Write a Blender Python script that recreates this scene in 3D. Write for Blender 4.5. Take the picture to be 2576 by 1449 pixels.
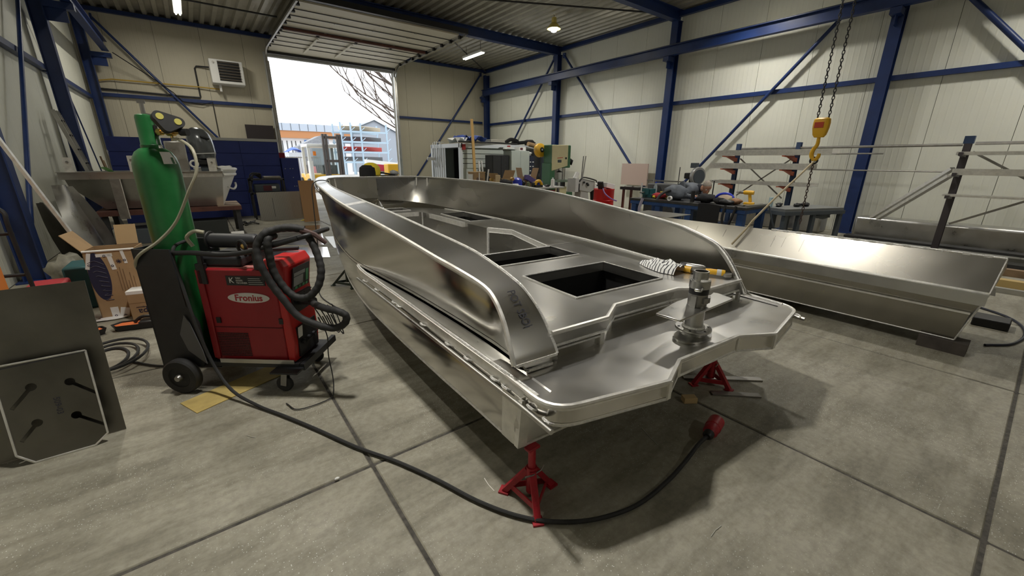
import bpy, bmesh, math, random
from math import sin, cos, pi, radians
from mathutils import Vector, Matrix, geometry
random.seed(7)
for _o in list(bpy.data.objects):
    bpy.data.objects.remove(_o)
SC = bpy.context.scene
COL = SC.collection

# ------------------------------------------------------------------ camera
def make_camera():
    f, yaw, pitch, roll = 1011.6, radians(37.28), radians(17.5), radians(0.39)
    F = Vector((sin(yaw)*cos(pitch), cos(yaw)*cos(pitch), -sin(pitch)))
    r = Vector((cos(yaw), -sin(yaw), 0)); u = r.cross(F)
    c, s = cos(roll), sin(roll)
    r2 = r*c+u*s; u2 = u*c-r*s
    cd = bpy.data.cameras.new('camera'); cd.sensor_width = 36; cd.lens = f/2576*36
    cd.clip_start = 0.05; cd.clip_end = 400
    co = bpy.data.objects.new('camera', cd); COL.objects.link(co)
    m = Matrix((r2, u2, -F)).transposed().to_4x4(); m.translation = (0, 0, 1.55)
    co.matrix_world = m
    SC.camera = co
make_camera()
vs = SC.view_settings
vs.view_transform = 'Standard'; vs.look = 'None'; vs.gamma = 1.0; vs.use_curve_mapping = False
vs.exposure = 0.12

# ------------------------------------------------------------------ sky and lamps
W = bpy.data.worlds.new('overcast_sky'); SC.world = W; W.use_nodes = True
bg = W.node_tree.nodes['Background']
bg.inputs[0].default_value = (0.93, 0.97, 1.0, 1); bg.inputs[1].default_value = 2.0

def lamp(name, loc, energy, size=0.4, col=(1, 0.93, 0.8), shape='DISK', size_y=None, spread=None):
    l = bpy.data.lights.new(name, 'AREA'); l.energy = energy; l.color = col
    l.shape = shape; l.size = size
    if size_y: l.size_y = size_y
    if spread: l.spread = spread
    o = bpy.data.objects.new(name, l); COL.objects.link(o); o.location = loc
    return o
HALL_LAMPS = [(9.4, 10.35, 5.36), (.8, 2.5, 5.1), (6.1, 2.7, 5.1), (10.5, 5.2, 5.36), (10.5, -.1, 5.36), (3.5, -4.8, 5.1)]
for i, (x, y, z) in enumerate(HALL_LAMPS):
    lamp('hall_lamp_light', (x, y, z-0.02), [225, 235, 150, 180, 180, 110][i], 0.26, (1, .965, .905), spread=radians(142))
for (x, y, z, e) in [(9.2, 14.6, 5.3, 60), (0.4, 15.1, 5.3, 75), (-0.6, 6.5, 5.3, 75)]:
    lamp('tube_light', (x, y, z), e, 0.12, (1, 0.95, 0.82), 'RECTANGLE', 1.3)

# ------------------------------------------------------------------ materials
MATS = {}
def mat(name, col=(.5, .5, .5), rough=.5, metal=0., var=0., vscale=3., rvar=0., bump=0., bscale=40., emit=0., alpha=None, trans=0., streak=None, spec=None, detail=5):
    if name in MATS: return MATS[name]
    m = bpy.data.materials.new(name); m.use_nodes = True; nt = m.node_tree
    b = nt.nodes['Principled BSDF']
    b.inputs['Base Color'].default_value = (*col, 1); b.inputs['Roughness'].default_value = rough
    b.inputs['Metallic'].default_value = metal
    if spec is not None: b.inputs['Specular IOR Level'].default_value = spec
    if trans: b.inputs['Transmission Weight'].default_value = trans
    if emit:
        b.inputs['Emission Color'].default_value = (*col, 1); b.inputs['Emission Strength'].default_value = emit
    if alpha is not None: b.inputs['Alpha'].default_value = alpha
    if var or rvar or bump:
        tc = nt.nodes.new('ShaderNodeTexCoord'); mp = nt.nodes.new('ShaderNodeMapping')
        nt.links.new(tc.outputs['Object'], mp.inputs[0])
        if streak: mp.inputs['Scale'].default_value = streak
        n = nt.nodes.new('ShaderNodeTexNoise'); n.inputs['Scale'].default_value = vscale
        n.inputs['Detail'].default_value = detail; n.inputs['Roughness'].default_value = .6
        nt.links.new(mp.outputs[0], n.inputs['Vector'])
        if var:
            r = nt.nodes.new('ShaderNodeValToRGB')
            r.color_ramp.elements[0].position = .3; r.color_ramp.elements[1].position = .7
            r.color_ramp.elements[0].color = (*[max(0, c*(1-var)) for c in col], 1)
            r.color_ramp.elements[1].color = (*[min(1, c*(1+var)) for c in col], 1)
            nt.links.new(n.outputs['Fac'], r.inputs[0]); nt.links.new(r.outputs[0], b.inputs['Base Color'])
        if rvar:
            mr = nt.nodes.new('ShaderNodeMapRange'); mr.inputs[1].default_value = .3; mr.inputs[2].default_value = .7
            mr.inputs[3].default_value = max(.02, rough-rvar); mr.inputs[4].default_value = min(1, rough+rvar)
            nt.links.new(n.outputs['Fac'], mr.inputs[0]); nt.links.new(mr.outputs[0], b.inputs['Roughness'])
        if bump:
            n2 = nt.nodes.new('ShaderNodeTexNoise'); n2.inputs['Scale'].default_value = bscale; n2.inputs['Detail'].default_value = 3
            nt.links.new(mp.outputs[0], n2.inputs['Vector'])
            bp = nt.nodes.new('ShaderNodeBump'); bp.inputs['Strength'].default_value = bump; bp.inputs['Distance'].default_value = .01
            nt.links.new(n2.outputs['Fac'], bp.inputs['Height']); nt.links.new(bp.outputs[0], b.inputs['Normal'])
    MATS[name] = m
    return m

def ribbed(name, col, axis, freq, strength, rough=.55, var=.05):
    """painted sheet metal with fine ribs across one world axis"""
    m = mat(name, col, rough, var=var, vscale=.7); nt = m.node_tree; b = nt.nodes['Principled BSDF']
    g = nt.nodes.new('ShaderNodeNewGeometry'); sp = nt.nodes.new('ShaderNodeSeparateXYZ'); nt.links.new(g.outputs['Position'], sp.inputs[0])
    mu = nt.nodes.new('ShaderNodeMath'); mu.operation = 'MULTIPLY'; mu.inputs[1].default_value = freq*2*pi
    nt.links.new(sp.outputs[axis], mu.inputs[0])
    si = nt.nodes.new('ShaderNodeMath'); si.operation = 'SINE'; nt.links.new(mu.outputs[0], si.inputs[0])
    pw = nt.nodes.new('ShaderNodeMath'); pw.operation = 'SMOOTH_MAX'; pw.inputs[1].default_value = .6; pw.inputs[2].default_value = .2
    nt.links.new(si.outputs[0], pw.inputs[0])
    bp = nt.nodes.new('ShaderNodeBump'); bp.inputs['Strength'].default_value = strength; bp.inputs['Distance'].default_value = .006
    nt.links.new(pw.outputs[0], bp.inputs['Height']); nt.links.new(bp.outputs[0], b.inputs['Normal'])
    return m

def concrete():
    m = bpy.data.materials.new('concrete_floor'); m.use_nodes = True; nt = m.node_tree; b = nt.nodes['Principled BSDF']
    g = nt.nodes.new('ShaderNodeNewGeometry')
    def noise(scale, det=6, ro=.6, vec=None):
        n = nt.nodes.new('ShaderNodeTexNoise'); n.inputs['Scale'].default_value = scale; n.inputs['Detail'].default_value = det; n.inputs['Roughness'].default_value = ro
        nt.links.new(vec or g.outputs['Position'], n.inputs['Vector']); return n
    def ramp(src, stops):
        r = nt.nodes.new('ShaderNodeValToRGB'); e = r.color_ramp.elements
        e[0].position, e[0].color = stops[0][0], (*stops[0][1], 1); e[1].position, e[1].color = stops[-1][0], (*stops[-1][1], 1)
        for p, c in stops[1:-1]:
            k = e.new(p); k.color = (*c, 1)
        nt.links.new(src, r.inputs[0]); return r
    def mix(a, bb, fac, mode='MULTIPLY'):
        x = nt.nodes.new('ShaderNodeMix'); x.data_type = 'RGBA'; x.blend_type = mode
        if isinstance(fac, float): x.inputs[0].default_value = fac
        else: nt.links.new(fac, x.inputs[0])
        nt.links.new(a, x.inputs[6])
        if isinstance(bb, tuple): x.inputs[7].default_value = (*bb, 1)
        else: nt.links.new(bb, x.inputs[7])
        return x.outputs[2]
    base = ramp(noise(.9).outputs[0], [(.3, (.20, .187, .142)), (.5, (.32, .302, .238)), (.75, (.43, .41, .34))])
    mp = nt.nodes.new('ShaderNodeMapping'); mp.inputs['Scale'].default_value = (1.2, 5, 1); mp.inputs['Rotation'].default_value = (0, 0, .5)
    nt.links.new(g.outputs['Position'], mp.inputs[0])
    st = ramp(noise(1.4, 6, .65, mp.outputs[0]).outputs[0], [(.38, (.62, .61, .58)), (.55, (1, 1, 1))])
    c = mix(base.outputs[0], st.outputs[0], .75)
    fi = ramp(noise(26, 5, .7).outputs[0], [(.3, (.72, .71, .70)), (.6, (1.05, 1.05, 1.05))])
    c = mix(c, fi.outputs[0], .8)
    # metal swarf and grinding dust lying on the slab
    vo = nt.nodes.new('ShaderNodeTexVoronoi'); vo.inputs['Scale'].default_value = 95; nt.links.new(g.outputs['Position'], vo.inputs['Vector'])
    sp = ramp(vo.outputs['Distance'], [(.13, (1, 1, 1)), (.22, (0, 0, 0))])
    dn = ramp(noise(1.1, 4).outputs[0], [(.44, (0, 0, 0)), (.60, (1, 1, 1))])
    rc = nt.nodes.new('ShaderNodeSeparateColor'); nt.links.new(vo.outputs['Color'], rc.inputs[0])
    gt = nt.nodes.new('ShaderNodeMath'); gt.operation = 'GREATER_THAN'; gt.inputs[1].default_value = .5; nt.links.new(rc.outputs[0], gt.inputs[0])
    m1 = nt.nodes.new('ShaderNodeMath'); m1.operation = 'MULTIPLY'; nt.links.new(sp.outputs[0], m1.inputs[0]); nt.links.new(gt.outputs[0], m1.inputs[1])
    m2 = nt.nodes.new('ShaderNodeMath'); m2.operation = 'MULTIPLY'; nt.links.new(m1.outputs[0], m2.inputs[0]); nt.links.new(dn.outputs[0], m2.inputs[1])
    c = mix(c, (.8, .8, .78), m2.outputs[0], 'MIX')
    nt.links.new(c, b.inputs['Base Color'])
    rr = nt.nodes.new('ShaderNodeMapRange'); rr.inputs[3].default_value = .42; rr.inputs[4].default_value = .8
    nt.links.new(noise(2.2).outputs[0], rr.inputs[0]); nt.links.new(rr.outputs[0], b.inputs['Roughness'])
    bp = nt.nodes.new('ShaderNodeBump'); bp.inputs['Strength'].default_value = .25; bp.inputs['Distance'].default_value = .004
    nt.links.new(noise(60, 4).outputs[0], bp.inputs['Height']); nt.links.new(bp.outputs[0], b.inputs['Normal'])
    return m

CONC = concrete()
JOINT = mat('joint_filler', (.07, .064, .054), .8, bump=.5, bscale=80, var=.5, vscale=30)
WALLY = ribbed('wall_panel_side', (.74, .745, .655), 1, 9, .9)
WALLX = ribbed('wall_panel_front', (.56, .52, .405), 0, 9, .6)
DOORP = ribbed('door_panel_cream', (.62, .58, .47), 2, 9, .15)
GAP = mat('panel_joint', (.16, .155, .13), .7)
BLUE = mat('blue_steel_paint', (.010, .030, .125), .42, var=.25, vscale=2)
BLUEB = mat('blue_bench_paint', (.015, .06, .2), .5, var=.3, vscale=5)
BIN = mat('blue_partition_paint', (.018, .035, .20), .5, var=.15, vscale=2, bump=.1, bscale=4)
DECK = mat('galvanised_roof_deck', (.42, .40, .34), .4, .55, var=.15, vscale=2)
ALU = mat('brushed_aluminium', (.55, .54, .51), .28, 1., var=.05, vscale=1.6, rvar=.05, streak=(1, .5, 1), detail=2)
ALUD = mat('deck_aluminium', (.70, .69, .665), .32, 1., var=.05, vscale=2.5, rvar=.05, detail=2)
ALUH = mat('hull_aluminium', (.58, .565, .53), .17, 1., var=.06, vscale=1.2, rvar=.05, bump=.05, bscale=1.3, detail=3)
ALUQ = mat('rolled_aluminium', (.36, .345, .305), .27, 1., var=.08, vscale=1.2, rvar=.05, detail=3)
ALUM = mat('matt_aluminium', (.50, .495, .475), .33, 1., var=.10, vscale=4, rvar=.08)
ALUS = mat('sheet_aluminium', (.20, .19, .165), .38, 1., var=.2, vscale=2.5, rvar=.08)
HATCHSHADE = mat('hatch_shade_black', (.012, .012, .012), .6)  # aluminium lockers below the hatches; their unlit darkness is put into this colour
WELD = mat('weld_bead', (.82, .81, .78), .38, .6, var=.15, vscale=40, bump=.6, bscale=160)
GROUND = mat('ground_weld_strip', (.76, .745, .70), .40, .6, var=.12, vscale=18, rvar=.1)
STEEL = mat('bare_steel', (.33, .32, .30), .4, .9, var=.2, vscale=8)
DARKS = mat('dark_steel', (.05, .05, .052), .5, .4, var=.3, vscale=6)
BLACK = mat('black_plastic', (.012, .012, .013), .45)
BLACKM = mat('black_powder_coat', (.018, .019, .022), .5, var=.2, vscale=9)
RUBBER = mat('black_rubber', (.02, .02, .02), .7, var=.3, vscale=12)
RED = mat('red_machine_paint', (.30, .009, .016), .42, var=.1, vscale=4)
REDJ = mat('red_jack_paint', (.36, .012, .022), .45, var=.3, vscale=14)
REDD = mat('red_drum_paint', (.5, .008, .008), .35)
GREEN = mat('green_cylinder_paint', (.012, .13, .032), .35, var=.22, vscale=5, rvar=.1)
GREENM = mat('green_machine_paint', (.05, .16, .075), .5, var=.1)
CREAM = mat('cream_machine_paint', (.66, .60, .36), .5, var=.05)
YEL = mat('yellow_plastic', (.75, .42, .02), .42)
YELB = mat('bright_yellow', (.8, .62, .03), .6)
ORANGE = mat('orange_paint', (.75, .22, .03), .5, var=.1)
CARD = mat('cardboard', (.40, .265, .14), .85, var=.08, vscale=6)
CARDL = mat('light_cardboard', (.52, .37, .20), .85, var=.06)
CARDY = mat('yellowed_cardboard', (.46, .35, .12), .85, var=.15, vscale=9)
WHITE = mat('white_paint', (.78, .78, .76), .45)
PAPER = mat('white_paper', (.82, .82, .80), .8)
GREY = mat('grey_green_cabinet', (.42, .47, .44), .5, var=.05)
LGREY = mat('light_grey_paint', (.55, .56, .55), .5, var=.06)
DGREY = mat('dark_blue_grey_paint', (.07, .085, .10), .5, var=.1)
BRASS = mat('brass', (.62, .42, .14), .3, 1.)
WOOD = mat('timber', (.42, .24, .09), .6, var=.2, vscale=4, streak=(8, 8, 1))
WOODD = mat('old_timber', (.24, .16, .09), .75, var=.3, vscale=5)
RUST = mat('rust_red_steel', (.10, .035, .025), .65, var=.3, vscale=6)
TEAL = mat('teal_case', (.015, .09, .10), .5)
NAVY = mat('navy_print', (.02, .022, .06), .7)
INK = mat('marker_ink', (.03, .03, .04), .7)
PURPLE = mat('purple_plastic', (.22, .13, .42), .5)
BLUEP = mat('royal_blue_plastic', (.02, .04, .5), .4)
SKIN = mat('skin', (.50, .27, .18), .6, var=.1, vscale=14)
HAIR = mat('grey_hair', (.32, .28, .24), .8, var=.2, vscale=60)
JACKET = mat('grey_blue_jacket', (.13, .145, .17), .85, var=.2, vscale=9)
JEANS = mat('faded_jeans', (.24, .28, .33), .85, var=.25, vscale=12)
CLOTHB = mat('black_cloth', (.01, .01, .011), .9)
WEBB = mat('worn_webbing', (.44, .37, .24), .8, var=.15, vscale=20)
GLASS = mat('clear_glass', (.9, .95, .95), .05, trans=1.)
HOSE = mat('clear_gas_hose', (.42, .40, .30), .35)
GLOW = mat('lamp_glow', (1, .96, .84), .5, emit=40)
GLOWT = mat('tube_glow', (1, .95, .80), .5, emit=8)
LCD = mat('green_panel_print', (.05, .20, .09), .5)
FABG = mat('grey_tarp', (.30, .31, .33), .8, var=.2, vscale=8)
ENGINE = mat('grey_engine_cowling', (.13, .14, .15), .22, .3)
PAVE = mat('yard_paving', (.55, .53, .5), .8, var=.1, vscale=3)

# ------------------------------------------------------------------ mesh builder
def cr(P, n):
    """Catmull-Rom through P, n steps per span"""
    P = [Vector(p) for p in P]; out = []
    for i in range(len(P)-1):
        p0 = P[i-1] if i > 0 else P[0]*2-P[1]; p1 = P[i]; p2 = P[i+1]; p3 = P[i+2] if i+2 < len(P) else P[-1]*2-P[-2]
        for k in range(n):
            t = k/n
            out.append(.5*((2*p1)+(p2-p0)*t+(2*p0-5*p1+4*p2-p3)*t*t+(3*p1-p0-3*p2+p3)*t**3))
    out.append(P[-1]); return out

class MB:
    def __init__(s): s.v = []; s.f = []; s.sm = []; s.soft = False
    def add(s, vs, fs, smooth=False):
        o = len(s.v); s.v += [tuple(v) for v in vs]
        for f in fs: s.f.append(tuple(i+o for i in f)); s.sm.append(smooth)
        return s
    def box(s, c, d, rot=None):
        c = Vector(c); vs = []
        for z in (-.5, .5):
            for x, y in ((-.5, -.5), (.5, -.5), (.5, .5), (-.5, .5)):
                p = Vector((x*d[0], y*d[1], z*d[2]))
                if rot is not None: p = rot @ p
                vs.append(c+p)
        return s.add(vs, [(3, 2, 1, 0), (4, 5, 6, 7), (0, 1, 5, 4), (1, 2, 6, 5), (2, 3, 7, 6), (3, 0, 4, 7)])
    def bb(s, x0, x1, y0, y1, z0, z1):
        return s.box(((x0+x1)/2, (y0+y1)/2, (z0+z1)/2), (abs(x1-x0), abs(y1-y0), abs(z1-z0)))
    def bar(s, p, q, w, h, up=(0, 0, 1)):
        p = Vector(p); q = Vector(q); d = (q-p); L = d.length; d.normalize(); up = Vector(up)
        if abs(d.dot(up)) > .999: up = Vector((0, 1, 0)) if abs(d.y) < .9 else Vector((1, 0, 0))
        x = d.cross(up).normalized(); u = x.cross(d)
        return s.box((p+q)/2, (w, L, h), Matrix((x, d, u)).transposed())
    def ibeam(s, p, q, h, w, tf=.012, tw=.009, up=(0, 0, 1)):
        p = Vector(p); q = Vector(q); d = (q-p).normalized(); up = Vector(up)
        x = d.cross(up).normalized(); u = x.cross(d)
        s.bar(p+u*(h/2-tf/2), q+u*(h/2-tf/2), w, tf, u); s.bar(p-u*(h/2-tf/2), q-u*(h/2-tf/2), w, tf, u)
        return s.bar(p, q, tw, h-2*tf, u)
    def tube(s, P, r, n=8, closed=False, smooth=True):
        P = [Vector(p) for p in P]; N = len(P); rr = r if isinstance(r, (list, tuple)) else [r]*N
        vs = []; prev = None
        for i in range(N):
            if closed: t = P[(i+1) % N]-P[i-1]
            else: t = P[min(i+1, N-1)]-P[max(i-1, 0)]
            if t.length < 1e-9: t = Vector((0, 0, 1))
            t.normalize()
            if prev is None:
                a = Vector((0, 0, 1)) if abs(t.z) < .9 else Vector((1, 0, 0))
                x = t.cross(a).normalized()
            else:
                x = prev-t*prev.dot(t)
                x = x.normalized() if x.length > 1e-6 else prev
            prev = x; y = t.cross(x)
            for k in range(n):
                a = 2*pi*k/n; vs.append(P[i]+(x*cos(a)+y*sin(a))*rr[i])
        fs = []
        for i in range(N if closed else N-1):
            j = (i+1) % N
            for k in range(n): fs.append((i*n+k, i*n+(k+1) % n, j*n+(k+1) % n, j*n+k))
        s.add(vs, fs, smooth)
        if not closed:
            o = len(s.v)-N*n
            s.f.append(tuple(o+k for k in reversed(range(n)))); s.sm.append(False)
            s.f.append(tuple(o+(N-1)*n+k for k in range(n))); s.sm.append(False)
        return s
    def cyl(s, p, q, r, r2=None, n=20): return s.tube([p, q], [r, r if r2 is None else r2], n)
    def ring(s, c, ax, r, rt, n=24, m=8):
        c = Vector(c); ax = Vector(ax).normalized(); a = Vector((0, 0, 1)) if abs(ax.z) < .9 else Vector((1, 0, 0))
        x = ax.cross(a).normalized(); y = ax.cross(x)
        return s.tube([c+(x*cos(2*pi*k/n)+y*sin(2*pi*k/n))*r for k in range(n)], rt, m, True)
    def lathe(s, prof, c=(0, 0, 0), n=24, rot=None, smooth=True, a0=0., a1=2*pi):
        c = Vector(c); vs = []; full = abs(a1-a0-2*pi) < 1e-6; K = n if full else n+1
        for r, z in prof:
            for k in range(K):
                a = a0+(a1-a0)*k/n; p = Vector((r*cos(a), r*sin(a), z))
                vs.append(c+(rot @ p if rot is not None else p))
        fs = []
        for i in range(len(prof)-1):
            for k in range(n):
                k2 = (k+1) % K
                fs.append((i*K+k, i*K+k2, (i+1)*K+k2, (i+1)*K+k))
        return s.add(vs, fs, smooth)
    def grid(s, rows, smooth=True, closed=False):
        n = len(rows[0]); vs = [p for r in rows for p in r]; fs = []
        for i in range(len(rows)-1):
            for k in range(n if closed else n-1):
                k2 = (k+1) % n; fs.append((i*n+k, i*n+k2, (i+1)*n+k2, (i+1)*n+k))
        return s.add(vs, fs, smooth)
    def plate(s, outer, holes=(), t=.005, frame=None, eps=1e-5):
        """flat plate with holes in local xy, thickness t downwards; frame maps to world"""
        vs = []; es = []
        for lp in [outer]+list(holes):
            o = len(vs); vs += [Vector((p[0], p[1])) for p in lp]; es += [(o+i, o+(i+1) % len(lp)) for i in range(len(lp))]
        V, E, Fc, *_ = geometry.delaunay_2d_cdt(vs, es, [], 0, eps)
        def inside(p, lp):
            c = False; j = len(lp)-1
            for i in range(len(lp)):
                xi, yi = lp[i][0], lp[i][1]; xj, yj = lp[j][0], lp[j][1]
                if (yi > p[1]) != (yj > p[1]) and p[0] < (xj-xi)*(p[1]-yi)/(yj-yi)+xi: c = not c
                j = i
            return c
        tri = []
        for f in Fc:
            c = sum((V[i] for i in f), Vector((0, 0)))/len(f)
            if inside(c, outer) and not any(inside(c, h) for h in holes):
                a, b, d = V[f[0]], V[f[1]], V[f[2]]
                tri.append(f if (b-a).cross(d-a) > 0 else tuple(reversed(f)))
        fr = frame if frame is not None else Matrix.Identity(4)
        n = len(V)
        top = [fr @ Vector((p[0], p[1], 0)) for p in V]; bot = [fr @ Vector((p[0], p[1], -t)) for p in V]
        fs = [tuple(f) for f in tri]+[tuple(i+n for i in reversed(f)) for f in tri]
        cnt = {}
        for f in tri:
            for i in range(len(f)):
                e = (f[i], f[(i+1) % len(f)]); cnt[e] = 1
        for (a, b) in list(cnt):
            if (b, a) not in cnt: fs.append((b, a, a+n, b+n))
        return s.add(top+bot, fs)
    def blob(s, c, r, seed=0, amp=.15, n=10, m=7):
        s.soft = True; rnd = random.Random(seed); vs = []; c = Vector(c); R = Vector(r) if not isinstance(r, (int, float)) else Vector((r, r, r))
        rows = []
        for i in range(m+1):
            th = pi*i/m; row = []
            for k in range(n):
                a = 2*pi*k/n; w = 1+rnd.uniform(-amp, amp) if 0 < i < m else 1
                row.append(c+Vector((R.x*sin(th)*cos(a)*w, R.y*sin(th)*sin(a)*w, R.z*cos(th)*w)))
            rows.append(row)
        return s.grid(rows, True, True)
    def mesh(s, name):
        me = bpy.data.meshes.new(name); me.from_pydata(s.v, [], s.f); me.polygons.foreach_set('use_smooth', s.sm); me.update()
        bm = bmesh.new(); bm.from_mesh(me); bmesh.ops.recalc_face_normals(bm, faces=bm.faces); bm.to_mesh(me); bm.free()
        me.set_sharp_from_angle(angle=radians(38))
        return me
    def obj(s, name, m, parent=None, label=None, cat=None, group=None, kind=None, loc=None, rz=0., bevel=0., seg=2, solid=0., sharp=38.):
        me = s.mesh(name)
        if s.soft: sharp = 100.
        if sharp != 38.: me.set_sharp_from_angle(angle=radians(sharp))
        o = bpy.data.objects.new(name, me); COL.objects.link(o)
        if m: o.data.materials.append(m)
        if parent: o.parent = parent
        if loc is not None: o.location = loc
        if rz: o.rotation_euler = (0, 0, rz)
        if label: o['label'] = label
        if cat: o['category'] = cat
        if group: o['group'] = group
        if kind: o['kind'] = kind
        if bevel:
            b = o.modifiers.new('bevel', 'BEVEL'); b.width = bevel; b.segments = seg; b.limit_method = 'ANGLE'; b.angle_limit = radians(40)
        if solid:
            k = o.modifiers.new('solid', 'SOLIDIFY'); k.thickness = solid; k.offset = 0
            e = o.modifiers.new('edge', 'EDGE_SPLIT'); e.split_angle = radians(38)
        return o

def thing(name, label, cat, loc=(0, 0, 0), rz=0., group=None, rot=None):
    o = bpy.data.objects.new(name, None); COL.objects.link(o); o.location = loc
    o.rotation_euler = rot if rot else (0, 0, rz); o.empty_display_size = .1
    o['label'] = label; o['category'] = cat
    if group: o['group'] = group
    return o
def dup(root, loc=None, rz=None, label=None, group=None):
    def cp(o, par):
        c = o.copy(); COL.objects.link(c); c.parent = par
        if par is not None: c.matrix_parent_inverse = o.matrix_parent_inverse
        for ch in list(kids.get(o.name, [])): cp(ch, c)
        return c
    kids = {}
    for o in bpy.data.objects:
        if o.parent: kids.setdefault(o.parent.name, []).append(o)
    r = cp(root, None)
    if loc is not None: r.location = loc
    if rz is not None: r.rotation_euler = (0, 0, rz)
    if label: r['label'] = label
    if group: r['group'] = group
    return r
def frame(o, x, y):
    o = Vector(o); x = Vector(x).normalized(); y = Vector(y); z = x.cross(y).normalized(); y = z.cross(x)
    m = Matrix((x, y, z)).transposed().to_4x4(); m.translation = o
    return m
def text(body, name, m, parent, fr, size, depth=.0015, align='CENTER', shear=0., sx=1., bold=0.):
    cu = bpy.data.curves.new(name, 'FONT'); cu.body = body; cu.size = size; cu.extrude = depth; cu.align_x = align; cu.align_y = 'CENTER'; cu.shear = shear; cu.resolution_u = 3; cu.offset = size*bold
    t = bpy.data.objects.new(name, cu); COL.objects.link(t)
    dg = bpy.context.evaluated_depsgraph_get(); me = bpy.data.meshes.new_from_object(t.evaluated_get(dg))
    bpy.data.objects.remove(t); bpy.data.curves.remove(cu)
    me.transform(fr @ Matrix.Diagonal((sx, 1, 1, 1))); me.name = name; me.materials.clear()
    o = bpy.data.objects.new(name, me); COL.objects.link(o); me.materials.append(m)
    if parent: o.parent = parent
    return o
# ------------------------------------------------------------------ the hall
XL, XR, YF, YB, ZR = -2.1, 12.15, 18.2, -8.0, 5.74
def floor():
    fl = MB().bb(XL-.1, XR+.1, YB-.1, YF+.15, -.2, -.006).obj('floor', JOINT, kind='structure')
    xs = [XL]+[.48+1.96*k for k in range(-1, 6)]+[XR]; ys = [1.85+2.03*k for k in range(-5, 9)]
    ys = [YB]+[y for y in ys if YB+.3 < y < YF-.3]+[YF+.1]
    cache = {}
    for i in range(len(xs)-1):
        for j in range(len(ys)-1):
            w, d = xs[i+1]-xs[i]-.016, ys[j+1]-ys[j]-.016; k = (round(w, 2), round(d, 2))
            o = None
            if k not in cache:
                o = MB().box((0, 0, -.02), (w, d, .04)).obj('slab', CONC, fl, bevel=.007, seg=1); cache[k] = o
            else:
                o = cache[k].copy(); COL.objects.link(o); o.parent = fl
            o.location = ((xs[i]+xs[i+1])/2, (ys[j]+ys[j+1])/2, 0)
floor()

def wall(name, axis, pos, a0, a1, start, step, z0=0., z1=ZR, m=None, side=1, skip=None):
    """sandwich panel wall; axis 1: runs along y at x=pos, axis 0: runs along x at y=pos"""
    b = MB()
    spans = [(a0, a1, z0, z1)]
    if skip: spans = [(a0, skip[0], z0, z1), (skip[1], a1, z0, z1), (skip[0], skip[1], skip[2], z1)]
    for (p, q, u, v) in spans:
        if axis == 1: b.bb(pos+side*.03, pos+side*.13, p-.2, q+.2, u, v+(.2 if v > 5.5 else 0))
        else: b.bb(p-(.1 if p == a0 else 0), q+(.1 if q == a1 else 0), pos+side*.03, pos+side*.13, u, v+(.2 if v > 5.5 else 0))
    w = b.obj(name, GAP, kind='structure')
    for (p, q, u, v) in spans:
        k0 = math.ceil((p-start)/step-1e-6); e = [p]+[start+step*k for k in range(k0, k0+60) if p+.05 < start+step*k < q-.05]+[q]
        for i in range(len(e)-1):
            c, d = e[i]+.004, e[i+1]-.004
            if axis == 1: MB().bb(pos, pos+side*.035, c, d, u, v).obj('panel', m, w)
            else: MB().bb(c, d, pos, pos+side*.035, u, v).obj('panel', m, w)
    return w
wall('wall_right', 1, XR, YB, YF, 1.91, 1.18, m=WALLY)
wall('wall_left', 1, XL, YB, YF, 1.6, 1.18, m=WALLY, side=-1)
wall('wall_front', 0, YF, XL, XR, -.28, 1.18, m=WALLX, skip=(2.8, 7.4, 5.1))
wall('wall_back', 0, YB, XL, XR, -.28, 1.18, m=WALLX, side=-1)

def ceiling():
    b = MB(); pitch, dep = .28, .075; x = XL; prof = []
    while x < XR+pitch:
        prof += [(x, ZR), (x+.10, ZR), (x+.13, ZR+dep), (x+.25, ZR+dep)]; x += pitch
    rows = [[(px, y, pz) for px, pz in prof] for y in (YB-.03, 2.78, 7.85, 12.87, YF+.03)]
    b.grid(rows, False)
    b.bb(XL-.2, XR+.2, YB-.2, YF+.2, ZR+.16, ZR+.2)
    return b.obj('ceiling', DECK, kind='structure')
ceiling()

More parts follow.
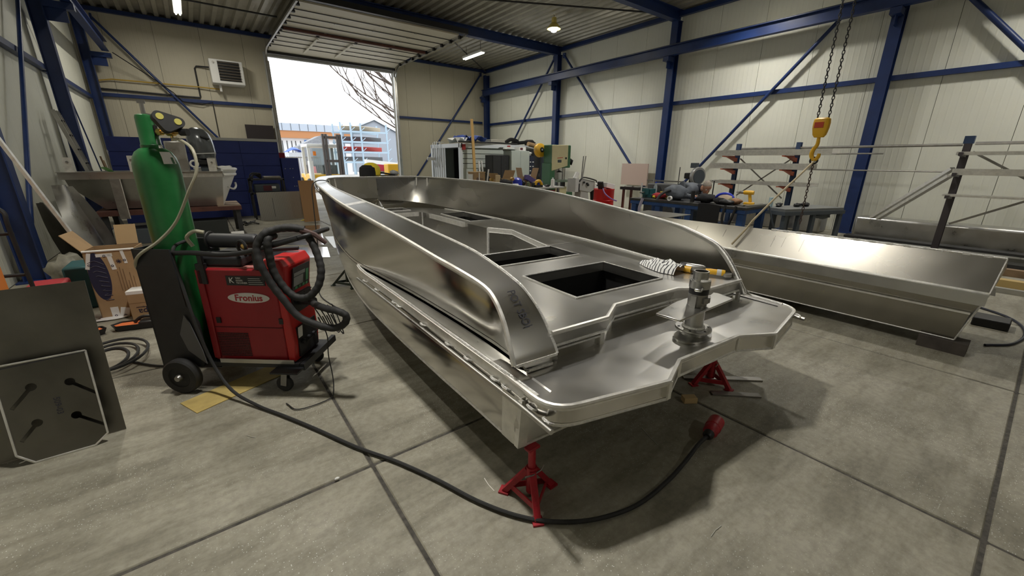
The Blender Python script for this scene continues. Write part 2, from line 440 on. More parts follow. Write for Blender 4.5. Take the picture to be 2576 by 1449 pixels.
def steel():
    CY = [17.85, 12.87, 7.85, 2.78, -2.3]
    pos = ['in the far right corner', 'on the right wall behind the band saw', 'on the right wall behind the workbench', 'on the right wall nearest the hoist', 'on the right wall behind the viewer']
    for y, w in zip(CY, pos):
        t = thing('steel_column', 'blue steel column '+w, 'column', (XR-.2, y, 0), group=None)
        MB().ibeam((0, 0, 0), (0, 0, 5.45), .22, .2, .016, .01, (1, 0, 0)).obj('shaft', BLUE, t)
        MB().bb(-.17, .17, -.15, .15, 0, .02).obj('base_plate', BLUE, t)
        if y < 17:
            b = MB(); b.bb(-.38, -.11, -.09, .09, 4.38, 4.5); b.bb(-.30, -.11, -.01, .01, 4.2, 4.38); b.obj('bracket', BLUE, t)
        else:
            b = MB(); b.bb(-.34, .0, -.08, .08, 4.4, 4.5); b.bb(-.30, -.08, -.05, .05, 4.25, 4.4); b.obj('bracket', BLUE, t)
    posl = ['in the far left corner', 'on the left wall beside the ladder', 'on the left wall behind the hand truck', 'on the left wall beside the viewer', 'on the left wall behind the viewer']
    for y, w in zip(CY, posl):
        t = thing('steel_column', 'blue steel column '+w, 'column', (XL+.2, y, 0))
        MB().ibeam((0, 0, 0), (0, 0, 5.45), .22, .2, .016, .01, (1, 0, 0)).obj('shaft', BLUE, t)
        MB().bb(-.17, .17, -.15, .15, 0, .02).obj('base_plate', BLUE, t)
        b = MB(); b.bb(.11, .55, -.09, .09, 4.38, 4.5); b.bb(.11, .42, -.01, .01, 4.15, 4.38); b.obj('bracket', BLUE, t)
    for y, w in zip(CY[1:4], ['over the raised door', 'over the middle of the hall', 'over the viewer']):
        o = MB().ibeam((XL+.05, y, 5.59), (XR-.05, y, 5.59), .29, .2, .018, .012).obj('roof_beam', BLUE)
        o['label'] = 'dark blue steel roof beam '+w; o['category'] = 'beam'
    def bb(name, label, cat, p, q, w, h, mt=BLUE, group=None):
        o = MB().bar(p, q, w, h).obj(name, mt); o['label'] = label; o['category'] = cat
        if group: o['group'] = group
        return o
    bb('eave_beam', 'blue eave beam along the top of the right wall', 'beam', (XR-.1, YB, 5.65), (XR-.1, YF-.05, 5.65), .12, .12)
    bb('eave_beam', 'blue eave beam along the top of the left wall', 'beam', (XL+.1, YB, 5.65), (XL+.1, YF-.05, 5.65), .12, .12)
    bb('eave_beam', 'dark blue eave beam above the door wall', 'beam', (XL, YF-.07, 5.68), (XR, YF-.07, 5.68), .12, .1)
    for i in range(4):
        y0, y1 = CY[i+1]+.1, CY[i]-.1
        bb('wall_rail', 'blue horizontal wall rail on the right wall, '+['between corner and band saw column', 'between band saw and workbench columns', 'behind the storage rack and hoist', 'right of the column nearest the hoist'][i], 'rail', (XR-.06, y0, 3.27), (XR-.06, y1, 3.27), .10, .1)
        bb('wall_rail', 'blue horizontal wall rail on the left wall, '+['beside the far left corner', 'above the leaning ladder', 'above the leaning metal strip', 'beside the viewer'][i], 'rail', (XL+.06, y0, 3.27), (XL+.06, y1, 3.27), .10, .1)
    bb('wall_rail', 'blue wall rail left of the big door, below the heater', 'rail', (XL+.1, YF-.06, 3.4), (2.68, YF-.06, 3.4), .1, .1)
    bb('wall_rail', 'blue wall rail right of the big door', 'rail', (7.55, YF-.06, 3.36), (XR-.3, YF-.06, 3.36), .1, .09)
    # crane runways
    r = MB().ibeam((XR-.5, YB+.5, 4.64), (XR-.5, 17.75, 4.64), .26, .16, .016, .01).obj('crane_runway', BLUE)
    r['label'] = 'long blue crane runway beam along the right wall'; r['category'] = 'beam'
    MB().bar((XR-.5, YB+.5, 4.785), (XR-.5, 17.7, 4.785), .05, .03).obj('crane_rail', DARKS, r)
    r = MB().ibeam((XL+.66, YB+.5, 4.64), (XL+.66, 17.6, 4.64), .26, .16, .016, .01).obj('crane_runway', BLUE)
    r['label'] = 'grey-blue crane runway beam high on the left wall'; r['category'] = 'beam'
    MB().bar((XL+.66, YB+.5, 4.785), (XL+.66, 17.6, 4.785), .05, .03).obj('crane_rail', STEEL, r)
    def br(label, p, q, rr=.04, m=BLUE):
        o = MB().cyl(p, q, rr).obj('wind_brace', m); o['label'] = label; o['category'] = 'brace'
        MB().box(p, (.05, .12, .16)).obj('gusset', m, o)
    x = XR-.165
    br('blue diagonal brace falling towards the workbench on the right wall', (x, 12.55, 5.4), (x, 8.3, .62))
    br('blue diagonal brace behind the storage container on the right wall', (x, 13.1, 5.4), (x, 17.4, .5))
    br('blue diagonal brace rising behind the saw to the hoist on the right wall', (x, 3.2, 5.3), (x, 7.5, .4))
    br('dark diagonal brace in the top right corner of the picture', (x, 2.35, 5.1), (x, -1.9, -.0+.3), .05)
    br('blue diagonal brace on the door wall right of the door', (11.75, YF-.16, 5.5), (7.7, YF-.16, .25))
    br('blue diagonal brace on the door wall below the heater', (-1.6, YF-.155, 5.45), (2.2, YF-.155, .5), .035)
    br('blue diagonal brace on the left wall above the bent sheets', (XL+.155, 12.5, 4.9), (XL+.155, 8.25, .4), .03)
    br('dark thin diagonal rod on the left wall behind the ladder', (XL+.13, 13.05, 4.2), (XL+.13, 16.3, .2), .015)
    for k, (p, q, l) in enumerate([((-1.9, 14.9, 5.5), (2.7, 14.9, 5.5), 'thin dark roof rod left of the raised door'), ((5.0, 11.3, 5.62), (11.7, 7.95, 5.62), 'long dark diagonal roof rod near the bright lamp'), ((6.9, 12.9, 5.5), (11.8, 17.7, 5.6), 'thin dark roof rod above the fluorescent light')]):
        o = MB().cyl(p, q, .022).obj('roof_rod', DARKS); o['label'] = l; o['category'] = 'rod'
steel()

def big_door():
    d = MB(); x0, x1 = 2.78, 7.42
    # portal frame
    d.bb(x0-.12, x0, YF-.1, YF+.1, 0, 5.12); d.bb(x1, x1+.12, YF-.1, YF+.1, 0, 5.12); d.bb(x0-.12, x1+.12, YF-.02, YF+.1, 5.06, 5.2)
    d = d.obj('door_1', LGREY, kind='structure')
    n, y0, y1 = 9, 12.55, 17.95
    for i in range(n):
        a = y0+(y1-y0)*i/n; b = y0+(y1-y0)*(i+1)/n
        za, zb = 5.32, 5.32
        if i == n-1: zb = 5.2
        if i == n-1: pass
        th = math.atan2(zb-za, b-a); L = math.hypot(b-a, zb-za)
        R = Matrix.Rotation(th, 3, 'X'); c = Vector((5.1, (a+b)/2, (za+zb)/2+.02))
        if i == 4:
            fr = MB(); xs = [x0+.06, 3.9, 5.1, 6.3, x1-.06]
            fr.box(c+R @ Vector((0, -L/2+.07, 0)), (x1-x0-.06, .14, .045), R); fr.box(c+R @ Vector((0, L/2-.1, 0)), (x1-x0-.06, .2, .045), R)
            for xx in xs: fr.box((xx, c.y, c.z), (.1, L-.02, .045), R)
            p = fr.obj('panel', DOORP, d)
            for k in range(4):
                MB().box(((xs[k]+xs[k+1])/2, c.y-.03, c.z), (xs[k+1]-xs[k]-.1, L-.3, .012), R).obj('pane', mat('sky_white_pane', (.9, .92, .93), .04, spec=1.), p)  # white base stands in for the bright sky mirrored in the panes
        else:
            MB().box(c, (x1-x0-.06, L-.012, .045), R).obj('panel', DOORP, d)
        for sgn in (-1, 1):
            xx = 5.1+sgn*(x1-x0)/2
            b2 = MB().box((xx, a+.02, 5.27), (.07, .09, .09)); b2.cyl((xx-.03, a+.02, 5.25), (xx+.05, a+.02, 5.25), .03, n=8); b2.obj('roller', BLACK, d)
        if i:
            MB().bb(x0+.03, x1-.03, a-.008, a+.008, 5.294, 5.312).obj('seal', BLACK, d)
            for xx in (4.0, 5.1, 6.2): MB().box((xx, a, 5.29), (.07, .05, .02)).obj('hinge', STEEL, d)
    for xx in (3.92, 5.0):
        MB().bar((xx, 15.6, 5.27), (xx, 17.7, 5.24), .07, .02).obj('stiffener', DOORP, d)
    MB().bb(x0+.05, x1-.05, 14.92, 15.02, 5.22, 5.29).obj('stiffener', RUST, d)
    for sgn in (-1, 1):
        xx = 5.1+sgn*((x1-x0)/2+.06)
        P = [(xx, YF-.12, 0), (xx, YF-.12, 4.7)]+[(xx, YF-.12-.55*(1-cos(t)), 4.7+.55*sin(t)) for t in (pi/8, pi/4, 3*pi/8, pi/2)]+[(xx, 12.3, 5.27)]
        b = MB()
        for p, q in zip(P[:-1], P[1:]): b.bar(p, q, .06, .05, (sgn, 0, 0))
        b.obj('track', ALUM if sgn > 0 else STEEL, d)
    MB().bb(x0-.1, x1+.1, 12.2, 12.32, 5.3, 5.44).obj('spring_shaft', BLACK, d)
    MB().bb(x0, x1, 17.9, 17.97, 5.12, 5.2).obj('bottom_seal', BLACK, d)
    for sgn in (-1, 1):
        xx = 5.1+sgn*((x1-x0)/2+.02)
        MB().bb(xx-.04, xx+.04, YF-.16, YF-.10, 0, 4.9).obj('guide_rail', ALUM, d)
big_door()

def lamps():
    names = ['bright round high bay lamp glowing under the right roof', 'round high bay lamp above the viewer', 'round high bay lamp above the swim platform', 'round high bay lamp above the workbench', 'round high bay lamp above the right hand rack', 'round high bay lamp behind the viewer']
    for (x, y, z), n in zip(HALL_LAMPS, names):
        t = thing('high_bay_lamp', n, 'lamp', (x, y, z))
        MB().lathe([(.02, .32), (.07, .3), (.08, .16), (.13, .12), (.2, .02), (.205, .0), (.19, .005), (.12, .1)], n=20).obj('reflector', mat('lamp_yellow_rim', (.8, .66, .2), .4), t)
        MB().lathe([(0, -.09), (.07, -.07), (.11, -.01), (.12, .05), (.10, .1), (0, .12)], n=16).obj('bulb', GLOW, t)
        MB().cyl((0, 0, .3), (0, 0, ZR-z), .012, n=6).obj('stem', DARKS, t)
    for (x, y, n, w) in [(9.2, 14.6, 'glowing fluorescent light on the roof right of the door', 1), (.4, 15.1, 'fluorescent light at the top edge left of the door', 1), (-.6, 6.5, 'fluorescent light above the left side of the hall', 1)]:
        t = thing('fluorescent_light', n, 'lamp', (x, y, 5.36))
        MB().bb(-.09, .09, -.68, .68, .0, .07).obj('housing', WHITE, t)
        for s in (-1, 1): MB().cyl((s*.045, -.66, -.02), (s*.045, .66, -.02), .02, n=10).obj('tube', GLOWT, t)
        for s in (-1, 1): MB().cyl((0, s*.5, .07), (0, s*.5, ZR-5.36), .008, n=5).obj('hanger', DARKS, t)
lamps()

def heater():
    t = thing('unit_heater', 'white unit heater with dark louvres on the door wall', 'heater', (1.45, 17.75, 3.95))
    MB().bb(-.46, .46, -.15, .4, 0, .72).obj('casing', WHITE, t, bevel=.02)
    MB().bb(-.24, .36, -.165, -.15, .09, .67).obj('opening', BLACK, t)
    for k in range(7): MB().box((.06, -.18, .13+k*.085), (.6, .06, .012), Matrix.Rotation(.5, 3, 'X')).obj('louvre', mat('brown_louvre', (.13, .11, .09), .5), t)
    MB().cyl((-.35, -.152, .62), (-.35, -.17, .62), .035, n=12).obj('dial', STEEL, t)
    MB().cyl((-.25, .1, -.22), (-.25, .1, 0), .035, n=10).obj('drain', WHITE, t)
    o = MB().tube([(-1.85, 18.14, 3.56), (.2, 18.14, 3.52), (.58, 18.14, 3.52), (.6, 18.14, 3.56), (.6, 18.14, 4.4), (.65, 18.14, 4.47), (1.0, 18.05, 4.47)], .025, 8).obj('grey_pipe', DARKS)
    o['label'] = 'dark pipe running up the door wall to the heater'; o['category'] = 'pipe'
    o = MB().tube([(-1.9, 18.1, 3.6), (-1.8, 18.1, 3.78), (-1.5, 18.1, 3.84), (.6, 18.1, 3.84), (1.2, 18.05, 3.82)], .02, 8).obj('gas_pipe', mat('yellow_pipe_paint', (.5, .33, .06), .5))
    o['label'] = 'thin yellow gas pipe on the wall left of the heater'; o['category'] = 'pipe'
    o = MB().tube([(-1.3, 17.6, 4.5), (-.6, 17.9, 4.0), (-.1, 18.05, 3.6), (.1, 18.08, 3.35), (.6, 18.08, 3.3), (.9, 18.08, 3.4), (.9, 18.08, 2.3)], .014, 6).obj('loose_cable', BLACK)
    o['label'] = 'black cable sagging across the wall left of the heater'; o['category'] = 'cable'
    o = MB().bb(1.72, 2.6, 18.05, 18.12, 2.0, 2.74).obj('notice_board', mat('dark_board', (.035, .028, .03), .5)); o['label'] = 'dark square board on the wall left of the door opening'; o['category'] = 'board'
heater()

def yard():
    MB().bb(-25, 60, YF+.12, 120, -.2, -.01).obj('ground', PAVE, kind='structure')
yard()
# ------------------------------------------------------------------ the aluminium workboat in the middle
def lerp_tab(T, s):
    """T: list of (s, a, b...) -> interpolated tuple at s"""
    if s <= T[0][0]: return T[0][1:]
    for p, q in zip(T[:-1], T[1:]):
        if s <= q[0]:
            t = (s-p[0])/(q[0]-p[0]); return tuple(a+(b-a)*t for a, b in zip(p[1:], q[1:]))
    return T[-1][1:]
def mirror(P): return [Vector((-p.x, p.y, p.z)) for p in P]
def loop(P):
    """starboard curve stern->bow centre, to full port-stern .. bow .. starboard-stern"""
    return mirror(P)+list(reversed(P))[1:]

def workboat():
    t = thing('aluminium_workboat', 'large bare aluminium workboat with flat swim platform standing on red jack stands', 'boat', (2.05, .92, 0), -radians(3.8))
    # control curves (u, s, z), starboard, all with the same number of knots
    GI = [(.84, .28, .675), (.843, .31, .725), (.855, .40, .845), (.876, .50, .936), (.897, .60, .987), (.921, .8, 1.04), (.943, 1., 1.075), (.99, 1.5, 1.121), (1.03, 2., 1.16), (1.07, 2.5, 1.194), (1.10, 3., 1.222), (1.11, 3.5, 1.242), (1.095, 4., 1.255), (1.05, 4.5, 1.264), (.985, 5., 1.268), (.91, 5.5, 1.272), (.815, 5.92, 1.275), (.665, 6.17, 1.277), (.56, 6.205, 1.278), (0, 6.22, 1.278)]
    GO = [(1.08, .28, .675), (1.075, .31, .725), (1.058, .40, .84), (1.05, .50, .925), (1.058, .60, .972), (1.105, .8, 1.02), (1.14, 1., 1.05), (1.175, 1.5, 1.098), (1.21, 2., 1.138), (1.24, 2.5, 1.172), (1.25, 3., 1.2), (1.23, 3.5, 1.222), (1.20, 4., 1.236), (1.165, 4.5, 1.247), (1.115, 5., 1.254), (1.05, 5.5, 1.265), (.97, 5.95, 1.278), (.82, 6.35, 1.292), (.48, 6.62, 1.302), (0, 6.68, 1.305)]
    TB = [(1.0, .28, .625), (1.0, .31, .626), (1.0, .40, .628), (1.0, .50, .63), (1.0, .60, .632), (1.015, .8, .638), (1.03, 1., .643), (1.08, 1.5, .655), (1.15, 2., .668), (1.235, 2.5, .69), (1.235, 3., .70), (1.205, 3.5, .715), (1.15, 4., .73), (1.08, 4.5, .75), (1.0, 5., .775), (.89, 5.4, .80), (.72, 5.75, .83), (.50, 6.0, .86), (.25, 6.12, .88), (0, 6.15, .89)]
    CH = [(1.11, .2, .31), (1.115, .3, .31), (1.12, .4, .31), (1.125, .5, .31), (1.13, .6, .31), (1.143, .8, .31), (1.155, 1., .31), (1.178, 1.5, .31), (1.195, 2., .31), (1.20, 2.5, .31), (1.18, 3., .312), (1.14, 3.5, .32), (1.075, 4., .335), (.98, 4.4, .36), (.85, 4.8, .40), (.68, 5.15, .46), (.48, 5.4, .53), (.3, 5.55, .58), (.14, 5.63, .61), (0, 5.66, .62)]
    ID = [(.84, .28, .615), (.84, .31, .615), (.842, .40, .62), (.845, .50, .66), (.848, .60, .765), (.853, .8, .765), (.866, 1., .765), (.93, 1.5, .765), (.985, 2., .765), (1.005, 2.5, .765), (1.015, 3., .765), (1.03, 3.5, .765), (1.03, 4., .765), (1.0, 4.5, .765), (.95, 5., .765), (.88, 5.45, .765), (.785, 5.88, .765), (.64, 6.14, .765), (.54, 6.175, .765), (0, 6.19, .765)]
    LO = [(.12, 1.08, .60), (.33, 1.09, .603), (.8, 1.13, .622), (1.6, 1.19, .65), (2.3, 1.258, .68), (2.5, 1.245, .69)]
    n = 5
    gi, go, tb, ch, idk = [cr(c, n) for c in (GI, GO, TB, CH, ID)]
    for c, C0 in ((gi, GI), (idk, ID)):            # straight panels between the welded corners at the bow
        for k in range(15, 19):
            for j in range(n): c[k*n+j] = Vector(C0[k]).lerp(Vector(C0[k+1]), j/n)
    N = len(gi)
    # normals of the cap
    nor = []
    for i in range(N):
        tg = go[min(i+1, N-1)]-go[max(i-1, 0)]; ac = go[i]-gi[i]
        m = ac.cross(tg).normalized(); 
        if m.z < 0 and i > 12: m = -m
        nor.append(m)
    if nor[0].y > 0: pass
    for i in range(13):
        if nor[i].dot(nor[13]) < -.2: nor[i] = -nor[i]
    # the starboard side still lacks its wide cap: a narrow edge runs aft from the bow
    gs = []
    for i in range(N):
        tg = (gi[min(i+1, N-1)]-gi[max(i-1, 0)]); tg.z = 0
        ou = Vector((tg.y, -tg.x, 0))
        if i < 12: ou = Vector((1, 0, 0))
        ou = ou.normalized() if ou.length > 1e-6 else Vector((0, 1, 0))
        if ou.y < 0 and gi[i].y > 3: pass
        nar = gi[i]+ou*.028
        w = min(1, max(0, (gi[i].y-5.6)/.6)) if gi[i].x > .05 else 1; w = w if gi[i].x < .9 else 0
        w *= 1-min(1, max(0, gi[i].x-.1)/.75)
        gs.append(nar.lerp(go[i], w))
    FGI, FGO = loop(gi), mirror(go)+list(reversed(gs))[1:]
    FN = [Vector((-m.x, m.y, m.z)) for m in nor]+list(reversed(nor))[1:]
    def off(P, d): return [p+m*d for p, m in zip(P, FN)]
    cap = MB().grid([FGI, FGO]).obj('gunwale_cap', ALU, t, solid=.005)
    MB().grid([off(FGI, -.004), off(FGI, -.022)]).obj('cap_lip', ALUM, cap, solid=.004)
    h = len(mirror(go)); MB().grid([off(FGO, -.004)[:h], off(FGO, -.036)[:h]]).obj('cap_lip', GROUND, cap, solid=.004)
    MB().tube([p+m*.002 for p, m in zip(FGI, FN)], .007, 6).obj('weld_bead', WELD, cap)
    MB().tube([p-m*.010 for p, m in zip(FGO, FN)], .014, 8).obj('rounded_edge', GROUND, cap)
    i0, i1 = [min(range(N), key=lambda i: abs(gi[i].y-s)) for s in (2.62, 2.74)]
    for P, Q in ((mirror(gi), mirror(go)),):
        MB().grid([[P[i]+Vector((0, 0, .003)) for i in range(i0, i1+1)], [Q[i]+Vector((0, 0, .003)) for i in range(i0, i1+1)]]).obj('bright_band', WELD, cap)  # brighter band across the port cap
    # end closure at the quarters
    for sg in (1, -1):
        b = MB(); a, c = gi[0].copy(), (gs if sg > 0 else go)[0].copy()
        P = [a, c, tb[0] if sg < 0 else idk[0]+Vector((.03, 0, 0)), idk[0]]; P = [Vector((sg*p.x, p.y+.035, p.z)) for p in P]
        b.add(P+[p+Vector((0, .02, 0)) for p in P], [(0, 1, 2, 3), (7, 6, 5, 4), (0, 4, 5, 1), (1, 5, 6, 2), (2, 6, 7, 3), (3, 7, 4, 0)])
        q = b.obj('bulwark_end', ALUD, t)
        MB().bar((sg*a.x, .282, .672), (sg*c.x, .282, .672), .012, .014).obj('weld_bead', WELD, q)
        MB().bar((sg*.845, .308, .612), (sg*(1.0 if sg < 0 else .88), .308, .612), .012, .014).obj('weld_bead', WELD, q)
    # outer bulwark sides
    for sg, nm in ((1, 0), (-1, 1)):
        A = [p-m*.03-Vector((.008, 0, 0)) for p, m in zip(go, nor)] if sg < 0 else [Vector(p) for p in gs]
        rows = []
        for k in range(7):
            w = k/6; r = []
            for i in range(N):
                p = A[i].lerp(tb[i], w); p.x += .012*sin(pi*w)*(1 if i < 60 else .3); r.append(Vector((sg*p.x, p.y, p.z)))
            rows.append(r)
        bp = MB().grid(rows).obj('bulwark_panel', ALUH, t)
        if sg < 0:
            MB().grid([[rows[-1][i]+Vector((-.004, 0, .004)) for i in range(0, 62)], [rows[-1][i].lerp(rows[0][i], min(.5, .026/max(.03, (rows[0][i]-rows[-1][i]).length)))+Vector((-.005, 0, 0)) for i in range(0, 62)]]).obj('ground_strip', GROUND, bp)
            rows = [[Vector((sg*(p.x), p.y, p.z-.012)) for p in gi], [Vector((sg*(p.x*.6+q.x*.4-.004), p.y*.6+q.y*.4, p.z*.6+q.z*.4)) for p, q in zip(gi, idk)], [Vector((sg*p.x, p.y, p.z)) for p in idk]]
        w = MB().grid(rows).obj('inner_bulwark', ALU, t, sharp=11.)
        for s in (5.88, 6.14):
            k = min(range(N), key=lambda i: abs(gi[i].y-s)); p, q = gi[k], idk[k]
            mm = Vector((p.x*.6+q.x*.4-.004, p.y*.6+q.y*.4, p.z*.6+q.z*.4)); h_ = Vector((-.006, -.008, 0)); C3 = [p+h_-Vector((0, 0, .014)), mm+h_, q+h_]
            MB().tube([Vector((sg*v.x, v.y, v.z)) for v in C3], .013, 6).obj('weld_strip', GROUND, w)
        MB().tube([Vector((sg*(p.x-.006), p.y, .771)) for p in idk if p.z > .76], .008, 6).obj('weld_bead', WELD, w)
        # ledge, lip and lower side
        ss = [.12, .2, .33, .5, .7, .9, 1.1, 1.4, 1.7, 2., 2.2, 2.35, 2.48]
        lo = [Vector((sg*lerp_tab(LO, s)[0], s, lerp_tab(LO, s)[1])) for s in ss]
        tbi = []
        for s in ss:
            q = lerp_tab([(p.y, p.x, p.z) for p in tb[:70]], max(s, .285)); tbi.append(Vector((sg*q[0], s, q[1])))
        up = Vector((0, 0, 1)); inn = Vector((-sg, 0, 0))
        MB().grid([lo, [p+inn*.028 for p in lo], [p+inn*.034-up*.03 for p in lo], [p-up*.02 for p in tbi]], False).obj('ledge', ALUD, t)
        l2 = MB().grid([[p+up*.002 for p in lo], [p-inn*.004-up*.0 for p in lo], [p-inn*.004-up*.055 for p in lo], [p-up*.055 for p in lo]], False).obj('ledge_lip', GROUND, t)
        MB().tube([p+inn*.008+up*.004 for p in lo], .009, 6).obj('weld_bead', WELD, l2)
        rail = [Vector((p.x+sg*.028, p.y, p.z-.072)) for p in cr([(sg*lerp_tab(LO, s)[0], s, lerp_tab(LO, s)[1]) for s in (-.02, .2, .6, 1.1, 1.7, 2.34)], 5)]
        r = MB().tube(rail, .0125, 10).obj('fender_tube', ALUM, t)
        for s in (.03, .14, .33, .42, .66, .86, 1.18, 1.55, 1.63, 1.95, 2.2):
            q = lerp_tab(LO, s); x, z = q[0]+.03, q[1]-.058
            MB().tube([(sg*(x-.03), s-.03, z+.0), (sg*(x-.012), s-.02, z+.006), (sg*(x-.008), s, z+.008), (sg*(x-.012), s+.02, z+.006), (sg*(x-.03), s+.03, z+.0)], [.003, .006, .0075, .006, .003], 6).obj('tube_tack', WELD, r)
        # hull side below the ledge, continuing to the bow
        M_, C_ = [], []
        for i in range(N):
            s = ch[i].y
            if s <= 2.48:
                q = lerp_tab(LO, s); M_.append(Vector((sg*(q[0]-.004), s, q[1]-.03)))
            else: M_.append(Vector((sg*(tb[i].x+.004 if tb[i].x > .01 else 0), tb[i].y, tb[i].z)))
            C_.append(Vector((sg*ch[i].x, ch[i].y, ch[i].z)))
        rows = []
        for k in range(6):
            w = k/5; rows.append([a.lerp(c, w)+Vector((sg*.02*sin(pi*w), 0, 0)) for a, c in zip(M_, C_)])
        sd = MB().grid(rows).obj('hull_side', ALUH, t)
        MB().tube([p-Vector((0, 0, .002)) for p in C_], .007, 6).obj('weld_bead', WELD, sd)
        MB().grid([[Vector((sg*1.098, .195, .555)), Vector((sg*1.118, .24, .557)), Vector((sg*1.125, .32, .56))], [Vector((sg*1.116, .195, .312)), Vector((sg*1.125, .24, .312)), Vector((sg*1.129, .32, .312))]], False).obj('ground_strip', GROUND, sd)
        MB().bar((sg*1.10, .205, .31), (sg*1.08, .205, .55), .05, .03, (0, 1, 0)).obj('corner_post', GROUND, t)
        # pair of short tubes tacked below the bow flare
        for k in range(2 if sg < 0 else 0):
            P = [Vector((sg*(p.x+.018-.02*k), p.y, p.z-.055-.028*k)) for p in (gs if sg > 0 else go) if 4.25-.05*k < p.y < 6.3]
            q = MB().tube(P, .0115, 8).obj('bow_tube', ALUM, t)
    # bottom
    MB().grid([[p for p in mirror(ch)], [Vector((0, p.y, p.z-.004)) for p in ch], ch]).obj('bottom', ALUD, t)
    MB().bb(-1.10, 1.10, .2, .206, .31, .56).obj('transom', ALUD, t)
    MB().bar((-1.1, .197, .314), (1.1, .197, .314), .01, .012).obj('transom_bead', WELD, t)
    # deck
    def sym(P): return P+[(-x, y) for x, y in reversed(P) if abs(x) > 1e-6]
    deck_o = sym([(.29, .44), (.47, .325), (.845, .325), (.85, .75), (.864, 1.0), (.93, 1.5), (.983, 2.0), (1.003, 2.5), (1.013, 3.), (1.028, 3.5), (1.028, 4.), (.998, 4.5), (.948, 5.), (.878, 5.45), (.787, 5.885), (.643, 6.145), (.54, 6.18)])
    rect = lambda a, b, c, d: [(a, c), (b, c), (b, d), (a, d)]
    ck = sym([(.43, 1.98), (.66, 2.95), (.50, 3.25), (.46, 3.7), (.43, 4.4), (.40, 5.18)])
    hatches = [('aft', -.40, .40, .635, 1.2), ('mid', -.42, .42, 1.52, 1.925), ('bench', .55, .95, 3.82, 4.78), ('bench', -.95, -.55, 3.82, 4.78), ('bow', -.33, .31, 5.45, 5.85)]
    fr = Matrix.Translation((0, 0, .765))
    dk = MB().plate(deck_o, [rect(*h[1:]) for h in hatches]+[ck], .006, fr).obj('deck', ALUD, t)
    MB().grid([[Vector((x, y, .767)) for x, y in ((-1.0, 1.995), (-.43, 1.995))], [Vector((x, y, .767)) for x, y in ((-1.0, 2.003), (-.43, 2.003))]]).obj('deck_seam', WELD, dk)
    MB().grid([[Vector((x, y, .767)) for x, y in ((.985, 1.995), (.43, 1.995))], [Vector((x, y, .767)) for x, y in ((.985, 2.003), (.43, 2.003))]]).obj('deck_seam', WELD, dk)
    MB().grid([[Vector((x, y, .767)) for x, y in ((1.0, 3.70), (.46, 3.70))], [Vector((x, y, .767)) for x, y in ((1.0, 3.708), (.46, 3.708))]]).obj('deck_seam', WELD, dk)
    for nm, a, b_, c, d in hatches:
        b = MB(); w, h = .006, .065
        for (x0, x1, y0, y1) in ((a, b_, c-w, c), (a, b_, d, d+w), (a-w, a, c, d), (b_, b_+w, c, d)): b.bb(x0, x1, y0, y1, .765-h, .772)
        q = b.obj('hatch_coaming', ALUD, t)
        MB().tube([(a, c, .772), (b_, c, .772), (b_, d, .772), (a, d, .772)], .006, 6, True, False).obj('weld_bead', WELD, q)
        if nm in ('aft', 'mid'):
            MB().bb(a-.02, b_+.02, c-.02, d+.02, .33, .34).obj('locker_floor', HATCHSHADE, t)
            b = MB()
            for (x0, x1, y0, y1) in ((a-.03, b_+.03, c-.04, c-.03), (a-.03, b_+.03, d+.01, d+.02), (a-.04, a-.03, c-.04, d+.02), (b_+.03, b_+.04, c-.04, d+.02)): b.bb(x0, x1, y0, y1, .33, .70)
            b.obj('locker_wall', HATCHSHADE, t)
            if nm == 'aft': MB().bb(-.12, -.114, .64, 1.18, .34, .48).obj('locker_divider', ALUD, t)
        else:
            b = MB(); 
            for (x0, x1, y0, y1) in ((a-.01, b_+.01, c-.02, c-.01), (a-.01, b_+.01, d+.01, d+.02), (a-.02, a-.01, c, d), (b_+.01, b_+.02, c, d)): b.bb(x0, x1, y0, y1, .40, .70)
            b.bb(a, b_, c, d, .40, .41); b.obj('locker_wall', HATCHSHADE, t)
    # cockpit walls, floor and rolled edge
    n_ = len(ck); b = MB()
    for i in range(n_):
        p, q = ck[i], ck[(i+1) % n_]
        if abs(p[1]-q[1]) < .02 and p[1] < 2.1: continue
        if abs(abs(p[0])-.43) < .02 and p[1] < 2.1 or abs(abs(q[0])-.43) < .02 and q[1] < 2.1: continue
        if {p[1], q[1]} == {2.95, 3.25}: continue
        b.add([(p[0], p[1], .76), (q[0], q[1], .76), (q[0], q[1], .36), (p[0], p[1], .36)], [(0, 1, 2, 3)])
    for sg in (1, -1):
        b.add([(sg*.86, 1.98, .76), (sg*.86, 3.25, .76), (sg*.86, 3.25, .36), (sg*.86, 1.98, .36)], [(0, 1, 2, 3)])
        b.add([(sg*.50, 3.252, .76), (sg*.86, 3.252, .76), (sg*.86, 3.252, .36), (sg*.50, 3.252, .36)], [(0, 1, 2, 3)])
    b.add([(-.86, 1.975, .70), (.86, 1.975, .70), (.86, 1.975, .36), (-.86, 1.975, .36)], [(0, 1, 2, 3)])
    cw = b.obj('cockpit_wall', ALU, t, solid=.004)
    MB().plate([(-.87, 1.97), (.87, 1.97), (.87, 3.3), (.5, 3.3), (.45, 5.2), (-.45, 5.2), (-.5, 3.3), (-.87, 3.3)], [], .006, Matrix.Translation((0, 0, .40))).obj('cockpit_floor', ALUD, t)
    for sg in (1, -1):
        MB().bar((sg*.50, 3.25, .76), (sg*.50, 3.25, .37), .022, .022).obj('corner_bead', WELD, cw)
        MB().bar((sg*.40, 5.18, .76), (sg*.40, 5.18, .37), .022, .022).obj('corner_bead', WELD, cw)
        MB().bar((sg*.86, 2.5, .74), (sg*.86, 2.5, .37), .02, .02).obj('stiffener', ALUM, cw)
        E = [(sg*.43, 1.98), (sg*.66, 2.95), (sg*.50, 3.25)]
        q = MB().tube([(x, y, .765) for x, y in E], .007, 6, False, False).obj('cockpit_edge', WELD, t)
        b = MB()
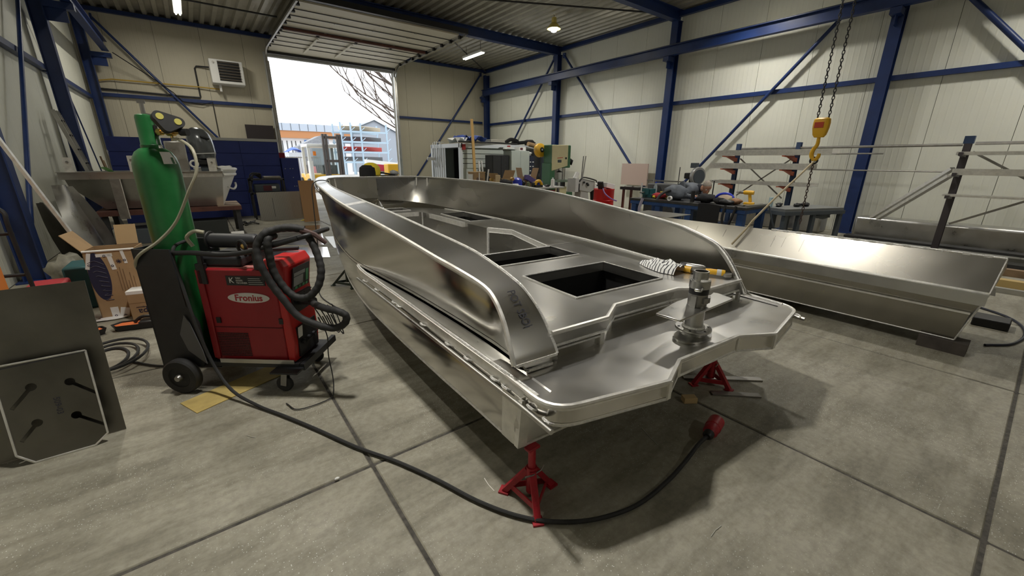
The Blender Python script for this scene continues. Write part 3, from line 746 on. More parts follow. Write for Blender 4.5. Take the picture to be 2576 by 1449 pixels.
        for (p0, p1) in zip(E[:-1], E[1:]): b.bar((p0[0], p0[1], .735), (p1[0], p1[1], .735), .006, .05)
        b.obj('edge_flange', GROUND, q)
        MB().tube([(x, y, .712) for x, y in E], .006, 6, False, False).obj('edge_bead', WELD, q)
        MB().bar((sg*.435, 3.78, .74), (sg*.405, 4.85, .74), .045, .062).obj('bench_flange', GROUND, t)
    MB().bar((-.33, 5.165, .74), (.33, 5.165, .74), .045, .062).obj('bench_flange', GROUND, t)
    # deck aft edge: lip, recessed riser and bead
    E = [(-.845, .325), (-.47, .325), (-.29, .44), (.29, .44), (.47, .325), (.845, .325)]
    lip = MB().grid([[Vector((x, y-.004, .768)) for x, y in E], [Vector((x, y-.004, .69)) for x, y in E], [Vector((x, y+.028, .69)) for x, y in E]], False).obj('deck_lip', ALUM, t)
    MB().tube([(x, y-.004, .764) for x, y in E], .013, 8, False, False).obj('rolled_edge', GROUND, lip)
    MB().tube([(x, y-.006, .694) for x, y in E], .008, 6, False, False).obj('weld_bead', WELD, lip)
    E2 = [(x*1.0, y+.028) for x, y in E]
    rs = MB().grid([[Vector((x, y, .70)) for x, y in E2], [Vector((x, y, .59)) for x, y in E2]], False).obj('riser', ALUH, t)
    MB().tube([(x, y-.004, .652) for x, y in E2], .006, 6, False, False).obj('weld_bead', WELD, rs)
    for x, y in E2[1:-1]: MB().bar((x, y-.004, .69), (x, y-.004, .60), .03, .01, (0, 1, 0)).obj('weld_strip', GROUND, rs)
    # swim platform
    def rnd(P, k, r, m=6):
        out = []
        for i, p in enumerate(P):
            if i in k:
                a = Vector(P[i-1])-Vector(p); c = Vector(P[(i+1) % len(P)])-Vector(p); a.normalize(); c.normalize()
                p0 = Vector(p)+a*r; p1 = Vector(p)+c*r
                for j in range(m+1):
                    w = j/m; q = p0*(1-w)**2+Vector(p)*2*w*(1-w)+p1*w*w; out.append((q.x, q.y))
            else: out.append(p)
        return out
    half = [(0, 0.), (.275, 0.), (.49, -.10), (1.085, .01), (1.085, .46)]
    pl = [(-1.085, .50), (-1.085, .01), (-.49, -.10), (-.275, 0.), (.275, 0.), (.49, -.10), (1.085, .03), (1.085, .50)]
    out = rnd(pl, (1, 6), .13)
    MB().plate(out, [], .006, Matrix.Translation((0, 0, .60))).obj('swim_platform', ALUD, t)
    op = [Vector((x, y, 0)) for x, y in out]
    b = MB().grid([[p+Vector((0, 0, .60)) for p in op], [p+Vector((0, 0, .505)) for p in op]], False).obj('platform_band', ALUH, t, solid=.006)
    MB().tube([p+Vector((0, 0, .598)) for p in op], .012, 8, False, True).obj('rounded_edge', GROUND, b)
    sc = lambda p, k: Vector((p.x*(1+k), p.y-k*.9, 0))
    MB().grid([[sc(p, .0035)+Vector((0, 0, .594)) for p in op], [sc(p, .0035)+Vector((0, 0, .578)) for p in op]], False).obj('ground_strip', GROUND, b)
    MB().grid([[sc(p, .0035)+Vector((0, 0, .519)) for p in op], [sc(p, .0035)+Vector((0, 0, .508)) for p in op]], False).obj('ground_strip', GROUND, b)
    MB().tube([p+Vector((0, 0, .507)) for p in op], .007, 6, False, True).obj('weld_bead', WELD, b)
    for x, y in ((-.275, 0), (.275, 0), (-.49, -.1), (.49, -.1)): MB().bar((x, y-.004, .60), (x, y-.004, .51), .022, .012, (0, 1, 0)).obj('weld_strip', GROUND, b)
    MB().plate(out, [], .006, Matrix.Translation((0, 0, .511))).obj('platform_underside', ALUD, t)
    # marker writing on the quarter of the cap
    k0, k1 = [min(range(N), key=lambda i: abs(gi[i].z-z)+(9 if gi[i].y > .7 else 0)) for z in (.95, .80)]
    def pp(i, w): q = gi[i].lerp(go[i], w); return Vector((-q.x, q.y, q.z))
    c = (pp(k0, .5)+pp(k1, .5))/2; dx = pp(k1, .5)-pp(k0, .5); dy = pp(k0, .1)-pp(k0, .9)
    nn = dx.cross(dy).normalized(); c += nn*.016
    text('POT SBOI', 'marker_writing', INK, cap, frame(c, dx, dy), .06, .0008, sx=.8)
    c = Vector((-.63, .341, .675)); text('MEISTER', 'marker_writing', INK, rs, frame(Vector((-.72, .3515, .672)), (1, 0, 0), (0, 0, 1)), .035, .0006)
    return t
BOAT = workboat()

def deck_post():
    """turning post standing on the swim platform"""
    t = thing('turning_post', 'bright aluminium turning post with lever plate standing on the swim platform', 'post', (2.12, 1.067, .601))
    MB().plate([(.135*cos(a), .085*sin(a)) for a in [2*pi*k/28 for k in range(28)]], [], .012, Matrix.Translation((-.02, -.015, .012))).obj('base_plate', ALUM, t)
    MB().lathe([(0, .012), (.068, .012), (.068, .038), (.096, .038), (.098, .042), (.098, .050), (.096, .053), (.05, .053), (0, .056)], n=32, smooth=False).obj('flange', ALUM, t)
    MB().ring((0, 0, .056), (0, 0, 1), .053, .010, 28, 6).obj('weld_bead', WELD, t)
    q = [t_ for t_ in range(6)]
    for k in range(6): MB().cyl((.081*cos(k*pi/3+.3), .081*sin(k*pi/3+.3), .05), (.081*cos(k*pi/3+.3), .081*sin(k*pi/3+.3), .0545), .007, n=8).obj('bolt_hole', DARKS, t)
    MB().lathe([(.049, .05), (.049, .28), (.042, .28)], n=32).obj('lower_tube', ALUM, t)
    P = [(-.29, -.075), (-.30, .06), (-.05, .10), (.12, .10), (.17, .06), (.24, .045), (.30, .06), (.31, .03), (.28, -.07)]
    MB().plate([(x, y) for x, y in reversed(P)], [], .012, Matrix.Translation((0, 0, .185))).obj('lever_plate', ALUM, t, bevel=.003)
    MB().lathe([(.051, .19), (.051, .255), (.04, .255)], n=32).obj('clamp', STEEL, t)
    for a in (-1.9, -1.2, -.6): MB().box((.055*cos(a), .055*sin(a), .225), (.018, .03, .03), Matrix.Rotation(a, 3, 'Z')).obj('clamp_bolt', STEEL, t)
    MB().bar((-.062, -.01, .185), (-.058, -.01, .25), .03, .012).obj('ear', ALUM, t)
    MB().lathe([(.052, .255), (.052, .288), (.04, .288)], n=32).obj('black_seal', BLACK, t)
    MB().lathe([(.04, .288), (.055, .288), (.055, .33), (.037, .332)], n=32).obj('collar', ALUM, t)
    MB().bar((-.02, -.02, .298), (-.10, -.045, .298), .04, .018).obj('collar_arm', ALUM, t, bevel=.008)
    MB().lathe([(.040, .33), (.040, .382), (.034, .382), (.034, .28)], n=32).obj('upper_tube', ALUM, t)
    MB().tube([(.046*cos(a), .046*sin(a), .333) for a in [-2.6+.16*k for k in range(12)]], .009, 6).obj('weld_bead', WELD, t)
deck_post()
# ------------------------------------------------------------------ stands, second hull, loose parts round the boat
def jack(loc, rz, h, label, m=REDJ, r=.135, hc=.17, legs=3):
    t = thing('jack_stand', label, 'jack stand', loc, rz)
    for k in range(legs):
        a = 2*pi*k/legs
        g = MB().bar((r*cos(a), r*sin(a), .008), (.018*cos(a), .018*sin(a), hc), .03, .026).obj('leg', m, t)
        MB().box((r*cos(a), r*sin(a), .005), (.05, .05, .01), Matrix.Rotation(a, 3, 'Z')).obj('foot', m, g)
        a2 = 2*pi*(k+1)/legs
        MB().bar((.8*r*cos(a), .8*r*sin(a), .045), (.8*r*cos(a2), .8*r*sin(a2), .045), .006, .03).obj('brace', m, t)
    MB().cyl((0, 0, .05), (0, 0, hc+.02), .025, n=14).obj('sleeve', m, t)
    MB().cyl((0, 0, hc-.05), (0, 0, h-.012), .018, n=14).obj('post', m, t)
    MB().bb(-.035, .035, -.02, .02, h-.014, h).obj('saddle', m, t, bevel=.004)
    MB().tube([(-.05, -.01, hc-.01), (-.02, -.03, hc), (.03, -.03, hc), (.05, -.03, hc+.02)], .004, 6).obj('pin', STEEL, t)
    return t
jack((1.013, 1.169, 0), radians(3), .303, 'red tripod jack stand under the near corner of the workboat')
jack((2.75, 1.20, 0), radians(35), .303, 'red jack stand under the far stern corner beside flat steel bars')
jack((1.33, 5.25, 0), .5, .31, 'dark green tripod stand under the port bow of the workboat', mat('dark_green_stand', (.03, .045, .035), .5), .19, .2)
jack((3.2, 5.2, 0), .9, .31, 'red jack stand under the starboard bow, hidden behind the hull')

def bits():
    o = MB().bar((2.66, 1.36, .006), (3.10, .99, .006), .05, .012).obj('steel_bar', STEEL); o['label'] = 'flat grey steel bar lying behind the far red jack stand'; o['category'] = 'metal bar'
    o = MB().bar((2.62, 1.12, .005), (2.86, .90, .005), .05, .010).obj('steel_bar', STEEL); o['label'] = 'shorter flat steel bar in front of the far red jack stand'; o['category'] = 'metal bar'
    o = MB().box((2.40, 1.16, .02), (.09, .055, .04), Matrix.Rotation(-.6, 3, 'Z')).obj('wood_block', mat('pine', (.55, .40, .2), .7), bevel=.003); o['label'] = 'small pale wood block on the floor below the platform notch'; o['category'] = 'wood block'
    k = 0
    for (x, y, a, l, lb) in [(1.87, 1.1, 1.2, .16, 'thin bright wire end in the shadow below the platform'), (.9, 1.36, 1.5, .10, 'thin white wire offcut left of the near jack stand'), (1.55, .54, .0, .09, 'thin grey wire offcut right of the platform shadow'), (-.01, 2.5, 2.2, .07, 'thin bent wire offcut below the welding trolley')]:
        o = MB().tube([(-l/2, 0, .003), (0, .004, .003), (l/2, 0, .003)], .0016, 5).obj('wire_offcut', GROUND, loc=(x, y, 0), rz=a); o['label'] = lb; o['category'] = 'wire'
    o = MB().blob((0, 0, .008), (.012, .008, .007), 3).obj('slag_lump', PAPER, loc=(.3, 1.85, 0)); o['label'] = 'small white lump on the floor joint near the black cable'; o['category'] = 'debris'
    # red plug and the black cable
    t = thing('red_power_plug', 'red industrial power plug lying in the shadow behind the platform', 'plug', (2.16, .885, .05), radians(12))
    rot = Matrix.Rotation(pi/2, 3, 'Y')
    MB().lathe([(0, .11), (.036, .11), (.044, .105), (.044, .02), (.040, .015), (.040, -.03), (.03, -.05), (0, -.05)], n=20, rot=rot).obj('body', REDJ, t)
    MB().lathe([(.03, -.04), (.028, -.075), (.018, -.09), (0, -.09)], n=14, rot=rot).obj('gland', BLACK, t)
    cab = [(-.20, 3.32, .80), (-.185, 3.26, .62), (-.165, 3.22, .42), (-.13, 3.17, .22), (-.06, 3.02, .07), (.06, 2.80, .02), (.18, 2.58, .015), (.31, 2.32, .015), (.45, 2.02, .015), (.59, 1.77, .015), (.7, 1.53, .015), (.79, 1.3, .015), (.89, 1.12, .015), (1.01, .99, .015), (1.17, .89, .015), (1.38, .83, .015), (1.63, .83, .015), (1.83, .85, .02), (1.98, .865, .045), (2.07, .868, .05)]
    P = [(-.12, 3.45, 1.03), (-.19, 3.36, 1.01), (-.21, 3.33, .93)]+cab
    o = MB().tube(cr(P, 5), .0105, 8).obj('power_cable', RUBBER); o['label'] = 'thick black power cable curving across the floor to the red plug'; o['category'] = 'cable'
    o = MB().box((-.02, 3.19, .003), (.62, .22, .005), Matrix.Rotation(.41, 3, 'Z')).obj('cardboard_sheet', CARDY); o['label'] = 'yellowed cardboard strip lying under the welding trolley'; o['category'] = 'cardboard'
    # cloth, sealant, grinder on the starboard quarter
    P0 = Vector((2.735, 1.62, .768))
    rows = []
    for i in range(13):
        s = i/12; c = P0+Vector((.02-.04*s, .27-.36*s, 0)); w = (.03+.075*sin(min(1, s*1.2)*pi*.55))*(1-.25*max(0, s-.75)*4); h = .02+.05*sin(min(1, s*1.1)*pi*.7)
        row = []
        for k in range(9):
            a = pi*k/8; row.append(c+Vector((-w*cos(a), 0, h*sin(a)*(1+.25*sin(5*a+i*1.3))+.001)))
        rows.append(row)
    m = mat('striped_cloth', (.8, .8, .78), .9); nt = m.node_tree
    if len(nt.nodes) < 4:
        tc = nt.nodes.new('ShaderNodeTexCoord'); w = nt.nodes.new('ShaderNodeTexWave'); w.inputs['Scale'].default_value = 11; w.inputs['Distortion'].default_value = 2.5; w.bands_direction = 'Y'
        nt.links.new(tc.outputs['Object'], w.inputs[0]); r = nt.nodes.new('ShaderNodeValToRGB'); r.color_ramp.elements[0].position = .16; r.color_ramp.elements[1].position = .24
        r.color_ramp.elements[0].color = (.06, .06, .07, 1); r.color_ramp.elements[1].color = (.8, .8, .78, 1)
        nt.links.new(w.outputs['Fac'], r.inputs[0]); nt.links.new(r.outputs[0], nt.nodes['Principled BSDF'].inputs['Base Color'])
    o = MB().grid(rows).obj('striped_cloth', m); o['label'] = 'crumpled white cloth with black stripes on the boat deck'; o['category'] = 'cloth'
    t = thing('spray_can', 'silver and black spray can lying by the starboard bulwark', 'spray can', (2.84, 1.50, .80), radians(-75))
    rx = Matrix.Rotation(pi/2, 3, 'Y')
    MB().lathe([(0, -.09), (.03, -.09), (.032, -.08), (.032, .07), (.02, .09), (0, .09)], n=16, rot=rx).obj('can', ALUM, t)
    MB().lathe([(.0325, -.085), (.0335, -.08), (.0335, -.05), (.0325, -.045)], n=16, rot=rx).obj('band', BLACK, t)
    MB().lathe([(0, .135), (.018, .135), (.022, .09), (0, .09)], n=12, rot=rx).obj('cap', BLACK, t)
    t = thing('sealant_tube', 'yellow capped sealant tube beside the striped cloth', 'tube', (2.79, 1.59, .79), radians(100))
    MB().lathe([(0, -.09), (.022, -.09), (.022, .08), (0, .08)], n=14, rot=rx).obj('barrel', mat('tan_tube', (.62, .4, .2), .6), t)
    MB().lathe([(.023, -.10), (.024, -.05), (0, -.05), ], n=14, rot=rx).obj('cap', YEL, t)
    t = thing('angle_grinder', 'yellow and grey angle grinder at the aft end of the starboard bulwark', 'tool', (2.86, 1.33, .80), radians(-65))
    MB().lathe([(0, -.1), (.024, -.1), (.028, -.06), (.027, .0), (.03, .05), (.026, .07), (0, .07)], n=14, rot=rx).obj('body', YEL, t); t.scale = (.75, .75, .75)
    MB().lathe([(0, -.02), (.03, -.02), (.03, .02), (0, .02)], n=14, rot=rx, c=(.02, 0, 0)).obj('band', LGREY, t)
    MB().cyl((.09, 0, .0), (.09, 0, -.03), .04, n=16).obj('disc_guard', STEEL, t)
    # cap on the bow
    t = thing('welding_helmet', 'yellow and black cap lying on the bow of the workboat', 'cap', (2.52, 7.5, 1.30), radians(-20))
    MB().lathe([(.16, .0), (.165, .06), (.15, .14), (.10, .19), (.04, .21), (0, .212)], n=20, a0=0, a1=2*pi).obj('shell', YELB, t)
    MB().lathe([(.15, .0), (.152, .06), (.14, .13), (.09, .17), (0, .18)], n=20, c=(-.05, -.06, -.005)).obj('lining', CLOTHB, t)
    MB().box((.26, .05, .02), (.3, .2, .025), Matrix.Rotation(.15, 3, 'Y')).obj('peak', CLOTHB, t, bevel=.01)
    MB().blob((.40, .05, .03), (.08, .06, .05), 4, .3).obj('strap', FABG, t)
    # thin black lead hanging over the port bow
    o = MB().tube(cr([(1.42, 5.95, 1.272), (1.34, 5.97, 1.29), (1.25, 5.95, 1.275), (1.19, 5.92, 1.2), (1.17, 5.88, .95), (1.15, 5.83, .6), (1.12, 5.75, .2), (1.06, 5.6, .03), (.98, 5.3, .008), (.93, 4.9, .008), (.97, 4.5, .008), (1.02, 4.25, .008), (.95, 4.02, .008), (.83, 3.94, .008), (.70, 3.98, .008)], 5), .0065, 6).obj('thin_lead', RUBBER); o['label'] = 'thin black lead hanging over the bow down to the floor'; o['category'] = 'cable'
bits()

def second_hull():
    t = thing('aluminium_hull', 'long unfinished aluminium hull on blocks right of the workboat', 'boat', (0, 0, 0))
    ys = [.12, .6, 1.2, 1.8, 2.4, 2.9, 3.2, 3.42]
    def row(f): return [Vector((f(y)[0], y+f(y)[2] if len(f(y)) > 2 else y, f(y)[1])) for y in ys]
    tk = lambda y: max(0, (y-2.9)/2.2)**2
    top = row(lambda y: (4.93+.55*tk(y), .845+.015*min(1, y)-.006*y, -.02)); rl = row(lambda y: (4.80+.5*tk(y), .57+.02*y*.5+.1*tk(y)))
    rl2 = row(lambda y: (4.79+.5*tk(y), .535+.02*y*.5+.1*tk(y))); bt = row(lambda y: (4.93+.6*tk(y), .115+.12*tk(y), .10)); st = row(lambda y: (4.855+.52*tk(y), .385+.02*y*.5+.1*tk(y), .06))
    MB().grid([top, rl]).obj('upper_side', ALUQ, t, solid=.006)
    MB().grid([rl2, st]).obj('middle_side', ALUQ, t, solid=.004)
    MB().grid([st, bt]).obj('lower_side', ALUQ, t, solid=.004)
    b = MB()
    d = Vector((-.03, 0, .0)); e = Vector((-.028, 0, -.055))
    b.grid([rl, [p+d for p in rl], [p+e for p in rl2], rl2], False); b.obj('rub_rail', ALUM, t)
    MB().tube([p+Vector((-.012, 0, .008)) for p in rl], .012, 8).obj('rail_bead', GROUND, t)
    MB().grid([[p+Vector((-.002, 0, .012)) for p in st[:-1]], [p+Vector((-.022, 0, .006)) for p in st[:-1]], [p+Vector((-.022, 0, -.008)) for p in st[:-1]], [p+Vector((0, 0, -.012)) for p in st[:-1]]], False).obj('spray_strip', GROUND, t)
    MB().tube([p+Vector((0, 0, .004)) for p in top[:4]], .009, 6).obj('weld_bead', WELD, t)
    q = thing_top = MB()
    for k in range(14):
        y = .2+k*.12; x, z = lerp_tab([(p.y, p.x, p.z) for p in top], y)
        q.box((x, y, z+.004), (.014, .045, .02))
    q.obj('tack_weld', WELD, t)
    MB().tube(bt, .007, 6).obj('chine_bead', WELD, t)
    # far side, bottom, end
    far = lambda P, w: [Vector((10.52-p.x, p.y, p.z)) for p in P]
    ft, fr_, fb = [p-Vector((.1, 0, .16)) for p in far(top, 0)], far(rl, 0), far(bt, 0)
    MB().grid([ft, fr_, fb]).obj('far_side', ALU, t, solid=.004)
    MB().tube([p+Vector((0, 0, .004)) for p in ft], .011, 6).obj('far_bead', WELD, t)
    MB().grid([bt, fb]).obj('bottom', ALUD, t)
    MB().grid([[p-Vector((-.03, 0, .25)) for p in top], [p-Vector((.03, 0, .25)) for p in ft]]).obj('inner_floor', ALUD, t)
    b = MB(); P = [top[0], rl[0], bt[0], fb[0], fr_[0], ft[0]]
    b.add(P, [(0, 1, 2, 3, 4, 5)]); b.obj('end_plate', ALUM, t, solid=.006)
    MB().tube([top[0], rl[0], bt[0]], .006, 6, smooth=False).obj('end_bead', WELD, t)
    # diamond plate foredeck at the far end
    m = mat('diamond_plate', (.46, .45, .42), .28, 1.); nt = m.node_tree
    if len(nt.nodes) < 4:
        tc = nt.nodes.new('ShaderNodeTexCoord'); ck = nt.nodes.new('ShaderNodeTexBrick'); mp = nt.nodes.new('ShaderNodeMapping'); mp.inputs['Rotation'].default_value = (pi/5, pi/5, pi/4); mp.inputs['Scale'].default_value = (1, 1, 1)
        nt.links.new(tc.outputs['Object'], mp.inputs[0]); nt.links.new(mp.outputs[0], ck.inputs[0]); ck.inputs['Scale'].default_value = 11; ck.inputs['Mortar Size'].default_value = .06; ck.inputs['Mortar Smooth'].default_value = .5
        bp = nt.nodes.new('ShaderNodeBump'); bp.inputs['Strength'].default_value = .8; bp.inputs['Distance'].default_value = .012; bp.invert = True; nt.links.new(ck.outputs['Fac'], bp.inputs['Height']); nt.links.new(bp.outputs[0], nt.nodes['Principled BSDF'].inputs['Normal'])
    z = .838
    MB().plate([(4.96, 3.08), (5.56, 3.08), (5.50, 3.75), (5.10, 3.75)], [], .006, Matrix.Translation((0, 0, z))).obj('foredeck', m, t)
    MB().grid([[Vector((4.95, 3.08, z)), Vector((5.09, 3.75, z))], [Vector((4.94, 3.08, .76)), Vector((5.08, 3.75, .76))]], False).obj('foredeck_edge', m, t, solid=.004)
    # ink lines scribed on the upper side
    for (y, h) in ((2.6, .2), (2.25, .16), (1.72, .22), (1.62, .2), (1.45, .23)):
        x, z = lerp_tab([(p.y, p.x, p.z) for p in top], y); x2, z2 = lerp_tab([(p.y, p.x, p.z) for p in rl], y)
        MB().bar((x+(x2-x)*.2-.0045, y, z+(z2-z)*.2), (x+(x2-x)*(.2+2*h)-.0045, y+.01, z+(z2-z)*(.2+2*h)), .0016, .002, (1, 0, 0)).obj('scribe_line', DARKS, t)
    for (x, y, w, l, h, lb) in [(4.98, .28, .18, .30, .058, 'dark wooden block under the near end of the right hull'), (5.0, 2.6, .14, .3, .11, 'dark wooden block under the middle of the right hull'), (5.55, 1.6, .16, .3, .1, 'black block under the far side of the right hull')]:
        o = MB().bb(-w/2, w/2, -l/2, l/2, 0, .105 if h < .06 else .115).obj('support_block', mat('dark_block', (.06, .05, .042), .8, var=.3, vscale=9), loc=(x, y, 0)); o['label'] = lb; o['category'] = 'block'
second_hull()

# ------------------------------------------------------------------ welding trolley, gas cylinder
def welder():
    t = thing('welding_machine', 'red and black welding machine on a wheeled black trolley', 'welder', (-.111, 3.29, 0), radians(-39.5))
    L, D = .575, .315
    body = MB().bb(.0, L-.05, .0, D, .2, .865).obj('housing', RED, t, bevel=.012)
    MB().bb(.03, L-.07, .02, D-.02, .865, .872).obj('top_panel', mat('dusty_red', (.42, .16, .14), .7, var=.3, vscale=8), t)
    b = MB(); prof = [(L-.05, .2), (L, .2), (L+.012, .34), (L, .70), (L+.03, .88), (L+.0, .93), (L-.10, .935), (L-.13, .88), (L-.05, .86)]
    b.plate(list(reversed(prof)), [], D+.01, frame((0, -.005, 0), (1, 0, 0), (0, 0, 1)))
    fr = b.obj('front_hood', mat('red_plastic_front', (.5, .02, .02), .35), t, bevel=.008)
    # sloped display on the front
    o = Vector((L+.012, .06, .70)); u = Vector((0, 1, 0)); v = Vector((.03, 0, .17)).normalized(); nrm = u.cross(v)
    f = frame(o, u, v)
    pl = MB().plate([(0, 0), (.21, 0), (.21, .165), (0, .165)], [], .004, f @ Matrix.Translation((0, 0, .006))).obj('control_panel', mat('panel_black', (.02, .022, .025), .4), fr)
    b = MB()
    b.plate([(.01, .10), (.15, .10), (.15, .125), (.01, .125)], [], .001, f @ Matrix.Translation((0, 0, .0085)))
    b.plate([(.01, .03), (.125, .03), (.125, .095), (.01, .095)], [], .001, f @ Matrix.Translation((0, 0, .0085))); b.obj('display_print', mat('display_grey', (.30, .32, .32), .4), fr)
    b = MB()
    for x in (.03, .07, .12, .16): b.plate([(x, .006), (x+.028, .006), (x+.028, .024), (x, .024)], [], .001, f @ Matrix.Translation((0, 0, .0085)))
    b.plate([(.16, .035), (.195, .035), (.195, .12), (.16, .12)], [], .001, f @ Matrix.Translation((0, 0, .0085))); b.obj('keys', mat('key_green', (.08, .35, .16), .4), fr)
    MB().bb(L+.002, L+.02, .05, D-.04, .54, .67).obj('socket_recess', BLACK, fr)
    MB().bb(L+.0, L+.017, .04, D-.03, .22, .44).obj('lower_recess', BLACK, fr)
    for k in range(3): MB().cyl((L+.015, .09+.07*k, .32), (L+.035, .09+.07*k, .32), .017, n=12).obj('socket', BLACKM, fr)
    MB().bar((L+.016, .07, .36), (L+.025, .07, .44), .05, .004).obj('tag', PAPER, fr)
    MB().cyl((L+.0, .12, .61), (L+.14, .10, .62), .026, n=14).obj('hose_socket', BLACK, fr)
    # vents on the front hood
    for k in range(6): MB().bb(L+.001, L+.022, .19, .29, .545+.022*k, .552+.022*k).obj('vent_slot', BLACK, fr)
    # near side panel details
    MB().bb(.0, .045, -.012, .0, .22, .86).obj('side_strip', RED, t, bevel=.006)
    b = MB()
    for i in range(19):
        for j in range(14): b.bb(.052+i*.0116, .060+i*.0116, -.0035, -.001, .238+j*.0128, .2455+j*.0128)
    g = b.obj('vent_grille', BLACK, t); g['kind'] = 'stuff'
    MB().bb(.0, L-.05, -.004, -.0005, .452, .456).obj('panel_seam', mat('dark_red', (.08, .003, .004), .6), t)
    for x in (.085, .52): MB().bb(x-.014, x+.014, -.008, -.001, .485, .525).obj('latch', BLACK, t)
    MB().bb(.01, .07, -.012, .02, .76, .90).obj('lid_clip', BLACK, t, bevel=.005)
    # logo badge and dealer sticker
    MB().plate([(.325+.143*cos(a), .668+.036*sin(a)) for a in [2*pi*k/40 for k in range(40)]], [], .002, frame((0, -.004, 0), (1, 0, 0), (0, 0, 1))).obj('logo_badge', mat('badge_white', (.72, .70, .68), .5), t)
    text('Fronius', 'logo_letters', mat('badge_red', (.42, .03, .04), .5), t, frame((.325, -.0045, .667), (1, 0, 0), (0, 0, 1)), .062, .0006, sx=1.02, bold=.025)
    MB().bb(.196, .455, -.004, -.001, .755, .82).obj('dealer_sticker', mat('sticker_black', (.015, .015, .016), .5), t)
    text('K', 'sticker_letters', WHITE, t, frame((.232, -.0045, .788), (1, 0, 0), (0, 0, 1)), .055, .0005)
    for k, w in enumerate(('VAN', 'KESSEL', 'TECHNIEK')): text(w, 'sticker_letters', WHITE, t, frame((.262, -.0045, .805-.0165*k), (1, 0, 0), (0, 0, 1)), .016, .0004, 'LEFT')
    b = MB()
    for k in range(4): b.bb(.345, .345+[.08, .085, .095, .10][k], -.0048, -.004, .802-.013*k, .805-.013*k)
    b.obj('sticker_lines', LGREY, t)
    # trolley
    MB().bb(-.36, L+.03, -.025, D+.03, .165, .195).obj('chassis', BLACKM, t)
    MB().bb(.05, L, -.028, -.022, .195, .225).obj('bright_strip', ALUM, t)
    MB().bar((L-.13, -.06, .165), (L+.06, -.06, .165), .10, .012).obj('caster_plate', BLACKM, t)
    MB().bar((L-.1, D+.07, .165), (L+.05, D+.07, .165), .10, .012).obj('caster_plate', BLACKM, t)
    MB().bar((L+.05, -.02, .17), (L+.06, D+.12, .19), .03, .05).obj('front_bar', BLACKM, t)
    for y in (-.05, D+.07):
        c = MB(); c.bar((.52, y-.02, .16), (.50, y-.02, .05), .006, .04, (1, 0, 0)); c.bar((.52, y+.02, .16), (.50, y+.02, .05), .006, .04, (1, 0, 0)); c.cyl((.52, y, .15), (.52, y, .165), .03, n=12)
        c = c.obj('caster_fork', STEEL, t)
        w = MB().lathe([(.0, -.016), (.05, -.016), (.057, -.008), (.057, .008), (.05, .016), (0, .016)], (.50, y, .0575), 20, Matrix.Rotation(pi/2, 3, 'X')).obj('wheel', RUBBER, c)
    for y in (-.10, D+.10):
        R = Matrix.Rotation(pi/2, 3, 'X')
        w = MB().lathe([(.0, -.018), (.07, -.022), (.075, -.030), (.115, -.03), (.125, -.02), (.125, .02), (.115, .03), (.075, .03), (.07, .022), (0, .018)], (-.18, y, .125), 36, R).obj('rear_wheel', RUBBER, t)
        MB().lathe([(0, .05), (.018, .05), (.024, .035), (.024, .0)], (-.18, y-.0, .125), 14, R).obj('hub', STEEL, w)
    MB().cyl((-.18, -.10, .125), (-.18, D+.1, .125), .012).obj('axle', STEEL, t)
    # bottle guard
    P = [(-.345, .17), (-.06, .17), (-.02, .26), (-.02, .50), (-.08, .62), (-.10, 1.0), (-.345, 1.0)]
    MB().plate(list(P), [], .01, frame((0, -.05, 0), (1, 0, 0), (0, 0, 1))).obj('side_guard', BLACKM, t)
    MB().plate(list(P), [], .01, frame((0, D+.04, 0), (1, 0, 0), (0, 0, 1))).obj('side_guard', BLACKM, t)
    MB().bb(-.35, -.34, -.05, D+.05, .17, 1.0).obj('rear_guard', BLACKM, t)
    MB().plate([(-.13, .30), (-.02, .20), (-.03, .30), (-.075, .50), (-.10, .56), (-.16, .42)], [], .006, frame((0, -.062, 0), (1, 0, 0), (0, 0, 1))).obj('grey_bracket', mat('grey_bracket', (.12, .12, .125), .5), t)
    for y in (-.02, D+.02):
        MB().tube(cr([(-.12, y, .97), (.02, y, .975), (.2, y, .965), (.33, y, .975), (.45, y, 1.0), (.6, y, 1.04), (.72, y*.8+.02, 1.075)], 4), .016, 10).obj('handle_bar', BLACK, t)
    MB().tube(cr([(.72, -.02*.8+.02, 1.075), (.775, .04, 1.09), (.79, D/2, 1.095), (.775, D-.03, 1.09), (.72, D*.8+.036, 1.075)], 4), .016, 10).obj('handle_bar', BLACK, t)
    for x in (.05, .42): MB().bar((x, .0, .865), (x, .0, .98), .02, .03, (1, 0, 0)).obj('bracket', BLACK, t)
    b = MB(); b.bb(.02, .30, .02, D-.02, .872, .945); b.obj('tool_tray', BLACKM, t, bevel=.02)
    MB().bar((.05, .05, .955), (.56, D-.05, .955), .05, .02).obj('tray_bar', BLACKM, t)
    # black cylinder lying in the top tray
    MB().lathe([(0, -.15), (.03, -.15), (.048, -.14), (.048, .16), (.04, .175), (0, .175)], (.20, .12, 1.03), 20, Matrix.Rotation(pi/2, 3, 'Y')).obj('coolant_bottle', BLACKM, t)
    MB().ring((.05, .12, 1.03), (1, .1, 0), .055, .008, 20, 6).obj('strap_ring', BLACK, t)
    MB().tube(cr([(-.03, .06, 1.0), (-.05, .05, 1.06), (.0, .06, 1.10), (.05, .08, 1.09)], 4), .012, 8).obj('clear_hose', HOSE, t)
    MB().ring((.33, .02, 1.01), (.4, 1, 0), .04, .01, 18, 6).obj('cable_hook', BLACK, t)
    MB().blob((.34, .03, 1.01), (.025, .012, .02), 2).obj('brass_fitting', BRASS, t)
    return t
welder()

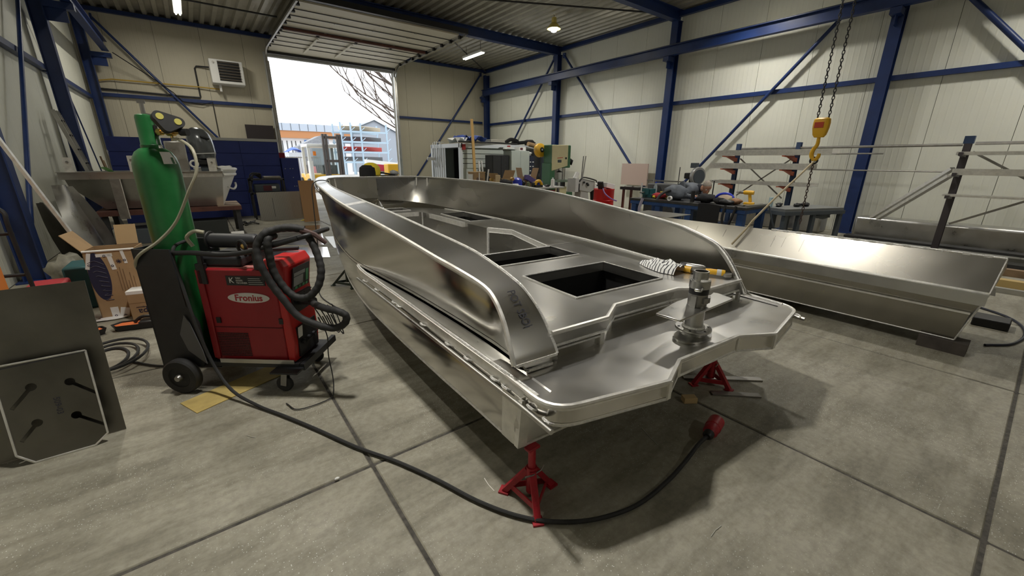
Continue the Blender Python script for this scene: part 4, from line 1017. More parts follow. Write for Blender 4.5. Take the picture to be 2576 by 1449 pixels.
def hosepack():
    fr = Matrix.Translation((-.111, 3.29, 0)) @ Matrix.Rotation(radians(-39.5), 4, 'Z')
    H1 = [(.70, .08, .62), (.80, -.02, .63), (.90, -.08, .63), (.97, -.1, .625), (1.02, -.1, .593), (1.00, -.1, .538), (.929, -.1, .508), (.826, -.1, .525), (.703, -.1, .586), (.619, -.1, .707), (.559, -.1, .811), (.517, -.1, .927), (.498, -.08, 1.027), (.531, -.05, 1.10), (.59, .0, 1.13), (.665, .03, 1.135), (.737, .06, 1.12)]
    H2 = [(.56, .02, 1.09), (.556, -.05, 1.07), (.558, -.06, .98), (.565, -.06, .876), (.613, -.06, .771), (.681, -.06, .704), (.759, -.05, .70), (.821, -.03, .761), (.842, .0, .855), (.821, .03, .945), (.773, .06, 1.046), (.71, .08, 1.115), (.62, .09, 1.13), (.54, .07, 1.12)]
    t = thing('torch_hose', 'corrugated black welding torch hose looped over the trolley handle', 'hose', (0, 0, 0))
    P = [fr @ Vector(p) for p in cr(H1, 9)]
    MB().tube(P, [.0235+.0012*sin(i*1.5) for i in range(len(P))], 10).obj('outer_loop', RUBBER, t)
    P = [fr @ Vector(p) for p in cr(H2, 10)]
    MB().tube(P, [.0235+.0013*sin(i*1.5) for i in range(len(P))], 10).obj('inner_loop', RUBBER, t)
    MB().tube([fr @ Vector(p) for p in ((.72, .05, 1.12), (.80, .06, 1.09), (.86, .08, 1.03))], [.02, .018, .014], 8).obj('torch_handle', mat('brown_grip', (.09, .05, .045), .6), t)
    rnd = random.Random(4)
    for k in range(5):
        c = fr @ Vector((.75+.02*k, .02+.02*k, .5))
        o = MB().tube(cr([c+Vector((0, 0, .1)), c+Vector((.03, -.04+.02*k, .02)), c+Vector((.05, -.02, -.05-.02*k)), c+Vector((.02, .02, -.07)), c+Vector((-.01, .02, .02))], 4), .004, 5).obj('thin_wire', BLACK, t)
    o = MB().tube(cr([fr @ Vector(p) for p in ((.60, .1, .30), (.70, .1, .40), (.76, .06, .46), (.80, .04, .38), (.80, .02, .25), (.82, .0, .1), (.84, -.05, .02), (.86, -.15, .01), (.72, -.28, .01), (.6, -.22, .01))], 5), .0038, 6).obj('earth_lead', BLACK); o['label'] = 'thin black lead hanging from the front of the welding trolley'; o['category'] = 'cable'
hosepack()

def cylinder():
    t = thing('gas_cylinder', 'tall green gas cylinder standing on the welding trolley', 'gas cylinder', (-.19, 3.55, .196))
    MB().lathe([(0, 0), (.108, 0), (.120, .015), (.122, .04), (.122, 1.28), (.119, 1.322), (.110, 1.362), (.092, 1.395), (.068, 1.414), (.05, 1.422), (.05, 1.43), (0, 1.43)], n=40).obj('body', GREEN, t)
    c = MB().lathe([(.054, 1.412), (.056, 1.415), (.056, 1.437), (.052, 1.442), (.050, 1.598), (.046, 1.612), (.03, 1.618), (0, 1.62)], n=28).obj('valve_guard', GREEN, t)
    MB().lathe([(.0535, 1.49), (.0535, 1.555)], n=10, a0=-.95, a1=-.25).obj('guard_opening', BLACK, c)
    MB().lathe([(.0575, 1.418), (.0575, 1.436)], n=8, a0=-.9, a1=-.4).obj('date_tag', PAPER, c)
    # curved label on the shoulder
    MB().lathe([(.1205, 1.323), (.1115, 1.363), (.094, 1.396)], n=10, a0=-1.2, a1=-.5).obj('shoulder_label', PAPER, t)
    MB().lathe([(.1215, 1.324), (.1125, 1.363)], n=4, a0=-.75, a1=-.6).obj('label_mark', GREEN, t)
    v = MB().cyl((0, 0, 1.6), (0, 0, 1.68), .012, n=10); v.bar((-.02, 0, 1.69), (.02, 0, 1.69), .012, .02); v.bar((.0, -.01, 1.62), (.075, -.05, 1.605), .014, .014); v.obj('key', STEEL, t)
    d = Vector((cos(-.62), sin(-.62), 0)); c = Vector((0, 0, 1.515))
    r = MB().cyl(c+d*.03, c+d*.20, .013, n=12); r.cyl(c+d*.06, c+d*.085, .022, n=6); r.cyl(c+d*.12, c+d*.16, .024, n=14); r.cyl(c+d*.14, c+d*.14+Vector((0, 0, -.05)), .008, n=8); r.cyl(c+d*.15, c+d*.15+Vector((0, 0, .05)), .012, n=10)
    r = r.obj('regulator', BRASS, t)
    MB().cyl(c+d*.20, c+d*.245, .022, n=14).obj('knob', BLACK, r)
    # twin gauges in a black rubber guard facing the camera side
    o = c+d*.145+Vector((-.005, -.045, .06)); n_ = Vector((.25, -.93, .25)).normalized(); ux = Vector((1, .2, -.32)).normalized(); uy = n_.cross(ux)
    f = frame(o, ux, uy)
    out = []
    for (cx, cy, rr, a0, a1) in ((-.048, .008, .032, pi*.5, pi*1.35), (0, -.042, .028, pi*1.25, pi*1.75), (.048, .008, .032, -pi*.35, pi*.5)):
        for k in range(9): a = a0+(a1-a0)*k/8; out.append((cx+rr*cos(a), cy+rr*sin(a)))
    MB().plate(out, [], .05, f @ Matrix.Translation((0, 0, .022))).obj('gauge_guard', RUBBER, r, bevel=.01)
    for cx in (-.044, .044): MB().lathe([(0, .025), (.019, .025), (.021, .02)], n=18, rot=f.to_3x3(), c=f @ Vector((cx, .008, 0))).obj('gauge_face', mat('gauge_yellow', (.55, .5, .12), .4), r)
    # hose
    P = [c+d*.14+Vector((0, 0, -.04)), c+d*.17+Vector((.02, -.03, -.05)), (.015, 3.30, 1.60), (.01, 3.26, 1.48), (-.05, 3.27, 1.36), (-.15, 3.33, 1.17), (-.26, 3.38, 1.05), (-.37, 3.42, .97), (-.41, 3.47, .90), (-.40, 3.52, .82)]
    P[0] += Vector((-.19, 3.55, .196)); P[1] += Vector((-.19, 3.55, .196))
    o = MB().tube(cr(P, 6), .0095, 8).obj('gas_hose', HOSE); o['label'] = 'pale translucent gas hose running from the regulator down behind the trolley'; o['category'] = 'hose'
cylinder()
# ------------------------------------------------------------------ left side of the hall
def tag(o, label, cat, group=None):
    o['label'] = label; o['category'] = cat
    if group: o['group'] = group
    return o
def left_front():
    # big sheet leaning, cut plate leaning on it
    R = Matrix.Rotation(radians(-9), 3, 'X')
    t = MB().box((-1.08, 3.10, .45), (.96, .006, .905), R).obj('aluminium_sheet', ALUS); tag(t, 'large dull aluminium sheet leaning at the left edge of the picture', 'metal sheet')
    MB().bar((-1.5, 3.035, .50), (-.66, 3.035, .53), .0015, .003).obj('scribe_line', INK, t)
    def slot(cx, cy, ex, ey, r=.021, w=.008):
        a = math.atan2(ey-cy, ex-cx); P = []
        for k in range(15):
            b = a+.42+(2*pi-.84)*k/14; P.append((cx+r*cos(b), cy+r*sin(b)))
        d = Vector((cos(a), sin(a))); nn = Vector((-d.y, d.x))
        return [(ex-nn.x*w, ey-nn.y*w)]+[p for p in P[::-1]][::1]+[(ex+nn.x*w, ey+nn.y*w)] if False else [(ex+nn.x*w, ey+nn.y*w)]+P+[(ex-nn.x*w, ey-nn.y*w)]
    # outline clockwise problem avoided: slots are cut with small bridges at the edge
    o0 = [(0, .06), (.055, .0), (.285, .0), (.345, .05), (.345, .54), (0, .54)]
    rot = Matrix.Rotation(radians(90-12), 4, 'X')
    fr = Matrix.Translation((-1.005, 2.935, .004)) @ rot
    holes = [slot(.255, .385, .343, .29), slot(.245, .195, .343, .10), slot(.115, .40, .03, .305), slot(.10, .205, .03, .125)]
    t = thing('cut_plate', 'aluminium plate with four keyhole slots leaning on the large sheet', 'metal plate', (0, 0, 0))
    MB().plate(o0, holes, .006, fr).obj('plate', ALUS, t)
    b = MB(); bright = [(o0[k], o0[(k+1) % 6]) for k in range(6)]
    for p, q in bright: b.bar(fr @ Vector((*p, .003)), fr @ Vector((*q, .003)), .008, .007)
    b.obj('cut_edge', GROUND, t)
    text('509-03', 'marker_writing', INK, t, fr @ Matrix.Translation((.19, .27, .002)) @ Matrix.Rotation(-pi/2, 4, 'Z'), .035, .0005)
    # orange machine
    t = thing('orange_machine', 'orange machine with curved cooling slots cut off by the left edge', 'machine', (-1.67, 4.3, 0))
    MB().bb(-.42, .40, -.3, .3, .05, 1.35).obj('casing', ORANGE, t, bevel=.02)
    b = MB()
    for k in range(16):
        z = .62+.028*k
        b.tube([(.28, -.303, z+.01), (.31, -.305, z+.002), (.34, -.305, z+.0), (.37, -.303, z+.008)], .005, 5)
    b = b.obj('cooling_slots', mat('slot_cream', (.75, .6, .4), .6), t)
    for x in (-.3, .3): MB().bb(x-.05, x+.05, -.25, .25, 0, .05).obj('foot', BLACK, t)
    # hand truck
    t = thing('hand_truck', 'black hand truck standing beside the blue column on the left', 'hand truck', (-1.42, 5.2, 0), radians(-10))
    for x in (-.14, .14): MB().tube(cr([(x, .0, .05), (x, -.04, .5), (x, -.07, 1.0), (x, -.06, 1.12), (x*.6, -.04, 1.17)], 4), .016, 8).obj('frame_tube', BLACKM, t)
    for z in (.3, .6, .95, 1.17): MB().cyl((-.14 if z < 1.1 else -.08, -.04, z), (.14 if z < 1.1 else .08, -.04, z), .014).obj('cross_bar', BLACKM, t)
    MB().bb(-.2, .2, -.2, .0, .02, .035).obj('toe_plate', BLACKM, t)
    R = Matrix.Rotation(pi/2, 3, 'Y')
    for x in (-.2, .2): MB().lathe([(0, -.025), (.08, -.025), (.1, -.015), (.1, .015), (.08, .025), (0, .025)], (x, .08, .10), 20, R).obj('wheel', RUBBER, t)
    MB().ring((-.10, -.10, 1.02), (0, 1, .1), .07, .022, 20, 6).obj('coiled_hose', RUBBER, t)
    o = tag(MB().bb(-1.46, -1.2, 5.45, 5.85, 0, .40).obj('red_case', mat('red_case', (.45, .03, .04), .5), bevel=.02), 'red case on the floor behind the hand truck', 'case')
    o = tag(MB().bb(-1.28, -.98, 6.0, 6.45, 0, .46).obj('teal_case', TEAL, bevel=.02), 'dark teal plastic case behind the tall cardboard box', 'case')
    o = tag(MB().bb(-.98, -.93, 5.93, 5.98, .05, .35).obj('white_label_box', PAPER), 'narrow white carton between the teal case and the cardboard box', 'box')
    b = MB(); b.blob((-1.38, 6.9, .22), (.2, .3, .22), 5, .25, 12, 8); b.blob((-1.25, 6.6, .12), (.14, .2, .13), 8, .3); tag(b.obj('rubbish_bag', mat('clear_bag', (.22, .21, .17), .4, var=.35, vscale=9)), 'crumpled translucent rubbish bag in the corner below the bent sheets', 'bag')
    # bent sheets standing against the wall
    for k, (x, y0, y1, z1, bend, lb) in enumerate([(-1.42, 8.0, 9.0, 1.18, .12, 'left bent aluminium sheet standing on edge near the left wall'), (-1.38, 8.75, 9.75, 1.12, -.10, 'right bent aluminium sheet standing on edge near the left wall'), (-1.60, 8.05, 8.7, .95, .05, 'darker aluminium sheet behind the two bent sheets')]):
        rows = []
        for i in range(9):
            w = i/8; z = z1*w; r = []
            for j in range(7):
                v = j/6; yy = y0+(y1-y0)*v; sh = (1-.55*abs(2*w-.8)**2.2)
                r.append(Vector((x-.22*w+bend*sin(pi*v)+.12*(1-w)*v, (y0+y1)/2+(yy-(y0+y1)/2)*max(.25, sh)+.15*w, z+.004)))
            rows.append(r)
        tag(MB().grid(rows).obj('bent_sheet', [ALUM, ALUM, ALUS][k], solid=.004), lb, 'metal sheet')
    o = tag(MB().bar((-1.80, 6.95, 2.4), (-1.25, 7.05, .45), .075, .03, (1, 0, 0)).obj('aluminium_profile', GROUND), 'long bright aluminium profile leaning across the left wall', 'metal bar')
    # boxes
    t = thing('cardboard_box', 'tall open cardboard box with dark oval print and white tape', 'box', (-.79, 5.60, 0), radians(-8))
    w, d, h = .38, .30, .70
    b = MB(); 
    for (x0, x1, y0, y1) in ((-w/2, w/2, -d/2, -d/2+.006), (-w/2, w/2, d/2-.006, d/2), (-w/2, -w/2+.006, -d/2, d/2), (w/2-.006, w/2, -d/2, d/2)): b.bb(x0, x1, y0, y1, 0, h)
    b.bb(-w/2, w/2, -d/2, d/2, 0, .006); b.obj('box_body', CARD, t)
    MB().box((-w/2-.06, 0, h+.08), (.005, d, .20), Matrix.Rotation(-.6, 3, 'Y')).obj('flap', CARD, t)
    MB().box((.08, d/2+.02, h+.10), (.17, .005, .20), Matrix.Rotation(-.25, 3, 'X')).obj('flap', CARDL, t)
    MB().box((0, -d/2-.0, h-.005), (w, .02, .012), Matrix.Rotation(.2, 3, 'X')).obj('tape_edge', PAPER, t)
    MB().plate([(-.115+.075*cos(a)*1.0, .44+.24*sin(a)) for a in [2*pi*k/30 for k in range(30)]], [], .001, frame((0, -d/2-.001, 0), (1, .0, 0), (0, 0, 1))).obj('oval_print', NAVY, t)
    b = MB()
    for k in range(9): b.tube(cr([(-.175+.012*k, -d/2-.003, .58-.045*k), (-.12, -d/2-.003, .60-.05*k), (-.06, -d/2-.003, .56-.045*k)], 3), .003, 4)
    b.obj('print_lines', mat('print_grey', (.09, .09, .13), .7), t)
    for (x, z, ww, hh, a) in ((-.165, .60, .03, .16, .25), (.0, .58, .035, .16, -.1), (.10, .62, .025, .13, -.1), (-.04, .65, .12, .03, 0), (-.08, .06, .06, .12, 0), (-.01, .05, .07, .11, .25)):
        q = MB().box((x, -d/2-.0025, z), (ww, .002, hh), Matrix.Rotation(a, 3, 'Y')).obj('white_tape', PAPER, t)
        MB().lathe([(.006, 0), (.011, 0), (.011, .001), (.006, .001)], (x, -d/2-.0045, z-hh*.25), 12, Matrix.Rotation(pi/2, 3, 'X')).obj('tape_mark', NAVY, q)
    b = MB()
    for k, L in enumerate((.20, .24, .22, .10, .18, .14)): b.bb(.02+.022*k, .026+.022*k, -d/2-.002, -d/2-.001, .28-.0, .28+L)
    b.obj('print_text', mat('print_brown', (.22, .13, .07), .8), t)
    b = MB()
    for k in range(8):
        a = 2*pi*k/8; b.bar((.055, -d/2-.002, .58), (.055+.022*cos(a), -d/2-.002, .58+.022*sin(a)), .004, .003, (0, 1, 0))
    b.obj('star_print', NAVY, t)
    t = thing('small_cardboard_box', 'small taped cardboard box with upside-down print beside the trolley', 'box', (-.605, 5.34, 0), radians(-12))
    MB().bb(-.13, .11, -.10, .10, 0, .30).obj('box_body', CARD, t, bevel=.003)
    MB().bb(-.131, .111, -.101, .101, .27, .303).obj('white_tape', PAPER, t); MB().bb(.065, .111, -.102, -.10, 0, .28).obj('white_tape', PAPER, t)
    MB().bb(-.13, .065, -.1015, -.10, .178, .181).obj('box_seam', mat('seam_brown', (.25, .16, .08), .8), t)
    text('elpa', 'print_letters', NAVY, t, frame((-.0, -.102, .09), (-1, 0, 0), (0, 0, -1)), .085, .0005)
    text('handgemaakt', 'print_letters', NAVY, t, frame((-.03, -.102, .135), (-1, 0, 0), (0, 0, -1)), .018, .0004)
    for z in (.05, .13, .22): MB().lathe([(.009, 0), (.016, 0), (.016, .001), (.009, .001)], (.09, -.103, z), 14, Matrix.Rotation(pi/2, 3, 'X')).obj('tape_mark', NAVY, t)
    # orange tray tools and cable loops
    def tray(loc, rz, lb):
        t = thing('clamp_tool', lb, 'tool', loc, rz)
        b = MB(); rows = []
        P = [(-.16, 0), (-.11, -.07), (.06, -.075), (.08, -.07), (.08, .07), (.06, .075), (-.11, .07)]
        MB().plate([(x*.86, y*.8) for x, y in P], [], .008, Matrix.Translation((0, 0, .010))).obj('base', BLACK, t)
        rows = [[Vector((x*k, y*k, z)) for x, y in P] for k, z in ((.86, .01), (1, .06), (.95, .06), (.80, .02))]
        b.grid(rows, False, True).obj('rim', BLACK, t)
        MB().plate([(x*.84, y*.80) for x, y in P], [], .004, Matrix.Translation((0, 0, .05))).obj('orange_inside', mat('orange_plastic', (.7, .17, .05), .5), t)
        MB().bb(.06, .20, -.065, .065, .0, .075).obj('grip', BLACK, t, bevel=.015); MB().tube(cr([(.02, .0, .06), (.08, .0, .105), (.16, .0, .10), (.2, .0, .06)], 4), .014, 8).obj('handle', BLACK, t)
    tray((-.73, 5.02, 0), radians(-12), 'orange and black tray-shaped tool on the floor left of the trolley')
    tray((-1.06, 5.02, 0), radians(170), 'second orange and black tool half hidden behind the leaning sheet')
    b = MB()
    for k in range(3): b.tube([(-.83+(.13+.045*k)*cos(a)+.02*k, 4.27+(.24+.05*k)*sin(a), .013+.018*k) for a in [2*pi*j/28 for j in range(28)]], .011, 6, True)
    b.tube(cr([(-.66, 4.1, .012), (-.5, 3.9, .012), (-.3, 3.75, .012), (-.1, 3.6, .012)], 4), .009, 6)
    tag(b.obj('cable_coil', RUBBER), 'loops of dark cable on the floor beside the leaning sheet', 'cable')
    o = tag(MB().blob((-.93, 5.45, .012), (.12, .06, .012), 3, .3).obj('plastic_bag', PAPER), 'small crumpled clear plastic on the floor before the tall box', 'plastic')
left_front()

def left_back():
    # ladder
    t = thing('aluminium_ladder', 'aluminium ladder leaning against the left wall', 'ladder', (0, 0, 0))
    a0, a1 = Vector((-1.45, 12.1, 0)), Vector((-1.93, 11.95, 2.42))
    for dy in (-.19, .19, .05): MB().bar(a0+Vector((0, dy*1.15, 0)), a1+Vector((0, dy*.9, 0)), .028, .06, (1, 0, .2)).obj('rail', ALUM, t)
    for k in range(9):
        w = (k+.6)/9.3; c = a0.lerp(a1, w); MB().cyl(c+Vector((0, -.2, 0)), c+Vector((0, .2, 0)), .014, n=8).obj('rung', ALUM, t)
        for dy in (-.06, .12): MB().box(c+Vector((.03, dy, 0)), (.02, .05, .03)).obj('rung_end', BLACK, t)
    for k, (y, h, x) in enumerate([(14.6, 1.6, -1.62), (14.9, 1.75, -1.5), (15.2, 1.5, -1.66), (14.2, 1.35, -1.55)]):
        tag(MB().bar((x, y, 0), (x-.2, y+.1, h), .08, .03, (1, 0, 0)).obj('timber_length', [WOODD, ALUM, WOODD, STEEL][k]), ['brown board standing in the left corner behind the ladder', 'tallest grey strip standing in the left corner', 'dark board standing against the left corner column', 'short steel strip standing in the left corner'][k], 'board')
    # hull on a table
    t = thing('small_aluminium_boat', 'small aluminium boat lying on a steel table at the left', 'boat', (0, 0, 0))
    A, B, C_, D, E = Vector((-1.80, 10.2, 1.30)), Vector((.44, 10.2, 1.32)), Vector((.36, 10.42, .64)), Vector((-1.42, 10.5, .66)), Vector((-1.76, 10.24, 1.08))
    F = Vector((.74, 11.0, 1.34)); G = Vector((-1.8, 11.7, 1.30)); H = Vector((-.1, 11.75, 1.32))
    MB().add([A, B, C_, D, E], [(0, 1, 2, 3, 4)]).obj('near_side', ALUM, t, solid=.006)
    MB().add([B, F, C_], [(0, 1, 2)]).obj('bow_plate', WHITE, t, solid=.006)  # aluminium plate; the daylight falling on it is put into this white
    MB().add([F, H, Vector((-.1, 11.4, .66)), C_], [(0, 1, 2, 3)]).obj('bow_plate', ALUM, t, solid=.006)
    MB().add([A, G, Vector((-1.42, 11.4, .66)), D, E], [(0, 1, 2, 3, 4)]).obj('stern_plate', ALUM, t, solid=.006)
    MB().add([G, H, Vector((-.1, 11.4, .66)), Vector((-1.42, 11.4, .66))], [(0, 1, 2, 3)]).obj('far_side', ALUM, t, solid=.006)
    MB().add([C_, D, Vector((-1.42, 11.4, .66)), Vector((-.1, 11.4, .66))], [(0, 1, 2, 3)]).obj('bottom', ALUM, t, solid=.006)
    b = MB(); b.bb(-1.84, .44, 10.15, 10.2, 1.20, 1.325); b.bb(-1.84, .44, 10.06, 10.2, 1.318, 1.326); b.bar(A, G, .06, .012); b.bar(G, H, .06, .012); b.obj('gunwale', ALUM, t)
    MB().bb(-.40, .43, 10.145, 10.15, 1.22, 1.29).obj('bright_strip', GROUND, t)
    for z, k in ((1.35, 0), (1.25, .03)): MB().tube(cr([B+Vector((0, -.03, z-1.32)), B+Vector((.18, .2, z-1.32)), F+Vector((-.02-k, -.1, z-1.34)), F+Vector((-.1, .4, z-1.34)), H+Vector((.1, .02, z-1.32))], 4), .028, 8).obj('rim_tube', WHITE, t)
    MB().tube(cr([(.50, 10.5, 1.0), (.60, 10.62, .95), (.66, 10.8, 1.0), (.66, 10.85, 1.07)], 4), .02, 8).obj('grab_handle', WHITE, t)
    b = MB(); b.bar((-1.155, 10.13, 1.2), (-1.155, 10.13, .5), .14, .02, (0, 1, 0)); b.obj('flat_post', STEEL, t)
    MB().bar((-1.085, 10.115, 1.2), (-1.085, 10.115, .5), .012, .03, (0, 1, 0)).obj('post_edge', GROUND, t)
    for (x0, x1, z1) in ((-1.73, -1.62, 1.56), (-.92, -.83, 1.60), (.23, .36, 1.56)):
        b = MB().bb(x0, x1, 10.12, 10.135, 1.32, z1); b = b.obj('bracket', GROUND, t); MB().cyl(((x0+x1)/2, 10.118, z1-.07), ((x0+x1)/2, 10.10, z1-.07), .018, n=8).obj('bolt', STEEL, b)
    MB().bb(-.38, -.06, 10.45, 10.9, .9, 1.88).obj('console', ALUM, t, bevel=.02)
    MB().bb(-1.55, -.5, 10.35, 11.5, 1.24, 1.26).obj('thwart', ALUM, t)
    for (x, y) in ((-.02, 10.5),): MB().ring((x+.04, 10.4, 1.46), (0, 1, 0), .06, .02, 20, 6).obj('ring', WHITE, t)
    # engine
    e = thing('outboard_engine', 'grey outboard engine cowling standing in the small boat', 'outboard engine', (.20, 10.95, 1.36))
    rows = []
    for (z, rx, ry, dx) in ((.20, .19, .30, .02), (.30, .225, .33, .01), (.45, .225, .34, .0), (.58, .215, .33, -.01), (.69, .19, .29, -.02), (.76, .14, .22, -.03), (.80, .07, .12, -.04), (.805, 0.002, .002, -.04)):
        rows.append([Vector((dx+rx*(abs(cos(a))**.75)*(1 if cos(a) > 0 else -1), ry*(abs(sin(a))**.75)*(1 if sin(a) > 0 else -1), z)) for a in [2*pi*k/24 for k in range(24)]])
    MB().grid(rows, True, True).obj('cowling', ENGINE, e)
    MB().box((.08, -.30, .60), (.16, .12, .03), Matrix.Rotation(.3, 3, 'Y')).obj('air_intake', BLACK, e, bevel=.012)
    MB().box((.03, -.335, .30), (.36, .012, .018), Matrix.Rotation(-.06, 3, 'Y')).obj('trim_line', LGREY, e)
    MB().bb(-.16, .18, -.26, .26, .06, .2).obj('lower_cowl', BLACK, e, bevel=.03)
    MB().bb(.04, .2, -.3, -.28, .0, .22).obj('mount_plate', ALUM, e)
    MB().bb(-.08, .1, -.2, .2, -.68, .06).obj('shaft', DGREY, e)
    b = MB(); b.blob((.53, 10.55, 1.385), (.14, .12, .035), 2, .3); b.blob((.46, 10.45, 1.38), (.07, .07, .035), 6, .3)
    tag(b.obj('crumpled_paper', PAPER), 'crumpled white paper on the bow of the small boat', 'paper')
    tag(MB().blob((.38, 10.6, 1.39), (.09, .06, .025), 9, .2).obj('yellow_rag', YELB), 'yellow rag on the bow of the small boat', 'cloth')
    b = MB(); [b.tube(cr([(-1.2+.02*k, 10.5, 1.30), (-1.28+.03*k, 10.45, 1.36), (-1.34+.03*k, 10.5, 1.40)], 3), .009, 5) for k in range(3)]
    tag(b.obj('green_strap', mat('green_strap', (.08, .22, .05), .7)), 'green strap lying inside the small boat', 'strap')
    # table and what is under it
    t = thing('steel_table', 'brown steel table carrying the small boat', 'table', (-.45, 10.85, 0))
    MB().bb(-1.1, 1.1, -.65, .6, .55, .63).obj('tabletop', RUST, t); MB().bb(.7, 1.10, -.65, .6, .631, .637).obj('bare_edge', mat('worn_steel_top', (.4, .3, .22), .5, .5), t)
    for x in (-1.03, .99): 
        for y in (-.6, .5): MB().bb(x, x+.08, y, y+.08, 0, .55).obj('leg', DARKS, t)
    tag(MB().bb(-.35, .36, 10.25, 10.75, 0, .36).obj('dark_crate', mat('dark_green_crate', (.025, .03, .028), .6), bevel=.01), 'dark crate on the floor under the steel table', 'crate')
    tag(MB().bb(-1.3, -.55, 10.3, 10.9, 0, .28).obj('grey_toolbox', DGREY, bevel=.01), 'dark grey toolbox under the left half of the steel table', 'toolbox')
    tag(MB().box((.42, 9.0, .24), (.20, .004, .17), Matrix.Rotation(.1, 3, 'Y') @ Matrix.Rotation(-.25, 3, 'X')).obj('paper_sheet', PAPER), 'white printed paper stuck up below the steel table', 'paper') if False else None
    b = MB(); b.bb(.28, .60, 8.9, 9.3, 0, .02); b.box((.44, 9.05, .17), (.2, .004, .2), Matrix.Rotation(-.2, 3, 'X')); b.bar((.44, 9.07, 0.02), (.44, 9.07, .2), .02, .01); tag(b.obj('paper_stand', PAPER), 'small white paper card standing on the floor behind the trolley', 'paper')
    # blue partition of panels
    t = thing('blue_partition', 'tall dark blue panelled storage partition with white top board', 'partition', (0, 0, 0))
    MB().bb(-1.55, 2.02, 13.84, 14.6, 0, 2.02).obj('core', BIN, t)
    zs = [0, .36, .70, 1.04, 1.38, 1.71, 2.03]; xs = [-1.56, -.9, .0, 1.10, 2.03]
    for i in range(6):
        for j in range(4): MB().bb(xs[j]+.006, xs[j+1]-.006, 13.815, 13.84, zs[i]+.006, zs[i+1]-.006).obj('panel', BIN, t)
    MB().bb(.2, 2.06, 13.80, 14.65, 2.03, 2.10).obj('top_board', LGREY, t); MB().bb(-1.56, .2, 13.84, 14.6, 2.02, 2.05).obj('top_trim', BIN, t)
    t = thing('blue_cabinet', 'lower dark blue bolted cabinet beside the door opening', 'cabinet', (0, 0, 0))
    MB().bb(2.05, 2.5, 13.75, 14.5, 0, 1.60).obj('body', BIN, t, bevel=.01)
    for (x, z) in ((2.12, 1.30), (2.25, 1.30), (2.32, 1.30), (2.30, 1.05), (2.36, .8), (2.3, .8)): MB().cyl((x, 13.74, z), (x, 13.75, z), .012, n=8).obj('bolt', LGREY, t)
    tag(MB().bb(2.05, 2.3, 14.6, 14.9, 1.62 if False else 0, 1.75).obj('red_crate', mat('red_crate', (.5, .03, .04), .5)), 'red crate behind the lower blue cabinet', 'crate')
    # bench machine and diamond plates
    t = thing('bench_machine', 'small dark grey motor unit on a frame before the blue partition', 'machine', (1.5, 13.1, 0))
    b = MB()
    for x in (-.38, .40):
        for y in (-.2, .2): b.bb(x-.02, x+.02, y-.02, y+.02, 0, 1.05)
    b.bb(-.4, .42, -.22, .22, .66, .69); b.bb(-.40, .42, -.22, .22, 1.02, 1.06); b.obj('frame', DARKS, t)
    MB().bb(-.30, .30, -.16, .16, .70, .92).obj('motor_block', DGREY, t, bevel=.03); MB().bb(-.05, .36, -.15, .15, 1.06, 1.12).obj('slide', STEEL, t, bevel=.01)
    MB().bb(.1, .2, -.165, -.16, .8, .86).obj('plate', PAPER, t); MB().bb(-.1, .1, -.165, -.16, .74, .88).obj('gearbox', mat('maroon', (.1, .02, .03), .5), t)
    b = MB(); rnd = random.Random(2)
    for k in range(6): b.tube(cr([(-.40+rnd.uniform(-.05, .05), -.1, .9+rnd.uniform(-.2, .1)), (-.32+rnd.uniform(-.1, .1), -.2, 1.15+rnd.uniform(-.1, .1)), (-.2+rnd.uniform(-.1, .1), -.1, 1.2), (-.1, 0, 1.05)], 4), .014, 6)
    b.obj('cable_bundle', DARKS, t)
    m = MATS['diamond_plate']
    t = tag(MB().box((1.85, 12.55, .365), (1.34, .008, .73), Matrix.Rotation(radians(-8), 3, 'X')).obj('diamond_plate_sheet', m), 'chequered aluminium plate leaning before the dark motor unit', 'metal sheet')
    for x in (1.52, 2.2): MB().box((x, 12.53, .33), (.008, .006, .5), Matrix.Rotation(radians(-8), 3, 'X')).obj('slot', INK, t)
    tag(MB().box((2.22, 11.6, .53), (.38, .02, 1.04), Matrix.Rotation(radians(-6), 3, 'X') @ Matrix.Rotation(.15, 3, 'Z')).obj('brown_board', mat('hardboard', (.36, .2, .09), .7)), 'brown board standing upright left of the bow', 'board')
    tag(MB().blob((2.22, 11.9, .025), (.18, .06, .03), 3, .35).obj('yellow_scrap', YELB), 'yellow scrap on the floor below the chequered plate', 'debris')
    b = MB(); rnd = random.Random(8)
    for k in range(6): b.tube([(.7+rnd.uniform(-.1, .35), 12.0+rnd.uniform(-.3, .4), .02), (.75+rnd.uniform(-.1, .3), 12.1+rnd.uniform(-.3, .4), .05), (.8+rnd.uniform(-.1, .3), 12.0+rnd.uniform(-.3, .4), .02)], .018, 5)
    tag(b.obj('scrap_pile', DARKS), 'small heap of dark scrap on the floor right of the steel table', 'debris')
    # sheets lying on the floor before the door
    P = mat('mirror_aluminium', (.86, .86, .86), .16, 1.)
    o = tag(MB().plate([(1.09, 11.2), (2.25, 10.85), (1.95, 9.3), (1.75, 8.2), (.62, 8.9)], [], .004, Matrix.Translation((0, 0, .006))).obj('floor_sheet', P), 'bright aluminium sheet lying on the floor before the door', 'metal sheet')
    for k in range(7):
        y = 8.95+.32*k; MB().bar((.75+.03*k+.05, y+.05, .0068), (1.72+.06*k, y-.12, .0068), .02, .001).obj('sheet_line', INK, o) if k < 6 else None
    o = tag(MB().plate([(.55, 8.6), (1.72, 7.95), (1.55, 7.05), (.50, 7.6)], [], .004, Matrix.Translation((0, 0, .006))).obj('floor_sheet', P), 'second bright aluminium sheet on the floor behind the red welder', 'metal sheet')
    o = tag(MB().plate([(1.95, 9.1), (2.2, 9.0), (1.95, 7.6), (1.80, 7.8)], [], .004, Matrix.Translation((0, 0, .006))).obj('floor_strip', m), 'narrow chequered strip on the floor left of the bow', 'metal sheet')
